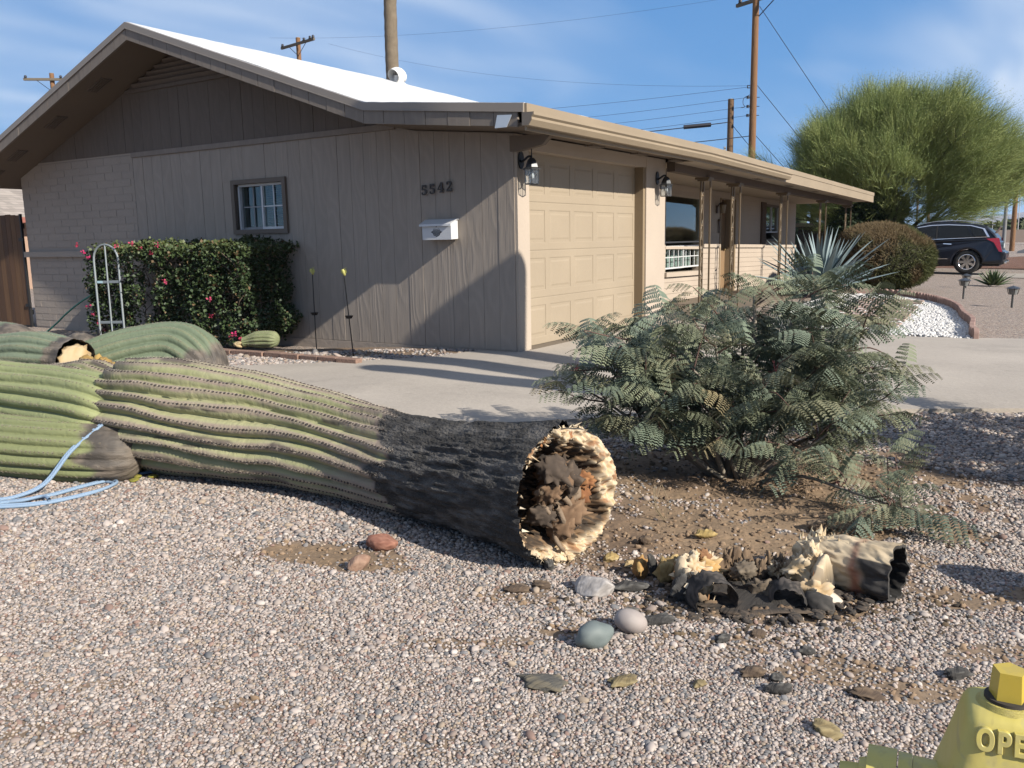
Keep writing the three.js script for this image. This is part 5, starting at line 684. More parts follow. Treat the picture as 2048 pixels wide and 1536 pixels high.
// a twice-feathered leaf: rachis along +x, pinnae to both sides, each with paired leaflets
function featherLeaf(sd, L = 0.24, np = 8, nl = 8) {
  srand(sd); const P = [], I = []; const quad = (a, b, c, d) => { const k = P.length / 3; for (const q of [a, b, c, d]) P.push(q.x, q.y, q.z); I.push(k, k + 1, k + 2, k, k + 2, k + 3); };
  const droop = (x) => 0.10 * x - 0.42 * x * x / L;
  for (let i = 0; i < np; i++) {
    const u = (i + 0.8) / np, x = u * L, y = droop(x), len = L * 0.33 * (0.65 + 0.55 * Math.sin(Math.PI * Math.min(1, u * 0.85 + 0.12)));
    for (const s of [-1, 1]) {
      const d = V(rr(0.25, 0.42), rr(-0.75, -0.3), s * 0.85).normalize(), side = V().crossVectors(V(0, 1, 0), d).normalize(), tilt = rr(-0.35, 0.35), up = V().crossVectors(d, side);
      for (let k = 0; k < nl; k++) { const v = (k + 0.6) / nl, c = V(x, y, 0).addScaledVector(d, v * len).add(V(0, -0.35 * v * v * len, 0)), w = len / nl * 0.46, h = len * 0.19 * (1 - 0.3 * v); for (const q of [-1, 1]) { const e = V().copy(side).multiplyScalar(q).addScaledVector(d, 0.3).addScaledVector(up, tilt * q * 0.6 - 0.15).normalize(); const a = V().copy(c).addScaledVector(d, -w * 0.95), b = V().copy(c).addScaledVector(d, w * 0.95); const m = V().copy(c).addScaledVector(e, h); quad(a, V().copy(m).addScaledVector(d, -w * 0.6), V().copy(m).addScaledVector(d, w * 0.95), b); } }
    }
  }
  const g = new THREE.BufferGeometry(); g.setAttribute('position', new THREE.Float32BufferAttribute(P, 3)); g.setIndex(I); g.computeVertexNormals();
  const pts = []; for (let i = 0; i <= 6; i++) { const x = i / 6 * L; pts.push(V(x, droop(x), 0)); } const r = taper(pts, (t) => 0.0016 * (1 - 0.6 * t), 6, 4).toNonIndexed(); r.deleteAttribute('uv');
  const f = g.toNonIndexed(); return mergeGeometries([f, r]);
}
const LEAVES = [featherLeaf(1, 0.24, 7, 8), featherLeaf(2, 0.19, 6, 8), featherLeaf(3, 0.27, 7, 8), featherLeaf(4, 0.21, 6, 7)];
// a shrub: forked stems, then feather leaves round every twig
function featherShrub(t, sd, o) {
  srand(sd); const mStem = mat([0.30, 0.26, 0.205], { bumpMap: barkB, bumpScale: 0.003 }), mTwig = mat([0.15, 0.085, 0.065], { roughness: 0.8 }); const tips = [];
  for (const [ex, ey, ez, r] of o.stems) {
    const e = V(ex, ey, ez), s = V(ex * 0.08 + rr(-0.04, 0.04), 0, ez * 0.08 + rr(-0.03, 0.03)), m1 = V().lerpVectors(s, e, 0.35).add(V(rr(-0.07, 0.07), 0.03 + rr(-0.03, 0.05), rr(-0.06, 0.06))), m2 = V().lerpVectors(s, e, 0.7).add(V(rr(-0.07, 0.07), rr(-0.02, 0.06), rr(-0.06, 0.06)));
    const pts = [s, m1, m2, e], cv = new THREE.CatmullRomCurve3(pts); part('stem', taper(pts, (q) => r * (1 - 0.68 * q), 18, 8), mStem, t);
    const nb = o.nb; for (let k = 0; k < nb; k++) { const u = 1 - 0.68 * Math.pow(rnd(), 1.25), p = cv.getPoint(u), d = V(rr(-1, 1), rr(-0.35, 0.9), rr(-1, 1)).add(V(ex, 0, ez).normalize().multiplyScalar(0.5)).normalize(), l = rr(0.12, 0.30), q1 = V().copy(p).addScaledVector(d, l * 0.5).add(V(0, rr(0, 0.04), 0)), q2 = V().copy(p).addScaledVector(d, l).add(V(0, rr(-0.03, 0.05), 0)); part('twig', taper([p, q1, q2], (q) => 0.0055 * (1 - 0.6 * q), 6, 5), mTwig, t); for (const q of [0.45, 0.75, 1]) tips.push([V().lerpVectors(p, q2, q), d]); }
    tips.push([e, V(ex, ey, ez).normalize()]);
  }
  const list = []; for (const [p, d] of tips) { const n = o.per + (rnd() < 0.5 ? 1 : 0); for (let k = 0; k < n; k++) { const a = rr(0, 6.283); list.push([V().copy(p), V(Math.cos(a), rr(-0.1, 0.8), Math.sin(a)).addScaledVector(d, 0.7).normalize(), rnd()]); } }
  // nearest to the lens first
  const W = t.position; list.sort((a, b) => (b[0].z + W.z + a[0].y * 0) - (a[0].z + W.z)); const vis = list.length <= 300 ? list : list.filter((q, i) => i % Math.ceil(list.length / 300) === 0).slice(0, 300), set = new Set(vis);
  const place = (q) => { const x = q[1], up = V(rr(-0.25, 0.25), 1, rr(-0.25, 0.25)), z = V().crossVectors(x, up).normalize(), y = V().crossVectors(z, x); m4.makeBasis(x, y, z); tmpO.quaternion.setFromRotationMatrix(m4); tmpO.position.copy(q[0]); tmpO.scale.setScalar(rr(0.55, 1.0)); };
  const ms = [mLeafA, mLeafB, mLeafC], pickM = () => rnd() < 0.06 ? mLeafD : ms[Math.floor(rnd() * 3)], rest = [[], [], [], []];
  for (const q of list) { const k = Math.floor(rnd() * 4); place(q); if (set.has(q)) { const m = part('leaf', LEAVES[k], pickM(), t); m.quaternion.copy(tmpO.quaternion); m.position.copy(tmpO.position); m.scale.copy(tmpO.scale); } else { tmpO.updateMatrix(); rest[k].push(tmpO.matrix.clone()); } }
  rest.forEach((L, k) => { if (!L.length) return; const im = stuffInst('leaves', LEAVES[k], ms[k % 3], L.length, t); L.forEach((mm, i) => im.setMatrixAt(i, mm)); });
  // red seed stalks and a few fallen leaves
  for (let i = 0; i < (o.red || 0); i++) { const [p] = tips[Math.floor(rnd() * tips.length)], gs = []; for (let k = 0; k < 7; k++) gs.push(rod(V(0, 0, 0), V(rr(-0.05, 0.05), rr(0.0, 0.06), rr(-0.05, 0.05)), 0.0016, 0.001, 4)); const m = part('red_flower_stalk', merge(gs), mat([0.20, 0.035, 0.05]), t); m.position.copy(p); }
}
{
  const b = thing('feather_bush', 'spreading feathery blue-green bush with pale stems behind the stump', 'bush', [1.26, gAt(1.26, -4.72) - 0.03, -4.72]);
  const S = []; srand(222);
  for (const [x, y, z, r] of [[-0.78, 0.46, 0.02, 0.018], [-0.82, 0.70, -0.12, 0.02], [-0.66, 0.80, 0.12, 0.02], [-0.40, 0.88, -0.15, 0.022], [-0.12, 0.94, 0.14, 0.024], [0.10, 1.0, -0.1, 0.026], [0.30, 0.96, 0.1, 0.024], [0.48, 0.90, -0.1, 0.024], [0.64, 0.78, 0.12, 0.022], [0.74, 0.60, -0.08, 0.02], [0.66, 0.44, 0.2, 0.016], [0.40, 0.36, 0.42, 0.015], [0.52, 0.12, 0.98, 0.012], [-0.22, 0.40, 0.4, 0.015], [-0.55, 0.38, 0.25, 0.015], [0.04, 0.56, 0.36, 0.018], [0.32, 0.64, 0.32, 0.017], [-0.32, 0.64, 0.3, 0.017], [0.1, 0.74, -0.35, 0.018], [-0.48, 0.6, -0.35, 0.017], [0.48, 0.58, -0.35, 0.017], [-0.62, 0.55, 0.22, 0.016], [-0.2, 0.78, 0.25, 0.017], [0.18, 0.82, 0.24, 0.018]]) S.push([x, y, z, r]);
  b.scale.set(0.98, 1.07, 0.95); featherShrub(b, 333, { stems: S, nb: 9, per: 1, red: 14 });
  const c = thing('feather_bush', 'second feathery bush beyond the right edge, seen by its shadow', 'bush', [4.25, gAt(4.25, -4.5), -4.52]);
  const S2 = []; for (let i = 0; i < 14; i++) { const a = i / 14 * 6.283; S2.push([Math.cos(a) * rr(0.5, 0.95), rr(0.4, 1.0), Math.sin(a) * rr(0.5, 0.95), 0.016]); } featherShrub(c, 444, { stems: S2, nb: 7, per: 2 }); c.scale.setScalar(1.2);
  // weedy sprig and dry stem under the bush
  const w = thing('dry_weed', 'thin dry weed stalks in the dirt before the bush', 'weed', [0.72, gAt(0.72, -3.95), -3.95]); srand(12);
  for (let i = 0; i < 7; i++) part('stalk', taper([V(0, 0, 0), V(rr(-0.08, 0.02), rr(0.06, 0.12), rr(-0.04, 0.04)), V(rr(-0.16, 0.0), rr(0.14, 0.24), rr(-0.08, 0.08))], () => 0.0016, 6, 4), mat([0.35, 0.27, 0.17]), w);
}
{ // standing saguaro out of frame on the sunny side: its arms throw the long shadows on the drive and the wall
  const s = thing('standing_saguaro', 'tall standing saguaro with upturned arms beyond the right edge', 'cactus', [0, 0, 0]); srand(77);
  const bx = 4.33, bz = -4.12, by = gAt(bx, bz), pp = V(0.657, 0, -0.754); // across the sunbeam
  const colf = (t, a, rid, f, x, y, z) => mixc(GRN, GRN2, fbm(x * 4, y * 4, z * 4, 3)); const mk = (pts, r, sd) => { const L = new THREE.CatmullRomCurve3(pts).getLength(); const A = limb({ pts, R: (t) => r * Math.sqrt(Math.max(0.001, 1 - Math.max(0, 1 - (1 - t) * L / r) ** 2)), ribs: 18, depth: 0.14, seg: 60, sd, col: colf, up: V(1, 0, 0.2) }); return A.g; };
  const P = (o, h) => V(bx + pp.x * o, by + h, bz + pp.z * o);
  part('trunk', mk([P(0, -0.1), P(0.0, 1.5), P(0.0, 3.2), P(-0.06, 5.2), P(-0.12, 7.3)], 0.2, 3), mSkin, s);
  part('arm', mk([P(0.05, 2.25), P(0.42, 2.45), P(0.68, 2.9), P(0.8, 3.7), P(0.86, 4.95)], 0.2, 5), mSkin, s);
  part('arm', mk([P(-0.05, 2.3), P(-0.22, 2.55), P(-0.36, 2.95), P(-0.58, 3.5), P(-0.72, 4.25)], 0.165, 7), mSkin, s);
  const bc = thing('barrel_cactus', 'round barrel cactus beyond the right edge near the hydrant', 'cactus', [2.51, gAt(2.51, -2.72), -2.72]); part('body', (() => { const A = limb({ pts: [V(0, -0.05, 0), V(0, 0.2, 0), V(0, 0.42, 0), V(0, 0.6, 0)], R: (t) => 0.18 * Math.pow(Math.max(0.002, Math.sin(Math.PI * (0.18 + 0.82 * t))), 0.45), ribs: 16, depth: 0.15, seg: 50, sd: 2, col: colf, up: V(1, 0, 0.2) }); return A.g; })(), mSkin, bc);
}
{ // clipped bougainvillea hedge against the side wall
  const h = thing('bougainvillea_hedge', 'clipped dark green bougainvillea hedge with pink flowers under the side window', 'hedge', [O.x, 0, O.z], TURN); srand(555);
  // leaf blade: four triangles, slightly folded
  const lf = new THREE.BufferGeometry(); lf.setAttribute('position', new THREE.Float32BufferAttribute([0, 0, 0, 0.5, 0.12, 0.42, 1, -0.05, 0, 0.5, 0.12, -0.42, 0.5, 0.0, 0], 3)); lf.setIndex([0, 1, 4, 4, 1, 2, 0, 4, 3, 4, 2, 3]); lf.computeVertexNormals();
  const inside = (x, y, z) => { const n = 0.10 * (fbm(x * 4, y * 4, z * 4, 3) - 0.5) * 2; const top = 1.20 + 0.05 * sn(z * 3, 1, 1) - 0.06 * sm(-3.6, -3.1, z), L = -6.35 + 0.1 * sn(y * 3, 2, 1), Rr = -3.22 + 0.12 * sn(y * 4, 5, 1) - 0.12 * sm(0.5, 0.0, y); const bulge = -0.92 + 0.05 * sm(-3.9, -3.4, z); return Math.min(top - y, z - L, Rr - z, x - bulge, -0.02 - x) + n; };
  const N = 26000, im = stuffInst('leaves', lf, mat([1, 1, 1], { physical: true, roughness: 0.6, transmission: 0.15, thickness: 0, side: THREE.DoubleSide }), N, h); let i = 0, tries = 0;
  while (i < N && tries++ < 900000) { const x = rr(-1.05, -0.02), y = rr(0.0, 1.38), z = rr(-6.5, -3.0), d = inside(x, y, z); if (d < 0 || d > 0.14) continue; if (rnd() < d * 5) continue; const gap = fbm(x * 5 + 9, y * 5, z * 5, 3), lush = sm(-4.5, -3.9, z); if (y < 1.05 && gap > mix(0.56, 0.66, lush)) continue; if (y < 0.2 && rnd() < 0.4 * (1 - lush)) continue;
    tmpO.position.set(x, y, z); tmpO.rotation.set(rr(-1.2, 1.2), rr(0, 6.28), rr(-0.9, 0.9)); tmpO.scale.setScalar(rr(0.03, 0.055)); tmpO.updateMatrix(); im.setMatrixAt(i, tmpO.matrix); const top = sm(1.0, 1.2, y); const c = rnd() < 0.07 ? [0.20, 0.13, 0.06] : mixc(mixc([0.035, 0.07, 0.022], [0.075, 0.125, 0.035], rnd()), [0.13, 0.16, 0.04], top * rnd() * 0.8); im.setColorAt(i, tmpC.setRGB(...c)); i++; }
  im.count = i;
  const mTw = mat([0.14, 0.10, 0.07]);
  for (let k = 0; k < 150; k++) { const z = rr(-6.2, -3.35), y = rr(0.05, 0.95), x = rr(-0.82, -0.25), g = taper([V(x, y, z), V(x - 0.05, y + rr(0.05, 0.15), z + rr(-0.12, 0.12)), V(Math.max(-0.9, x + rr(-0.15, 0.1)), y + rr(0.1, 0.3), z + rr(-0.25, 0.25))], () => rr(0.003, 0.007), 6, 5); part('twig', g, mTw, h); }
  for (const z of [-6, -5.4, -4.9, -4.3, -3.8, -3.45]) part('stem', taper([V(-0.5, -0.05, z), V(-0.52, 0.4, z + 0.1), V(-0.45, 0.95, z)], (t) => 0.022 * (1 - 0.5 * t), 10, 7), mTw, h);
  const fl = []; for (let k = 0; k < 3; k++) { srand(700 + k); const gs = []; for (let q = 0; q < 9; q++) { const g = lf.clone(); g.scale(0.032, 0.032, 0.032); g.rotateX(rr(-1.5, 1.5)); g.rotateZ(rr(-1, 1)); g.rotateY(rr(0, 6.28)); g.translate(rr(-0.02, 0.02), rr(-0.02, 0.02), rr(-0.02, 0.02)); gs.push(g); } fl.push(merge(gs)); }
  const mF = [mat([0.62, 0.03, 0.16], { side: THREE.DoubleSide }), mat([0.50, 0.05, 0.12], { side: THREE.DoubleSide }), mat([0.42, 0.02, 0.07], { side: THREE.DoubleSide })]; srand(88);
  const spot = [[-0.95, 1.22, -6.3], [-0.95, 1.12, -6.2], [-0.93, 1.05, -6.05], [-0.93, 1.2, -5.5], [-0.94, 1.22, -5.1], [-0.94, 1.16, -4.95], [-0.93, 1.2, -4.7], [-0.93, 1.1, -4.8], [-0.95, 0.75, -4.5], [-0.95, 0.55, -3.7], [-0.95, 0.35, -3.75], [-0.95, 0.3, -6.1], [-0.95, 0.2, -6.05], [-0.95, 0.42, -6.15], [-0.9, 0.1, -5.9], [-0.95, 0.12, -3.4], [-0.95, 0.16, -3.3], [-0.93, 0.1, -3.2]];
  for (const [x, y, z] of spot) { const m = part('flower_cluster', fl[Math.floor(rnd() * 3)], mF[Math.floor(rnd() * 3)], h); m.position.set(x + rr(-0.05, 0.02), y, z); m.rotation.y = rr(0, 6); }
}
// ---- agaves
function agaveLeaf(L, W, bend) { const P = [], I = [], n = 10, m = 6; for (let i = 0; i <= n; i++) { const t = i / n, w = W * (t < 0.25 ? mix(0.75, 1, t / 0.25) : Math.pow(1 - (t - 0.25) / 0.75, 0.75)) + 0.0006, y = t * L, z = bend * t * t * L; for (let j = 0; j <= m; j++) { const u = j / m * 2 - 1; P.push(u * w, y, z + 0.30 * w * u * u - w * 0.12); } for (let j = m; j >= 0; j--) { const u = j / m * 2 - 1; P.push(u * w * 0.98, y, z + 0.30 * w * u * u - w * 0.12 - w * 0.34 * (1 - u * u) - 0.001); } } const r = 2 * (m + 1); for (let i = 0; i < n; i++) for (let j = 0; j < r; j++) { const a = i * r + j, b = i * r + (j + 1) % r; I.push(a, a + r, b, b, a + r, b + r); } const g = new THREE.BufferGeometry(); g.setAttribute('position', new THREE.Float32BufferAttribute(P, 3)); g.setIndex(I); g.computeVertexNormals(); return g; }
function agave(name, label, pos, n, L, W, cols, sd) { const t = thing(name, label, 'agave', pos); srand(sd); const G = [agaveLeaf(L, W, 0.05), agaveLeaf(L * 0.92, W * 1.05, 0.12), agaveLeaf(L * 0.85, W, -0.05)], ms = cols.map((c) => mat(c, { roughness: 0.6, side: THREE.DoubleSide })); for (let i = 0; i < n; i++) { const u = (i + 0.5) / n, a = i * 2.39996, e = Math.PI / 2 - Math.pow(u, 0.8) * 1.28; const m = part('leaf', G[i % 3], ms[i % ms.length], t); m.position.set(Math.cos(a) * 0.10 * u, 0.05 * (1 - u) + 0.02, Math.sin(a) * 0.10 * u); m.rotation.order = 'YXZ'; m.rotation.set(Math.PI / 2 - e + rr(-0.06, 0.06), Math.PI / 2 - a, rr(-0.12, 0.12)); m.scale.setScalar(mix(0.8, 1, sm(0, 0.5, u)) * rr(0.9, 1.08)); } return t; }
agave('blue_agave', 'big blue-grey agave with long pointed leaves behind the bush', [6.15, gy(6.2, -17.2) + 0.08, -17.2], 70, 1.5, 0.066, [[0.27, 0.355, 0.37], [0.31, 0.40, 0.41], [0.24, 0.32, 0.34]], 606);
agave('green_agave', 'small dark green agave on the far gravel near the car', [12.06, gy(12.06, -21.6), -21.6], 60, 0.46, 0.035, [[0.06, 0.11, 0.045], [0.10, 0.16, 0.06], [0.16, 0.2, 0.08]], 616);
{ // dome-clipped shrub, browned on one side
  const t = thing('clipped_shrub', 'dome-clipped shrub browning at the top beside the parked car', 'shrub', [8.55, gy(8.55, -19.9) , -19.9]); srand(717); const rx = 1.05, ry = 1.5, rz = 1.0;
  const sh = (d) => { const top = 1 - 0.22 * sm(-0.2, 1, d.x) * sm(0.1, 0.8, d.y); return top * (1 + 0.035 * sn(d.x * 4, d.y * 4, d.z * 4)); };
  const core = lump(1, 1, 1, 4, 0, 1, 1, () => [0.045, 0.04, 0.02]); { const p = core.attributes.position; for (let i = 0; i < p.count; i++) { const d = V(p.getX(i), p.getY(i), p.getZ(i)), e = Math.pow(Math.pow(Math.abs(d.x), 3) + Math.pow(Math.abs(d.y), 3) + Math.pow(Math.abs(d.z), 3), -1 / 3) * 0.5 + 0.5, k = sh(d) * 0.93 * e; p.setXYZ(i, d.x * rx * k, ry * 0.5 + d.y * ry * 0.5 * k, d.z * rz * k); } core.computeVertexNormals(); }
  part('core', core, VC, t);
  const lf = new THREE.ConeGeometry(0.14, 1, 3, 1, true); lf.scale(1, 1, 0.3); lf.translate(0, 0.4, 0); const N = 24000, im = stuffInst('foliage', lf, mat([1, 1, 1], { roughness: 0.9, side: THREE.DoubleSide }), N, t);
  for (let i = 0; i < N; i++) { const d = V(rr(-1, 1), rr(-1, 1), rr(-1, 1)).normalize(), e = Math.pow(Math.pow(Math.abs(d.x), 3) + Math.pow(Math.abs(d.y), 3) + Math.pow(Math.abs(d.z), 3), -1 / 3) * 0.5 + 0.5, k = sh(d) * e * rr(0.93, 1.0), p = V(d.x * rx * k, ry * 0.5 + d.y * ry * 0.5 * k, d.z * rz * k); tmpO.position.copy(p); tmpO.quaternion.setFromUnitVectors(V(0, 1, 0), V().copy(d).add(V(rr(-0.8, 0.8), rr(-0.5, 0.9), rr(-0.8, 0.8))).normalize()); tmpO.scale.setScalar(rr(0.06, 0.14)); tmpO.updateMatrix(); im.setMatrixAt(i, tmpO.matrix); const br = sm(0.38, 0.6, fbm(p.x * 2.5, p.y * 2.5, p.z * 2.5, 3) + 0.22 * (p.y - 0.8) - 0.22 * p.x); const c = mixc(mixc([0.12, 0.145, 0.045], [0.18, 0.19, 0.07], rnd()), mixc([0.20, 0.13, 0.065], [0.30, 0.21, 0.11], rnd()), br * 0.9); im.setColorAt(i, tmpC.setRGB(...c)); }
}
// ---- trees
function wispyTree(t, sd, o) { // green-barked desert tree: limbs, then countless fine upright sprays
  srand(sd); const mB = mat([0.13, 0.135, 0.06], { bumpMap: barkB, bumpScale: 0.01 }); const ends = [];
  const spray = []; for (let k = 0; k < 3; k++) { srand(sd + 5 + k); const P = [], I = []; for (let i = 0; i < 14; i++) { const x = rr(-0.16, 0.16), z = rr(-0.16, 0.16), y0 = rr(0, 0.3), l = rr(0.4, 0.8), w = rr(0.005, 0.009), a = rr(0, 3.14), dx = Math.cos(a) * w, dz = Math.sin(a) * w, b = P.length / 3, ex = x * 2.2 + rr(-0.12, 0.12), ez = z * 2.2 + rr(-0.12, 0.12); P.push(x * 0.4 - dx, y0, z * 0.4 - dz, x * 0.4 + dx, y0, z * 0.4 + dz, ex, y0 + l, ez); I.push(b, b + 1, b + 2); for (let q = 0; q < 7; q++) { const u = rr(0.25, 1), c = V(mix(x * 0.4, ex, u), y0 + l * u, mix(z * 0.4, ez, u)), s = rr(0.012, 0.026), v = V(rr(-1, 1), rr(-0.3, 1), rr(-1, 1)).normalize(), n = V(rr(-1, 1), rr(-1, 1), rr(-1, 1)).normalize(), b2 = P.length / 3; const p1 = V().copy(c).addScaledVector(v, s * 2.6), p2 = V().copy(c).addScaledVector(v, s * 1.2).addScaledVector(n, s * 0.55); P.push(c.x, c.y, c.z, p2.x, p2.y, p2.z, p1.x, p1.y, p1.z); I.push(b2, b2 + 1, b2 + 2); } } const g = new THREE.BufferGeometry(); g.setAttribute('position', new THREE.Float32BufferAttribute(P, 3)); g.setIndex(I); g.computeVertexNormals(); spray.push(g); }
  srand(sd + 1); if (o.dome) { const [dx, dy, dz, cy] = o.dome; let n = 0; while (n < o.fill) { const v = V(rr(-1, 1), rr(-0.75, 1), rr(-1, 1)), l = v.length(); if (l > 1 || l < 0.35) continue; const nn = fbm(v.x * 2.6 + 3, v.y * 2.6, v.z * 2.6, 3); if (l > 0.78 + 0.8 * (nn - 0.42)) continue; if (nn < 0.40) continue; ends.push([V(v.x * dx, cy + v.y * dy, v.z * dz), v]); n++; } } const crown = part('crown', new THREE.BufferGeometry(), mB, t); const gs = [];
  const grow = (p, d, l, r, lev) => { const e = V().copy(p).addScaledVector(d, l), m = V().lerpVectors(p, e, 0.5).add(V(rr(-0.1, 0.1) * l, rr(-0.05, 0.1) * l, rr(-0.1, 0.1) * l)); gs.push(taper([p, m, e], (q) => r * (1 - 0.4 * q), 7, 6)); if (lev === 0) { ends.push([e, d]); return; } const n = lev > 2 ? 3 : 3; for (let k = 0; k < n; k++) { const nd = V().copy(d).add(V(rr(-0.75, 0.75), rr(-0.15, 0.45), rr(-0.75, 0.75))).normalize(); grow(lev > 1 ? e : V().lerpVectors(p, e, rr(0.6, 1)), nd, l * rr(0.62, 0.85), r * 0.6, lev - 1); } if (lev < 3) ends.push([m, d]); };
  const tr = []; for (const [dx, dy, dz] of o.limbs) { const d = V(dx, dy, dz).normalize(); tr.push(taper([V(dx * 0.05, -0.1, dz * 0.05), V(dx * 0.25, 0.5 * o.h / 6, dz * 0.25), V(d.x * 1.3, d.y * 1.3 + 0.35, d.z * 1.3).multiplyScalar(o.h / 6)], (q) => 0.14 * o.h / 6 * (1 - 0.45 * q), 9, 8)); grow(V(d.x * 1.3, d.y * 1.3 + 0.35, d.z * 1.3).multiplyScalar(o.h / 6), d, 1.25 * o.h / 6, 0.065 * o.h / 6, 4); }
  part('trunk', merge(tr), mB, t); crown.geometry = merge(gs);
  const per = o.per, ims = spray.map((g) => stuffInst('foliage', g, mat([1, 1, 1], { physical: true, roughness: 0.85, transmission: 0.12, thickness: 0, side: THREE.DoubleSide }), Math.ceil(ends.length * per / 3) + 3, t)), cnt = [0, 0, 0]; let q = 0;
  for (const [p, d] of ends) for (let k = 0; k < per; k++) { const im = ims[q % 3]; const pos = V().copy(p).add(V(rr(-0.35, 0.35), rr(-0.3, 0.3), rr(-0.35, 0.35)).multiplyScalar(o.h / 6)); tmpO.position.copy(pos); const out = V(pos.x, (pos.y - o.h * 0.35) * 0.9, pos.z).normalize(); tmpO.quaternion.setFromUnitVectors(V(0, 1, 0), V().copy(out).multiplyScalar(0.8).add(V(rr(-0.4, 0.4), rr(0.1, 0.9), rr(-0.4, 0.4))).normalize()); tmpO.scale.setScalar(rr(0.7, 1.15) * o.s); tmpO.updateMatrix(); if (cnt[q % 3] >= im.count) { q++; continue; } im.setMatrixAt(cnt[q % 3], tmpO.matrix); const c = mixc([0.22, 0.30, 0.075], [0.37, 0.42, 0.13], rnd()); im.setColorAt(cnt[q % 3], tmpC.setRGB(...c)); cnt[q % 3]++; q++; }
  ims.forEach((im, k) => { im.count = cnt[k]; });
}
{
  const t = thing('palo_verde_tree', 'large wispy yellow-green tree spreading behind the parked car', 'tree', [13.8, -0.15, -31.5]);
  wispyTree(t, 4001, { h: 6.5, s: 1.0, per: 3, dome: [3.85, 2.55, 3.6, 3.55], fill: 1900, limbs: [[-0.8, 0.75, 0.2], [0.8, 0.8, 0.1], [0.1, 1, -0.5], [-0.2, 1, 0.5], [0.35, 0.9, 0.5], [-1.0, 0.5, -0.2], [1.0, 0.5, -0.3]] });
}
function leafyTree(t, sd, o) { srand(sd); part('trunk', taper([V(0, -0.1, 0), V(0.05, o.h * 0.3, 0), V(0, o.h * 0.6, 0)], (q) => o.r * 0.09 * (1 - 0.5 * q), 8, 8), mat([0.12, 0.095, 0.07]), t); const lf = new THREE.BufferGeometry(); lf.setAttribute('position', new THREE.Float32BufferAttribute([0, 0, 0, 0.5, 0.1, 0.35, 1, 0, 0, 0.5, 0.1, -0.35], 3)); lf.setIndex([0, 1, 2, 0, 2, 3]); lf.computeVertexNormals(); const im = stuffInst('crown', lf, mat([1, 1, 1], { roughness: 0.8, side: THREE.DoubleSide }), o.n, t); let i = 0; while (i < o.n) { const d = V(rr(-1, 1), rr(-1, 1), rr(-1, 1)); const l = d.length(); if (l > 1) continue; const nn = fbm(d.x * 2.2 + sd, d.y * 2.2, d.z * 2.2, 3); if (l > 0.62 + 0.75 * (nn - 0.28)) continue; if (l < 0.45 && rnd() < 0.7) continue; tmpO.position.set(d.x * o.r, o.h - o.ry + d.y * o.ry, d.z * o.r); tmpO.rotation.set(rr(-1, 1), rr(0, 6.28), rr(-1, 1)); tmpO.scale.setScalar(o.ls * rr(0.6, 1.3)); tmpO.updateMatrix(); im.setMatrixAt(i, tmpO.matrix); im.setColorAt(i, tmpC.setRGB(...mixc(o.c[0], o.c[1], rnd()))); i++; } }
leafyTree(thing('dark_citrus_tree', 'dense dark green round tree behind the far porch end', 'tree', [12.2, -0.15, -31]), 811, { h: 3.0, r: 1.25, ry: 1.15, n: 5000, ls: 0.14, c: [[0.02, 0.045, 0.015], [0.05, 0.085, 0.025]] });
leafyTree(thing('dark_citrus_tree', 'dark tree with drooping yellowish leaves left of the wispy tree trunk', 'tree', [14.0, -0.15, -34]), 812, { h: 3.4, r: 1.7, ry: 1.6, n: 6000, ls: 0.2, c: [[0.02, 0.04, 0.012], [0.10, 0.12, 0.03]] });
leafyTree(thing('low_green_bush', 'bright green low bush peeking over the car hood', 'bush', [13.6, -0.15, -30.2]), 813, { h: 1.5, r: 0.8, ry: 0.6, n: 2500, ls: 0.1, c: [[0.06, 0.12, 0.02], [0.12, 0.2, 0.04]] });
{ // far line of trees along the street
  srand(901); const lab = ['far green roadside tree left of the flagpoles', 'far pale roadside tree behind the flagpoles', 'far dark roadside tree under the flags', 'far olive roadside tree right of the flags', 'far low roadside tree by the tall poles', 'far rounded roadside tree beside the mountain foot', 'far small roadside tree beyond the street corner'];
  [[60, -136, 2.6], [70, -140, 3.0], [75, -132, 2.8], [82, -140, 3.4], [88, -134, 3.0], [64, -150, 2.8], [95, -140, 3.4]].forEach(([x, z, h], i) => leafyTree(thing('roadside_tree', lab[i], 'tree', [x, -0.3, z], 0, 'far roadside trees'), 820 + i, { h, r: 4.6, ry: h * 0.5, n: 1600, ls: 0.8, c: [[0.05, 0.075, 0.025], [0.10, 0.12, 0.045]] }));
}
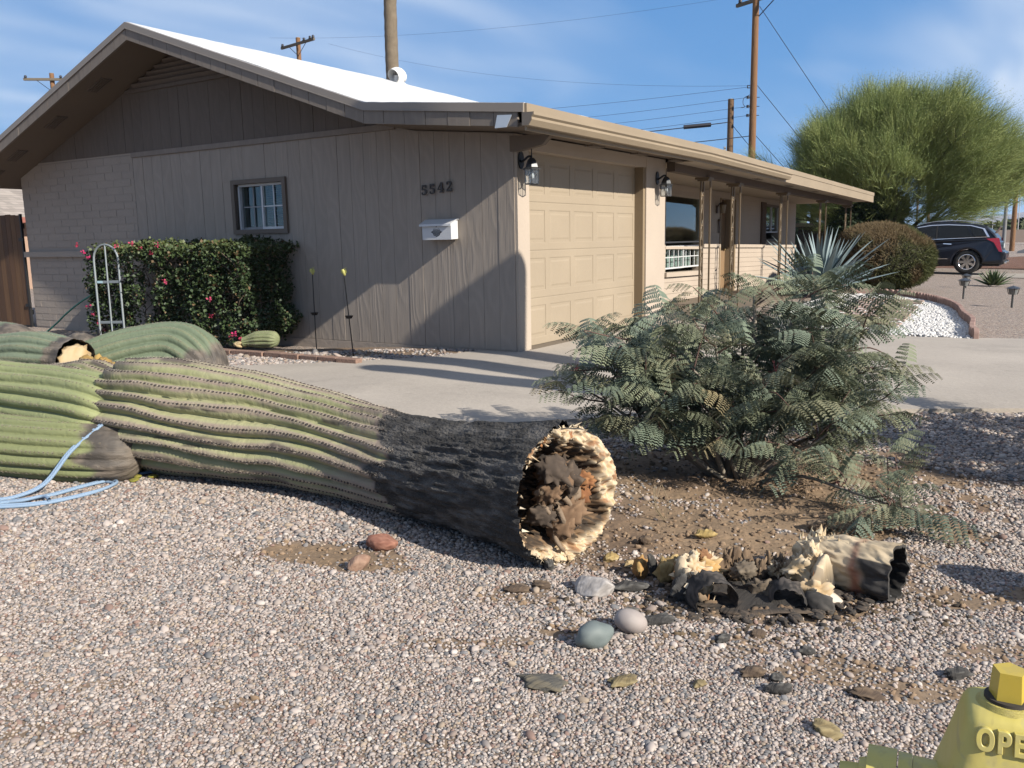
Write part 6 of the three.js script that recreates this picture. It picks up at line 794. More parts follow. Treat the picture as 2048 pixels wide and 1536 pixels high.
{ // tall palm behind the roof: only its trunk reaches into view
  const t = thing('fan_palm', 'tall fan palm trunk rising behind the white roof', 'palm', [-4.0, -0.2, -33]); srand(911); const pts = []; for (let i = 0; i <= 9; i++) pts.push(V(-0.07 * i * 0.35 + 0.05 * Math.sin(i), i * 1.55, 0));
  const g = taper(pts, (q) => 0.265 * (1 - 0.18 * q), 160, 22); { const p = g.attributes.position; for (let i = 0; i < p.count; i++) { const y = p.getY(i), k = 1 + 0.035 * (Math.sin(y * 17 + sn(y * 3, 1, 1) * 2) * 0.5 + sn(p.getX(i) * 9, y * 4, p.getZ(i) * 9)); p.setX(i, (p.getX(i)) * 1 + (k - 1) * 0.25); p.setZ(i, p.getZ(i) * k); } g.computeVertexNormals(); }
  part('trunk', g, mat([0.27, 0.215, 0.15], { map: gritC, bumpMap: barkB, bumpScale: 0.02 }), t);
  for (let i = 0; i < 26; i++) { const a = i * 2.4, e = rr(-0.7, 0.9), L = rr(0.9, 1.3), m = part('frond', (() => { const gs = []; const stem = taper([V(0, 0, 0), V(L * 0.5, 0.12, 0), V(L, 0, 0)], () => 0.018, 5, 4); gs.push(stem); for (let k = -7; k <= 7; k++) { const b = k / 7 * 1.3, q = new THREE.BufferGeometry(); const tip = V(L + Math.cos(b) * 0.75, -0.12 - 0.1 * Math.abs(k) / 7, Math.sin(b) * 0.75); q.setAttribute('position', new THREE.Float32BufferAttribute([L, 0, -0.02, L, 0, 0.02, mix(L, tip.x, 0.6) - Math.sin(b) * 0.04, 0.03, tip.z * 0.6 + Math.cos(b) * 0.04, tip.x, tip.y, tip.z], 3)); q.setIndex([0, 1, 2, 0, 2, 3]); q.computeVertexNormals(); gs.push(q); } return merge(gs); })(), mat([0.07, 0.10, 0.035], { side: THREE.DoubleSide }), t); m.position.set(pts[9].x, 14.0, 0); m.rotation.order = 'YXZ'; m.rotation.set(0, a, e); }
}
// ================================================================ small things round the house
{ // coach lanterns
  const mk = (name, label, group) => {
    const t = thing(name, label, 'lantern', [0, 0, 0], 0, group); const mM = mat([0.05, 0.052, 0.055], { roughness: 0.35, metalness: 0.6 }), mG = mat([0.92, 0.94, 0.95], { physical: true, transmission: 1, roughness: 0.22, thickness: 0 });
    part('back_plate', new THREE.CylinderGeometry(0.052, 0.052, 0.014, 20).scale(1, 1, 1.7).rotateX(Math.PI / 2).translate(0, 0.0, 0.008).scale(1, 1, 1), mIron, t);
    part('bracket_arm', merge([tube([V(0, -0.02, 0.01), V(0, 0.0, 0.05), V(0, 0.03, 0.10), V(0, 0.025, 0.135)], 0.013, 16, 8), rod(V(0, -0.01, 0.135), V(0, 0.125, 0.135), 0.007, 0.004, 8)]), mIron, t);
    const roof = new THREE.LatheGeometry([[0.012, 0.015], [0.03, 0.01], [0.05, -0.015], [0.064, -0.05], [0.072, -0.08], [0.102, -0.097], [0.102, -0.103], [0.0, -0.103]].map(([r, y]) => new THREE.Vector2(r, y)), 6).toNonIndexed(); roof.computeVertexNormals(); roof.translate(0, 0, 0.135); part('lantern_roof', roof, mM, t);
    for (let k = 0; k < 6; k++) { const a = k / 6 * 6.2832 + Math.PI / 6 * 0, a2 = a + Math.PI / 3, x = Math.sin(a) * 0.08, z = Math.cos(a) * 0.08, x2 = Math.sin(a2) * 0.08, z2 = Math.cos(a2) * 0.08; part('corner_bar', rod(V(x, -0.245, z + 0.135), V(x, -0.103, z + 0.135), 0.004, 0.004, 6), mM, t);
      const am = (a + a2) / 2, r = 0.08 * Math.cos(Math.PI / 6), pane = new THREE.BoxGeometry(0.076, 0.14, 0.002); pane.rotateY(am); pane.translate(Math.sin(am) * r, -0.174, Math.cos(am) * r + 0.135); const p = part('glass_pane', pane, mG, t);
      const line = (u1, v1, u2, v2) => { const f = (u, v) => V(Math.sin(am) * (r + 0.002) + Math.cos(am) * u, v, Math.cos(am) * (r + 0.002) + 0.135 - Math.sin(am) * u); return rod(f(u1, v1), f(u2, v2), 0.0014, 0.0014, 4); };
      part('lead_lines', merge([line(0, -0.104, 0, -0.13), line(0, -0.13, -0.013, -0.155), line(0, -0.13, 0.013, -0.155), line(-0.013, -0.155, 0, -0.185), line(0.013, -0.155, 0, -0.185), line(0, -0.185, 0, -0.244), line(-0.038, -0.155, -0.013, -0.155), line(0.013, -0.155, 0.038, -0.155)]), mM, p); }
    part('bottom_ring', new THREE.TorusGeometry(0.08, 0.005, 6, 6).rotateX(Math.PI / 2).rotateY(Math.PI / 6 * 3).translate(0, -0.245, 0.135), mM, t); part('bulb', new THREE.SphereGeometry(0.026, 14, 10).scale(1, 1.5, 1).translate(0, -0.16, 0.135), mat([0.8, 0.8, 0.78], { roughness: 0.25 }), t); part('socket', new THREE.CylinderGeometry(0.014, 0.014, 0.03, 10).translate(0, -0.115, 0.135), mIron, t); return t;
  };
  const a = mk('wall_lantern', 'black coach lantern with leaded glass left of the garage door', 'coach lanterns by the garage door'); const pa = hw(0.07, 1.985, 0.0); a.position.copy(pa); a.rotation.y = TURN;
  const pb = hw(3.60, 1.975, 0.0); copyOf(a, 'wall_lantern', 'black coach lantern with leaded glass between garage door and porch', [pb.x, pb.y, pb.z], TURN, 'coach lanterns by the garage door');
  const c = thing('porch_lantern', 'small dark bronze lantern on the porch wall by the entry', 'lantern'); const pc = hw(9.72, 1.72, -1.29); c.position.copy(pc); c.rotation.y = TURN; const mBz = mat([0.10, 0.055, 0.03], { roughness: 0.5 });
  part('back_plate', rbox(0.1, 0.16, 0.02, 0.01, 0, 0, 0.012), mBz, c); part('arm', tube([V(0, 0.05, 0.02), V(0, 0.12, 0.07), V(0, 0.10, 0.13)], 0.01, 12, 6), mBz, c); part('cage', new THREE.CylinderGeometry(0.075, 0.05, 0.17, 6, 1, true).translate(0, 0.0, 0.13), mat([0.35, 0.28, 0.18], { physical: true, transmission: 0.6, roughness: 0.3, thickness: 0, side: THREE.DoubleSide }), c); part('cap', new THREE.ConeGeometry(0.095, 0.08, 6).translate(0, 0.125, 0.13), mBz, c); part('finial', new THREE.SphereGeometry(0.016, 8, 6).translate(0, 0.175, 0.13), mBz, c);
  const bw = thing('ribbon_bow', 'brown ribbon bow hanging below the porch lantern', 'bow'); const pd = hw(9.84, 1.5, -1.27); bw.position.copy(pd); bw.rotation.y = TURN; for (const [x, r] of [[-0.03, 0.15], [0.03, -0.18]]) { const o = part('tail', rbox(0.045, 0.26, 0.008, 0.003, 0, -0.13, 0), mBz, bw); o.position.x = x; o.rotation.z = r; } part('knot', new THREE.SphereGeometry(0.03, 10, 8), mBz, bw);
}
{ // white wall mailbox
  const t = thing('mailbox', 'white metal mailbox with round emblem on the siding', 'mailbox'); const p = hw(-0.015, 1.2, -0.95); t.position.copy(p); t.rotation.y = TURN - Math.PI / 2; const mM = mat([0.80, 0.81, 0.83], { roughness: 0.35 });
  // local: x along wall (towards the street), z out of the wall
  const W = 0.385, s = new THREE.Shape([new THREE.Vector2(0, 0.005), new THREE.Vector2(0.115, 0), new THREE.Vector2(0.12, 0.16), new THREE.Vector2(0, 0.2)]); const g = new THREE.ExtrudeGeometry(s, { depth: W, bevelEnabled: true, bevelThickness: 0.004, bevelSize: 0.004, bevelSegments: 2 }); g.rotateY(-Math.PI / 2); g.translate(W / 2, 0.0, 0.0); part('box', uvm(g), mM, t);
  const lid = new THREE.Shape([new THREE.Vector2(0, 0.213), new THREE.Vector2(0.03, 0.215), new THREE.Vector2(0.15, 0.163), new THREE.Vector2(0.152, 0.14), new THREE.Vector2(0.147, 0.14), new THREE.Vector2(0.144, 0.159), new THREE.Vector2(0.03, 0.207), new THREE.Vector2(0, 0.206)]); const lg = new THREE.ExtrudeGeometry(lid, { depth: W + 0.04, bevelEnabled: false }); lg.rotateY(-Math.PI / 2); lg.translate((W + 0.04) / 2, 0, 0.0); part('lid', uvm(lg), mM, t);
  const mE = mat([0.03, 0.035, 0.045], { roughness: 0.6 }), z = 0.1215, em = []; const ring = (r, tt, n = 28, sx = 1) => new THREE.TorusGeometry(r, tt, 5, n).scale(sx, 1, 0.4).translate(0, 0.078, z); em.push(ring(0.024, 0.0042), ring(0.041, 0.003, 28, 1.1));
  for (let k = 0; k < 8; k++) { const a = k / 8 * 6.283; em.push(new THREE.TorusGeometry(0.011, 0.0034, 5, 12).scale(1, 1, 0.4).translate(Math.cos(a) * 0.038 * 1.15, 0.078 + Math.sin(a) * 0.035, z)); } for (const s2 of [-1, 1]) em.push(new THREE.ConeGeometry(0.012, 0.024, 4).scale(1, 1, 0.25).rotateZ(-s2 * Math.PI / 2).translate(s2 * 0.066, 0.078, z));
  for (const dy of [-0.009, 0, 0.009]) em.push(new THREE.BoxGeometry(0.034, 0.0035, 0.003).translate(0, 0.078 + dy, z)); for (const dx of [-0.01, 0, 0.01]) em.push(new THREE.BoxGeometry(0.003, 0.032, 0.003).translate(dx, 0.078, z)); part('emblem', merge(em), mE, t); part('lock', new THREE.CylinderGeometry(0.007, 0.007, 0.004, 10).rotateX(Math.PI / 2).translate(0, 0.135, z), mat([0.05, 0.05, 0.05]), t);
}
{ // solar hummingbird stakes
  const mk = (label, lx, lz, lean) => { const p = hw(lx, gy(hw(lx, 0, lz).x, hw(lx, 0, lz).z), lz), t = thing('garden_stake', label, 'garden stake', [p.x, p.y, p.z], TURN, 'garden stakes by the siding'); const top = V(lean * 0.9, 0.86, -lean * 0.25), mid = V().lerpVectors(V(0, 0, 0), top, 0.49); part('rod', rod(V(0, -0.05, 0), top, 0.006, 0.005, 8), mIron, t); const c = part('solar_disc', new THREE.CylinderGeometry(0.045, 0.03, 0.03, 14), mIron, t); c.position.copy(mid); const mB = mat([0.62, 0.60, 0.16], { roughness: 0.5, side: THREE.DoubleSide }); const b = part('bird_body', lump(0.018, 0.04, 0.018, 3, 0.1, 1, 3, () => [0.60, 0.58, 0.18]), VC, t); b.position.copy(top).add(V(0, 0.03, 0)); b.rotation.z = 0.4; for (const s of [-1, 1]) { const w = new THREE.BufferGeometry(); w.setAttribute('position', new THREE.Float32BufferAttribute([0, 0, 0, 0.0, 0.032, s * 0.03, 0.0, -0.005, s * 0.045, 0, -0.02, s * 0.012], 3)); w.setIndex([0, 1, 2, 0, 2, 3]); w.computeVertexNormals(); const o = part('wing', w, mB, t); o.position.copy(top).add(V(0, 0.035, 0)); } const bk = part('beak', rod(V(0, 0, 0), V(0.0, 0.02, 0.05), 0.004, 0.001, 6), mB, t); bk.position.copy(top).add(V(0, 0.065, 0)); };
  mk('upright yellow hummingbird garden stake left by the siding', -0.70, -2.27, 0.0); mk('leaning yellow hummingbird garden stake right of the upright one', -0.87, -1.55, -0.14);
}
{ // red brick edging in front of the bed
  const t = thing('brick_edging', 'low reddish brick edging in front of the side bed', 'edging'); srand(14); const A = [-1.28, -4.3], B = [-1.36, -1.02]; const n = 12; for (let i = 0; i < n; i++) { const u = i / n, lx = mix(A[0], B[0], u) + rr(-0.015, 0.015), lz = mix(A[1], B[1], u) + 0.13, p = hw(lx, 0, lz); const o = part('brick', rbox(0.10, 0.075, 0.262, 0.008), mat(mixc([0.40, 0.25, 0.19], [0.34, 0.22, 0.17], rnd()), { map: gritC, bumpMap: gritB, bumpScale: 0.004 }), t); o.position.set(p.x, gy(p.x, p.z) + 0.022 + rr(-0.006, 0.006), p.z); o.rotation.set(rr(-0.03, 0.03), TURN + rr(-0.05, 0.05), 0); }
}
{ // galvanised hand truck frame
  const p = hw(-1.02, 0, -5.62), gx = gy(p.x, p.z), t = thing('metal_frame', 'arched galvanised hand truck frame standing before the hedge', 'hand truck', [p.x, gx, p.z], TURN - Math.PI / 2 + 0.25); const mM = mat([0.30, 0.34, 0.36], { metalness: 0.25, roughness: 0.6 });
  const w = 0.195, H = 1.26, tilt = 0.08; const f = (x, y) => V(x - y * 0.07, y, -y * tilt); const arc = [f(-w, 0)]; for (let i = 1; i <= 6; i++) arc.push(f(-w, i / 6 * (H - w))); for (let i = 1; i < 12; i++) { const a = Math.PI - i / 12 * Math.PI; arc.push(f(Math.cos(a) * w, H - w + Math.sin(a) * w)); } for (let i = 6; i >= 0; i--) arc.push(f(w, i / 6 * (H - w)));
  part('hoop', tube(arc, 0.0135, 110, 10), mM, t); part('centre_bar', rod(f(0, 0), f(0, H), 0.011, 0.011, 8), mM, t); for (const y of [0.26, 0.78]) { const c = f(0, y), o = part('cross_bar', rbox(w * 2, 0.035, 0.012, 0.004), mM, t); o.position.copy(c); o.rotation.z = 0.02; } const st = part('label_sticker', rbox(0.09, 0.03, 0.002, 0.0008), mat([0.50, 0.72, 0.80]), t); st.position.copy(f(-w + 0.07, 0.78)).add(V(0, 0, 0.008));
  part('toe_plate', rbox(0.36, 0.008, 0.2, 0.003, 0, 0.005, 0.1), mM, t); for (const s of [-1, 1]) part('wheel', new THREE.TorusGeometry(0.09, 0.03, 10, 24).rotateY(Math.PI / 2).translate(s * 0.22, 0.11, -0.1), mIron, t);
}
{ // garden hose
  const Y = (lx, lz, h = 0.012) => { const p = hw(lx, 0, lz); return V(p.x, gy(p.x, p.z) + h, p.z); }; const t = thing('garden_hose', 'green garden hose running from hedge to gravel', 'hose'); const mH = mat([0.05, 0.26, 0.19], { roughness: 0.5 });
  part('hose', tube([hw(-0.55, 0.62, -6.45), hw(-0.6, 0.55, -6.6), hw(-0.65, 0.42, -6.9), hw(-0.7, 0.25, -7.2), hw(-0.72, 0.1, -7.45), Y(-0.8, -7.7), Y(-1.1, -8.0), Y(-1.7, -8.1), Y(-2.4, -7.9)], 0.013, 90, 8), mH, t); part('hose_bib', merge([rbox(0.03, 0.03, 0.12, 0.008, -0.52, 0.64, -6.4), rbox(0.06, 0.012, 0.03, 0.004, -0.5, 0.68, -6.4)]).applyMatrix4(new THREE.Matrix4().makeRotationY(TURN).setPosition(O.x, 0, O.z)), mat([0.75, 0.70, 0.50], { roughness: 0.5 }), t);
}
{ // wooden side gate and what shows beyond it
  const t = thing('wooden_gate', 'brown vertical plank gate at the left end of the house', 'gate'); srand(19); const mW = [mat([0.17, 0.085, 0.04], { map: woodC, bumpMap: woodB, bumpScale: 0.004 }), mat([0.13, 0.065, 0.032], { map: woodC, bumpMap: woodB, bumpScale: 0.004 }), mat([0.21, 0.11, 0.05], { map: woodC, bumpMap: woodB, bumpScale: 0.004 })];
  t.position.copy(O); t.rotation.y = TURN; for (let i = 0; i < 9; i++) { const z1 = -9.36 - i * 0.142; part('plank', box(-0.05, -0.03, 0.0 - 0.05, 1.72 + rr(-0.01, 0.01), z1 - 0.136, z1), mW[Math.floor(rnd() * 3)], t); } part('frame_rail', box(-0.03, 0.02, 0.12, 0.2, -10.65, -9.36), mIron, t); part('frame_rail', box(-0.03, 0.02, 1.5, 1.58, -10.65, -9.36), mIron, t); part('bottom_frame', box(-0.058, -0.028, -0.075, -0.05, -10.65, -9.34), mIron, t); part('side_frame', box(-0.055, -0.02, -0.07, 1.73, -9.358, -9.325), mIron, t); for (const y of [0.25, 1.3]) part('hinge', box(-0.065, -0.045, y, y + 0.05, -9.42, -9.29), mIron, t);
  const n = thing('neighbour_house', 'neighbour house with pale shingle roof at far left', 'house', [-19.5, -0.2, -29], TURN); part('wall', box(-7, 7, 0, 2.35, -4, 4), mat([0.45, 0.30, 0.22]), n); const sl = (s) => { const g = new THREE.BoxGeometry(15.4, 0.1, 5.1); g.rotateX(s * 0.33); g.translate(0, 3.15, s * 2.3); return uvm(g); }; const shC = tex(256, 256, (u, v) => { const r = Math.floor(v * 8), k = 0.85 + 0.3 * (h3(Math.floor(u * 10 + (r % 2) * 0.5), r, 5) - 0.5) - (v * 8 % 1 < 0.12 ? 0.3 : 0); return [0.50 * k, 0.43 * k, 0.37 * k]; }, 2, 2, true); part('roof', merge([sl(1), sl(-1)]), mat([1, 1, 1], { map: shC }), n); part('fascia', box(-7.7, 7.7, 2.18, 2.36, 4.65, 4.72), mat([0.34, 0.12, 0.09]), n); part('fascia', box(-7.7, 7.7, 2.18, 2.36, -4.72, -4.65), mat([0.34, 0.12, 0.09]), n);
}
// ================================================================ bed with white stones, pavers and scalloped edging by the walk
const EDGE = [[4.02, 3.95], [4.35, 3.88], [5.6, 3.78], [6.8, 3.56], [8.2, 3.35], [9.5, 3.0], [10.5, 2.55], [11.1, 2.1], [11.4, 1.5], [11.2, 0.9]];
{
  const cv = new THREE.CatmullRomCurve3(EDGE.map(([x, z]) => { const p = hw(x, 0, z); return V(p.x, 0, p.z); })); const t = thing('scalloped_edging', 'terracotta scalloped edging curving round the white stone bed', 'edging'); const L = cv.getLength(), n = Math.floor(L / 0.135);
  const s = new THREE.Shape(); s.moveTo(-0.064, -0.05); s.lineTo(0.064, -0.05); s.lineTo(0.064, 0.05); s.absarc(0, 0.05, 0.064, 0, Math.PI, false); const g = uvm(new THREE.ExtrudeGeometry(s, { depth: 0.05, bevelEnabled: true, bevelSize: 0.006, bevelThickness: 0.006, bevelSegments: 1, curveSegments: 6 }).translate(0, 0, -0.025)); const ms = [mat([0.36, 0.235, 0.195]), mat([0.41, 0.275, 0.23]), mat([0.32, 0.20, 0.165])]; srand(24);
  for (let i = 0; i < n; i++) { const u = (i + 0.5) / n, p = cv.getPointAt(u), d = cv.getTangentAt(u); const o = part('edging_block', g, ms[Math.floor(rnd() * 3)], t); o.position.set(p.x, g0(p.x, p.z) + 0.035, p.z); o.rotation.y = Math.atan2(-d.z, d.x) + rr(-0.06, 0.06); }
  // white pebbles
  const bed = [...EDGE, [8.5, 0.9], [5.5, 1.2], [4.1, 1.4]], ws = new THREE.IcosahedronGeometry(1, 1).scale(1, 0.65, 0.85), N = 26000, im = stuffInst(uname('white_pebbles'), ws, mat([1, 1, 1], { roughness: 0.8 }), N, scene); tag(im, 'white pebbles filling the bed inside the scalloped edging', 'pebbles'); let i = 0;
  while (i < N) { const lx = rr(4, 11.5), lz = rr(0.8, 4); if (!inPoly(bed, lx, lz)) continue; const p = hw(lx, 0, lz); tmpO.position.set(p.x, g0(p.x, p.z) + rr(0.0, 0.03), p.z); tmpO.rotation.set(rr(-0.6, 0.6), rr(0, 6), rr(-0.6, 0.6)); tmpO.scale.setScalar(rr(0.014, 0.028)); tmpO.updateMatrix(); im.setMatrixAt(i, tmpO.matrix); const k = rr(0.62, 0.88); im.setColorAt(i, tmpC.setRGB(k, k * 0.98, k * 0.95)); i++; }
  const pv = thing('paver_path', 'pinkish brick pavers set among the white pebbles', 'path'); const pg = rbox(0.2, 0.06, 0.1, 0.006), pm = [mat([0.60, 0.44, 0.375], { map: gritC }), mat([0.64, 0.48, 0.41], { map: gritC }), mat([0.54, 0.39, 0.335], { map: gritC })];
  for (let r = 0; r < 11; r++) for (let c = 0; c < 5; c++) for (let k = 0; k < 2; k++) { const lx = 4.5 + r * 0.52 + k * 0.11, lz = 2.05 + c * 0.212 - r * 0.035, p = hw(lx, 0, lz); if (rnd() < 0.04) continue; const o = part('paver', pg, pm[Math.floor(rnd() * 3)], pv); o.position.set(p.x, g0(p.x, p.z) + 0.028 + rr(-0.004, 0.004), p.z); o.rotation.y = TURN - Math.PI / 2 + rr(-0.03, 0.03); }
  // path lights
  const pl = (label, x, z, h, rot) => { const t2 = thing('path_light', label, 'path light', [x, g0(x, z), z], rot, 'solar path lights on the far gravel'); part('stake', rod(V(0.0, -0.05, 0), V(0.01, h, 0), 0.018, 0.018, 8), mat([0.06, 0.06, 0.06]), t2); part('head', new THREE.CylinderGeometry(0.085, 0.06, 0.11, 4).rotateY(0.78).translate(0.01, h + 0.04, 0), mat([0.25, 0.26, 0.26], { physical: true, transmission: 0.5, roughness: 0.3, thickness: 0 }), t2); part('cap', new THREE.ConeGeometry(0.135, 0.05, 4).rotateY(0.78).translate(0.01, h + 0.12, 0), mat([0.05, 0.055, 0.06], { roughness: 0.4 }), t2); for (const [a, b] of [[1, 1], [-1, 1], [1, -1], [-1, -1]]) part('post', rod(V(0.01 + a * 0.05, h - 0.01, b * 0.05), V(0.01 + a * 0.07, h + 0.1, b * 0.07), 0.006, 0.006, 5), mIron, t2); };
  pl('solar path light left of the small green agave', 9.02, -17.2, 0.27, 0.3); pl('solar path light nearest the right edge', 8.87, -15.25, 0.24, 0.5); pl('dark path light directly behind the left one', 10.95, -20.8, 0.2, 0.1);
}
// ================================================================ the parked car
{
  const p = V(14.5, -0.18, -27.6), car = thing('parked_car', 'dark navy crossover car parked in the next driveway', 'car', [p.x, 0, p.z], TURN + Math.PI / 2); // local +x is the car's nose, +z the side to the lens
  car.position.set(p.x, g0(p.x, p.z) + 0.03, p.z); car.position.addScaledVector(D1, 0.95); const W = 0.93;
  const mP = mat([0.006, 0.009, 0.020], { physical: true, roughness: 0.4, specularIntensity: 0.5, clearcoat: 0.5, clearcoatRoughness: 0.05 }), mG = mat([0.010, 0.012, 0.013], { physical: true, roughness: 0.12, specularIntensity: 0.6 }), mC = mat([0.75, 0.75, 0.76], { metalness: 1, roughness: 0.15 }), mB = mat([0.012, 0.012, 0.013], { roughness: 0.7 }), mRed = mat([0.42, 0.01, 0.012], { physical: true, roughness: 0.15, clearcoat: 1 });
  // rear axle at x = 0, front axle at 2.81
  const arch = (s, x, r) => { s.lineTo(x - r, 0.33); s.absarc(x, 0.36, r, Math.PI, 0, true); s.lineTo(x + r, 0.33); };
  const lo = new THREE.Shape(); lo.moveTo(-1.02, 0.42); lo.lineTo(-0.98, 0.30); arch(lo, 0, 0.42); lo.lineTo(0.5, 0.25); lo.lineTo(2.3, 0.25); arch(lo, 2.81, 0.42); lo.lineTo(3.6, 0.28); lo.quadraticCurveTo(3.78, 0.35, 3.78, 0.62); lo.quadraticCurveTo(3.74, 0.86, 3.5, 0.95); lo.quadraticCurveTo(2.9, 1.05, 2.35, 1.09); lo.lineTo(-0.55, 1.12); lo.quadraticCurveTo(-0.82, 1.12, -0.9, 0.98); lo.lineTo(-0.96, 0.72); lo.lineTo(-1.06, 0.66); lo.closePath();
  const shell = (s, w, bev, taperTop) => { const g = new THREE.ExtrudeGeometry(s, { depth: 2 * w - 2 * bev, bevelEnabled: true, bevelThickness: bev, bevelSize: bev, bevelOffset: -bev, bevelSegments: 4, curveSegments: 20 }); g.translate(0, 0, -w + bev); const q = g.attributes.position; for (let i = 0; i < q.count; i++) { const y = q.getY(i), z = q.getZ(i); q.setZ(i, z * (1 - taperTop(y, q.getX(i)))); } g.computeVertexNormals(); return g; };
  const tp = (y, x) => 0.05 * sm(0.5, 0.25, y) + 0.05 * sm(0.75, 1.1, y) + 0.26 * sm(1.08, 1.7, y) + 0.10 * sm(-0.3, -1.05, x) + 0.12 * sm(2.8, 3.8, x);
  part('body', shell(lo, W, 0.06, tp), mP, car);
  const up = new THREE.Shape(); up.moveTo(-0.86, 1.06); up.quadraticCurveTo(-0.66, 1.38, -0.38, 1.52); up.quadraticCurveTo(0.1, 1.63, 0.75, 1.66); up.quadraticCurveTo(1.25, 1.65, 1.6, 1.52); up.lineTo(2.5, 1.05); up.closePath(); part('cabin', shell(up, W, 0.05, tp), mP, car);
  const win = (pts, name, m, o = 0.003) => { for (const sd of [1, -1]) { const P = [], sh = new THREE.Shape(pts.map(([a, b]) => new THREE.Vector2(a, b))), g = new THREE.ExtrudeGeometry(sh, { depth: 0.008, bevelEnabled: false, curveSegments: 4 }); const q = g.attributes.position; for (let i = 0; i < q.count; i++) { const x = q.getX(i), y = q.getY(i); q.setZ(i, sd * ((W) * (1 - tp(y, x)) - 0.004 + q.getZ(i) * 1 + o)); } g.computeVertexNormals(); part(name, g, m, car); } };
  win([[0.95, 1.13], [0.92, 1.52], [1.5, 1.46], [2.05, 1.17], [1.98, 1.13]], 'window', mG); win([[-0.1, 1.16], [0.08, 1.5], [0.86, 1.53], [0.89, 1.13]], 'window', mG); win([[-0.48, 1.19], [-0.34, 1.40], [0.0, 1.49], [-0.16, 1.165]], 'window', mG);
  win([[-0.6, 1.15], [-0.44, 1.42], [-0.05, 1.53], [0.6, 1.57], [1.1, 1.56], [1.5, 1.5], [1.5, 1.475], [1.08, 1.54], [0.6, 1.548], [-0.03, 1.51], [-0.39, 1.405], [-0.53, 1.165], [0.9, 1.115], [2.05, 1.105], [2.05, 1.09], [0.9, 1.095]], 'chrome_trim', mC, 0.004); win([[0.885, 1.12], [0.90, 1.54], [0.935, 1.54], [0.93, 1.12]], 'pillar', mB, 0.004);
  win([[0.46, 0.93], [0.46, 0.96], [0.70, 0.975], [0.70, 0.95]], 'door_handle', mC, 0.03); win([[1.6, 0.9], [1.6, 0.93], [1.84, 0.945], [1.84, 0.92]], 'door_handle', mC, 0.03); win([[0.55, 0.475], [0.55, 0.49], [2.25, 0.49], [2.25, 0.475]], 'sill_trim', mC, 0.008);
  win([[-0.5, 1.10], [-0.86, 1.12], [-0.97, 0.68], [-0.88, 0.70], [-0.72, 0.98]], 'tail_light', mRed, 0.012); win([[3.2, 0.86], [3.55, 0.84], [3.68, 0.62], [3.55, 0.62], [3.4, 0.78]], 'headlight', mC, 0.01);
  part('rear_window', (() => { const g = new THREE.BoxGeometry(0.012, 0.42, 1.05); g.rotateZ(0.86 - 0.3); g.translate(-0.735, 1.30, 0); return g; })(), mG, car); part('spoiler', rbox(0.26, 0.03, 1.16, 0.012, -0.52, 1.53, 0), mP, car); part('license_plate', rbox(0.012, 0.15, 0.30, 0.004, -0.965, 0.86, 0), mat([0.6, 0.62, 0.62]), car); part('rear_bumper', rbox(0.16, 0.24, 1.62, 0.05, -1.0, 0.56, 0), mP, car); part('lower_valance', rbox(0.22, 0.14, 1.5, 0.03, -0.93, 0.37, 0), mB, car); for (const s of [1, -1]) part('exhaust_tip', new THREE.CylinderGeometry(0.045, 0.045, 0.14, 14, 1, true).rotateZ(Math.PI / 2).translate(-1.03, 0.36, s * 0.62), mC, car); for (const s of [1, -1]) { part('roof_rail', tube([V(-0.25, 1.60, s * 0.60), V(0.2, 1.67, s * 0.6), V(0.9, 1.675, s * 0.6), V(1.35, 1.61, s * 0.6)], 0.016, 20, 6), mC, car); part('mirror', rbox(0.11, 0.12, 0.2, 0.04, 1.98, 1.14, s * 0.98), mP, car); }
  const wheel = (x, s) => { const w = part('wheel', new THREE.TorusGeometry(0.30, 0.088, 16, 44).scale(1, 1, 1.25), mat([0.018, 0.018, 0.018], { roughness: 0.9 }), car); w.position.set(x, 0.376, s * 0.80); const rim = []; rim.push(new THREE.TorusGeometry(0.235, 0.018, 8, 40).translate(0, 0, s * 0.085)); for (let k = 0; k < 7; k++) { const a = k / 7 * 6.283, g = new THREE.BoxGeometry(0.19, 0.062, 0.03); const q = g.attributes.position; for (let i = 0; i < q.count; i++) if (q.getX(i) > 0) q.setY(i, q.getY(i) * 1.5); g.translate(0.135, 0, 0); g.rotateZ(a); g.translate(0, 0, s * 0.085); rim.push(g); } rim.push(new THREE.CylinderGeometry(0.06, 0.06, 0.04, 18).rotateX(Math.PI / 2).translate(0, 0, s * 0.09)); part('rim', merge(rim), mC, w); part('brake_disc', new THREE.CylinderGeometry(0.2, 0.2, 0.02, 24).rotateX(Math.PI / 2).translate(0, 0, s * 0.03), mat([0.06, 0.06, 0.06], { metalness: 0.5 }), w); }; for (const x of [0, 2.81]) for (const s of [1, -1]) wheel(x, s); part('underbody', box(-0.9, 3.5, 0.24, 0.5, -0.7, 0.7), mB, car);
}
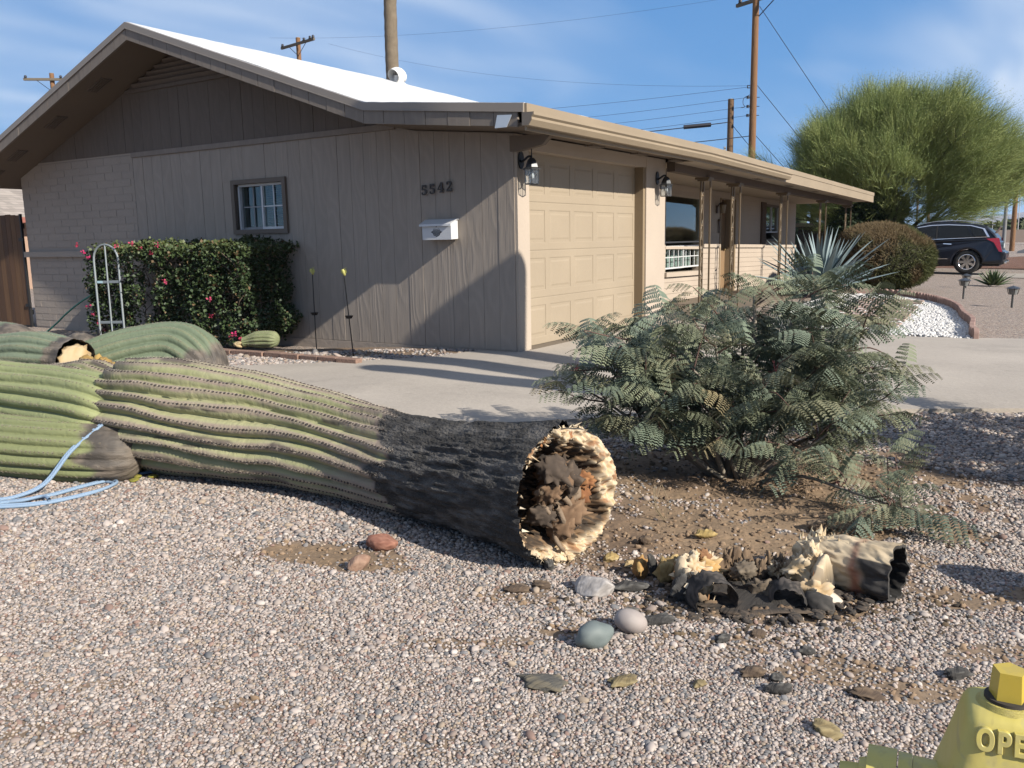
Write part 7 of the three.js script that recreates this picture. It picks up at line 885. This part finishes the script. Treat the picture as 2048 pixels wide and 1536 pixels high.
// ================================================================ poles and wires
{
  const mPole = mat([0.30, 0.155, 0.07], { map: woodC, bumpMap: woodB, bumpScale: 0.01 }), mPole2 = mat([0.22, 0.13, 0.07], { map: woodC, bumpMap: woodB, bumpScale: 0.01 }), mArm = mat([0.20, 0.17, 0.13], { map: woodC }), mW = mat([0.03, 0.03, 0.034]), mIns = mat([0.02, 0.02, 0.03], { roughness: 0.4 });
  const bell = () => new THREE.LatheGeometry([[0.0, 0.16], [0.05, 0.15], [0.09, 0.08], [0.05, 0.06], [0.1, 0.0], [0, 0]].map(([r, y]) => new THREE.Vector2(r, y)), 12);
  const pole = (name, label, x, z, h, r, m) => { const t = thing(name, label, 'utility pole', [x, -0.2, z]); part('shaft', uvm(taper([V(0, -0.3, 0), V(0, h * 0.5, 0), V(0, h, 0)], (q) => r * (1 - 0.2 * q), 20, 14)), m, t); part('pole_top', new THREE.CylinderGeometry(r * 0.8, r * 0.8, 0.03, 14).translate(0, h + 0.01, 0), mat([0.35, 0.26, 0.16]), t); return t; };
  const A = pole('utility_pole', 'tall brown utility pole with crossarm and brackets behind the house', 9.9, -36, 11.6, 0.155, mPole);
  part('crossarm', rbox(0.11, 0.13, 2.6, 0.01), mArm, A).position.set(0.2, 10.6, 0); A.children[A.children.length - 1].rotation.y = 0.55; for (const dz of [-1.1, 0.45, 1.1]) { const o = part('insulator', bell(), mIns, A); o.position.set(0.2 + dz * Math.sin(0.55), 10.66, dz * Math.cos(0.55)); } part('brace', rod(V(0.1, 9.9, 0), V(0.62, 10.5, 0.85), 0.02, 0.02, 6), mIns, A); for (const y of [6.85, 6.5, 6.15]) part('spool', merge([new THREE.CylinderGeometry(0.06, 0.06, 0.1, 10).translate(-0.22, y, 0.02), rod(V(-0.15, y, 0), V(0.25, y, 0), 0.015, 0.015, 6)]), mIns, A); part('bracket', merge([box(-0.26, -0.15, 7.2, 7.23, -0.02, 0.02), box(-0.26, -0.23, 7.2, 7.32, -0.02, 0.02), box(-0.26, -0.15, 7.29, 7.32, -0.02, 0.02)]), mIns, A);
  part('drop_loop', tube([V(-0.15, 6.95, 0), V(-0.4, 6.8, 0.05), V(-0.42, 6.6, 0.05), V(-0.35, 6.48, 0.05), V(-0.5, 6.45, 0.05)], 0.012, 30, 5), mW, A);
  const B = pole('short_utility_pole', 'short cut-off brown utility pole left of the tall one', 9.13, -36.5, 6.85, 0.15, mPole2); part('riser_guard', box(-0.25, -0.17, 4.0, 5.0, -0.04, 0.04), mat([0.4, 0.4, 0.4]), B);
  const cross = (label, x, z, top, yaw, len) => { const t = pole('crossarm_pole', label, x, z, top, 0.16, mPole); const g = part('crossarm', rbox(len, 0.14, 0.11, 0.01), mArm, t); g.position.set(0, top - 0.35, 0.2); g.rotation.set(0, yaw, 0); for (const u of [-0.46, 0.2, 0.38, 0.47]) { const o = part('insulator', bell(), mIns, t); o.position.set(Math.cos(yaw) * u * len, top - 0.28, 0.2 - Math.sin(yaw) * u * len); } for (const s of [-1, 1]) part('brace', rod(V(0, top - 1.0, 0.15), V(s * len * 0.25 * Math.cos(yaw), top - 0.42, 0.2 - s * len * 0.25 * Math.sin(yaw)), 0.018, 0.018, 6), mIns, t); return t; };
  cross('utility pole with tilted crossarm rising over the roof ridge', -11.9, -52, 13.0, -0.75, 3.3); cross('utility pole with crossarm at far left behind the rake', -26.2, -52, 11.3, 0.12, 2.9);
  const wire = (label, a, b, sag, r = 0.004, grp = 'overhead wires') => { const pts = []; for (let i = 0; i <= 12; i++) { const u = i / 12; pts.push(V(mix(a[0], b[0], u), mix(a[1], b[1], u) - sag * 4 * u * (1 - u), mix(a[2], b[2], u))); } single('overhead_wire', tube(pts, r, 40, 4), mW, label, 'wire', null, 0, grp); };
  wire('topmost thin wire crossing the sky above the roof', [-13.4, 12.75, -51.6], [10.0, 10.6, -36], 0.5); wire('second thin wire crossing behind the palm trunk', [-10.3, 12.6, -52.6], [9.7, 7.1, -36], 0.7); wire('wire to the top bracket of the tall pole', [-30, 9.6, -56], [9.68, 7.05, -36], 1.0, 0.006); wire('wire to the upper spool of the tall pole', [-30, 8.8, -56], [9.68, 6.65, -36], 1.1, 0.006); wire('wire to the middle spool of the tall pole', [-30, 8.2, -56], [9.68, 6.3, -36], 1.1, 0.006); wire('wire to the lower spool of the tall pole', [-30, 7.6, -56], [9.68, 5.95, -36], 1.1, 0.007);
  wire('thick phone cable to the short pole', [-8, 5.1, -36.5], [9.0, 5.75, -36.4], 0.3, 0.018); wire('lower phone cable passing the short pole', [-8, 4.6, -36.5], [9.8, 5.15, -36], 0.3, 0.016); wire('slack service drop under the cable splice', [7.55, 5.0, -36.4], [5.6, 3.2, -33], 0.1, 0.012); wire('second service drop under the cable splice', [7.6, 5.0, -36.4], [6.1, 3.2, -33], 0.1, 0.012);
  const sp = single('cable_splice', rod(V(-0.55, -0.03, 0), V(0.55, 0.05, 0), 0.085, 0.085, 12), mIns, 'black cylindrical splice case on the phone cable', 'splice case', [7.75, 5.62, -36.4]);
  const guy = (label, a, b) => { single('guy_wire', rod(V(...a), V(...b), 0.012, 0.012, 4), mW, label, 'guy wire', null, 0, 'guy wires of the poles'); };
  guy('guy wire from the top of the tall pole', [10.05, 10.1, -36], [16.4, 0.2, -34.2]); guy('guy wire from the bracket of the tall pole', [10.05, 7.1, -36], [15.3, 0.2, -34.4]); guy('guy wire from the short pole', [9.25, 5.6, -36.5], [13.5, 0.0, -35]); guy('lower guy wire of the tall pole', [10.05, 5.15, -36], [14.3, 0.0, -34.6]);
  const yg = (label, a, b) => single('guy_guard', rod(V(...a), V(...b), 0.035, 0.035, 10), mat([0.75, 0.50, 0.02], { roughness: 0.5 }), label, 'guy guard', null, 0, 'yellow guy guards'); yg('yellow plastic guy guard slanting above the car roof', [15.15, 2.15, -34.56], [16.4, 0.2, -34.2]); yg('yellow plastic guy guard behind the clipped shrub', [13.75, 0.68, -34.7], [14.3, 0.0, -34.6]);
  // right edge poles and flags far off
  const R1 = pole('roadside_pole', 'brown utility pole at the right edge of the photo', 34.6, -60, 5.6, 0.17, mPole), R2 = pole('roadside_pole', 'grey steel pole beside the brown one at the right edge', 42.5, -75, 6.6, 0.16, mat([0.25, 0.25, 0.25]));
  pole('thin_roadside_pole', 'brown pole seen under the wispy tree', 44, -92, 9.5, 0.17, mPole2); pole('thin_roadside_pole', 'pale thin pole left of the brown far pole', 43.2, -99, 9, 0.1, mat([0.5, 0.5, 0.5])); pole('thin_roadside_pole', 'slanting dark far pole behind the car roof', 47, -101, 7.5, 0.12, mPole2);
  srand(33); const fc = ['first', 'second', 'third', 'fourth', 'fifth', 'sixth']; for (let i = 0; i < 6; i++) { const x = 60.5 + i * 1.75, z = -119, t = thing('flagpole', fc[i] + ' flagpole from the left in the far row', 'flagpole', [x, -0.3, z], 0, 'far row of flagpoles'); part('pole', rod(V(0, 0, 0), V(0, 6.2 + i * 0.22, 0), 0.06, 0.04, 8), mat([0.6, 0.6, 0.62]), t); const g = new THREE.PlaneGeometry(0.6, 1.1, 4, 6); const q = g.attributes.position; for (let k = 0; k < q.count; k++) q.setZ(k, 0.12 * Math.sin(q.getX(k) * 9 + q.getY(k) * 3)); g.computeVertexNormals(); const f = part('flag', g, mat(mixc([0.05, 0.06, 0.15], [0.2, 0.08, 0.09], rnd()), { side: THREE.DoubleSide }), t); f.position.set(0.3, 5.6 + i * 0.22, 0); }
}
{ // back yard fence and gates seen through the porch end, far block wall
  const t = thing('cedar_fence', 'orange cedar fence with pale posts beyond the porch end', 'fence', [O.x, 0, O.z], TURN); srand(66); const mc = [mat([0.42, 0.19, 0.07], { map: woodC }), mat([0.36, 0.16, 0.06], { map: woodC })], mp = mat([0.52, 0.36, 0.26], { map: woodC });
  for (let i = 0; i < 34; i++) { const x = 16.6 + i * 0.145; if (i % 9 === 4) part('post', box(x, x + 0.12, -0.3, 1.75, -3.1, -2.98), mp, t); else part('plank', box(x, x + 0.138, -0.3, 1.55 + rr(-0.01, 0.01), -3.06, -3.03), i > 4 && i < 9 ? mp : mc[i % 2], t); } part('latch', box(17.9, 17.96, 0.95, 1.0, -2.97, -2.95), mIron, t);
  const s = thing('garden_shed', 'low brown roofed shed behind the porch end', 'shed', [14.6, -0.2, -38], TURN); part('wall', box(-2, 2, 0, 1.7, -1.5, 1.5), mat([0.10, 0.07, 0.055]), s); part('roof', box(-2.3, 2.3, 1.7, 1.85, -1.9, 1.9), mat([0.28, 0.2, 0.14]), s); part('trim', box(-2.3, 2.3, 1.6, 1.69, 1.85, 1.92), mat([0.4, 0.2, 0.08]), s);
  const c1 = thing('distant_saguaro', 'distant dark saguaro seen under the porch end', 'cactus', [13.0, -0.2, -39]); const lf = (pts, r) => taper(pts, (q) => r * Math.sqrt(Math.max(0.02, 1 - Math.max(0, (q - 0.9) / 0.1) ** 2)), 16, 10); part('trunk', lf([V(0, 0, 0), V(0, 2, 0), V(0, 4.2, 0)], 0.25), mat([0.05, 0.075, 0.035]), c1); part('arm', lf([V(0.1, 1.6, 0), V(0.45, 1.7, 0), V(0.55, 2.2, 0), V(0.55, 2.8, 0)], 0.14), mat([0.05, 0.075, 0.035]), c1); part('arm', lf([V(-0.1, 1.3, 0), V(-0.45, 1.4, 0), V(-0.55, 1.8, 0), V(-0.55, 2.2, 0)], 0.13), mat([0.05, 0.075, 0.035]), c1);
  const wl = thing('block_wall', 'low grey block wall across the far street', 'wall', [62, -0.3, -104], -0.07); part('wall_face', box(-26, 26, 0, 1.6, -0.1, 0.1), mat([0.22, 0.17, 0.145]), wl); for (let i = -5; i <= 5; i++) part('pier', box(i * 5 - 0.2, i * 5 + 0.2, 0, 1.75, -0.2, 0.2), mat([0.28, 0.22, 0.19]), wl);
}
// ================================================================ the fire hydrant
{
  const hx = 0.60, hz = -0.975, gy0 = gAt(hx, hz), t = thing('fire_hydrant', 'yellow fire hydrant marked OPEN at the lower right corner', 'hydrant', [hx, gy0, hz]); const mY = mat([1, 1, 1], { map: hydC, bumpMap: blockB, bumpScale: 0.0016, roughness: 0.42 });
  const nutTop = 0.652 - gy0, H = nutTop - 0.044; // top of the bonnet above ground
  // rounded-square bell
  const sq = (pr, yaw) => { const P = [], I = [], n = 96; for (const [r, y, e] of pr) for (let i = 0; i < n; i++) { const a = i / n * 6.2832, c = Math.cos(a), s = Math.sin(a), k = Math.pow(Math.pow(Math.abs(c), e) + Math.pow(Math.abs(s), e), -1 / e), x = c * k * r, z = s * k * r; P.push(x * Math.cos(yaw) + z * Math.sin(yaw), y, -x * Math.sin(yaw) + z * Math.cos(yaw)); } for (let j = 0; j < pr.length - 1; j++) for (let i = 0; i < n; i++) { const a = j * n + i, a2 = j * n + (i + 1) % n; I.push(a, a + n, a2, a2, a + n, a2 + n); } const g = new THREE.BufferGeometry(); g.setAttribute('position', new THREE.Float32BufferAttribute(P, 3)); g.setIndex(I); g.computeVertexNormals(); const ps = g.attributes.position, U = new Float32Array(ps.count * 2); for (let i = 0; i < ps.count; i++) { U[i * 2] = ps.getX(i) + ps.getZ(i) * 0.7; U[i * 2 + 1] = ps.getY(i) + 0.3 * ps.getZ(i); } g.setAttribute('uv', new THREE.BufferAttribute(U, 2)); return g; };
  const yaw = -0.42, prof = [[0.001, 0.003, 2], [0.033, 0.001, 2.2], [0.040, -0.001, 3.2], [0.045, -0.005, 4.4], [0.048, -0.012, 5], [0.053, -0.033, 5.5], [0.061, -0.065, 5.5], [0.072, -0.105, 5], [0.084, -0.145, 4], [0.096, -0.185, 3], [0.108, -0.22, 2.4]];
  part('bonnet', sq(prof.slice().reverse().map(([r, y, e]) => [r, H + y, e]).reverse(), yaw), mY, t);
  part('nut_collar', new THREE.CylinderGeometry(0.030, 0.036, 0.008, 28).translate(0, H + 0.003, 0), mY, t);
  const nut = new THREE.CylinderGeometry(0.0195, 0.0225, 0.04, 5).toNonIndexed(); nut.rotateY(0.15); nut.computeVertexNormals(); nut.translate(0, H + 0.026, 0); part('operating_nut', uvm(nut), mat([0.95, 0.84, 0.45], { map: hydC, roughness: 0.38 }), t); part('nut_seat', new THREE.CylinderGeometry(0.026, 0.0265, 0.005, 20).translate(0, H + 0.0085, 0), mat([0.05, 0.04, 0.03]), t);
  const txt = new TextGeometry('OPEN', { font: fontS, size: 0.026, depth: 0.006, curveSegments: 5, bevelEnabled: true, bevelThickness: 0.0015, bevelSize: 0.001, bevelSegments: 2 }); txt.computeBoundingBox(); txt.translate(-txt.boundingBox.max.x / 2, 0, 0); txt.scale(0.8, 1, 1); txt.rotateX(-0.2); const to = part('raised_lettering', txt, mY, t), fd = 0.0515; to.position.set(Math.sin(yaw) * fd, H - 0.036, Math.cos(yaw) * fd); to.rotation.y = yaw;
  part('bonnet_flange', new THREE.CylinderGeometry(0.155, 0.155, 0.03, 40).translate(0, H - 0.235, 0), mY, t); for (let k = 0; k < 8; k++) part('flange_bolt', new THREE.CylinderGeometry(0.012, 0.012, 0.06, 6).translate(Math.cos(k * 0.785) * 0.14, H - 0.235, Math.sin(k * 0.785) * 0.14), mY, t);
  part('barrel', new THREE.CylinderGeometry(0.11, 0.11, H - 0.31, 40).translate(0, 0.06 + (H - 0.31) / 2, 0), mY, t); part('base_flange', new THREE.CylinderGeometry(0.165, 0.165, 0.04, 36).translate(0, 0.05, 0), mY, t);
  const noz = (dir, r) => { const ny = H - 0.146, q = new THREE.Quaternion().setFromUnitVectors(V(0, 1, 0), dir), add = (name, g) => { const o = part(name, uvm(g), mY, t); o.quaternion.copy(q); o.position.set(0, ny, 0); return o; }; const cyl = (a, b, r0, r1 = r0, n = 36) => new THREE.CylinderGeometry(r1, r0, b - a, n).translate(0, (a + b) / 2, 0); add('hose_nozzle', cyl(0.05, 0.100, r * 0.97)); add('nozzle_ring', cyl(0.1005, 0.117, r)); add('nozzle_cap', cyl(0.119, 0.154, r * 1.04, r * 1.02)); add('cap_step', cyl(0.1545, 0.164, r * 0.66, r * 0.6)); add('cap_nut', cyl(0.1645, 0.188, 0.022, 0.019, 5)); };
  noz(V(-0.9, 0, -0.44).normalize(), 0.046); noz(V(0.9, 0, 0.44).normalize(), 0.046);
}
// clear desert air: only the mountain, kilometres off, fades in it
scene.fog = new THREE.FogExp2(new THREE.Color(0.62, 0.74, 0.9), 0.0001);
renderer.render(scene, camera);
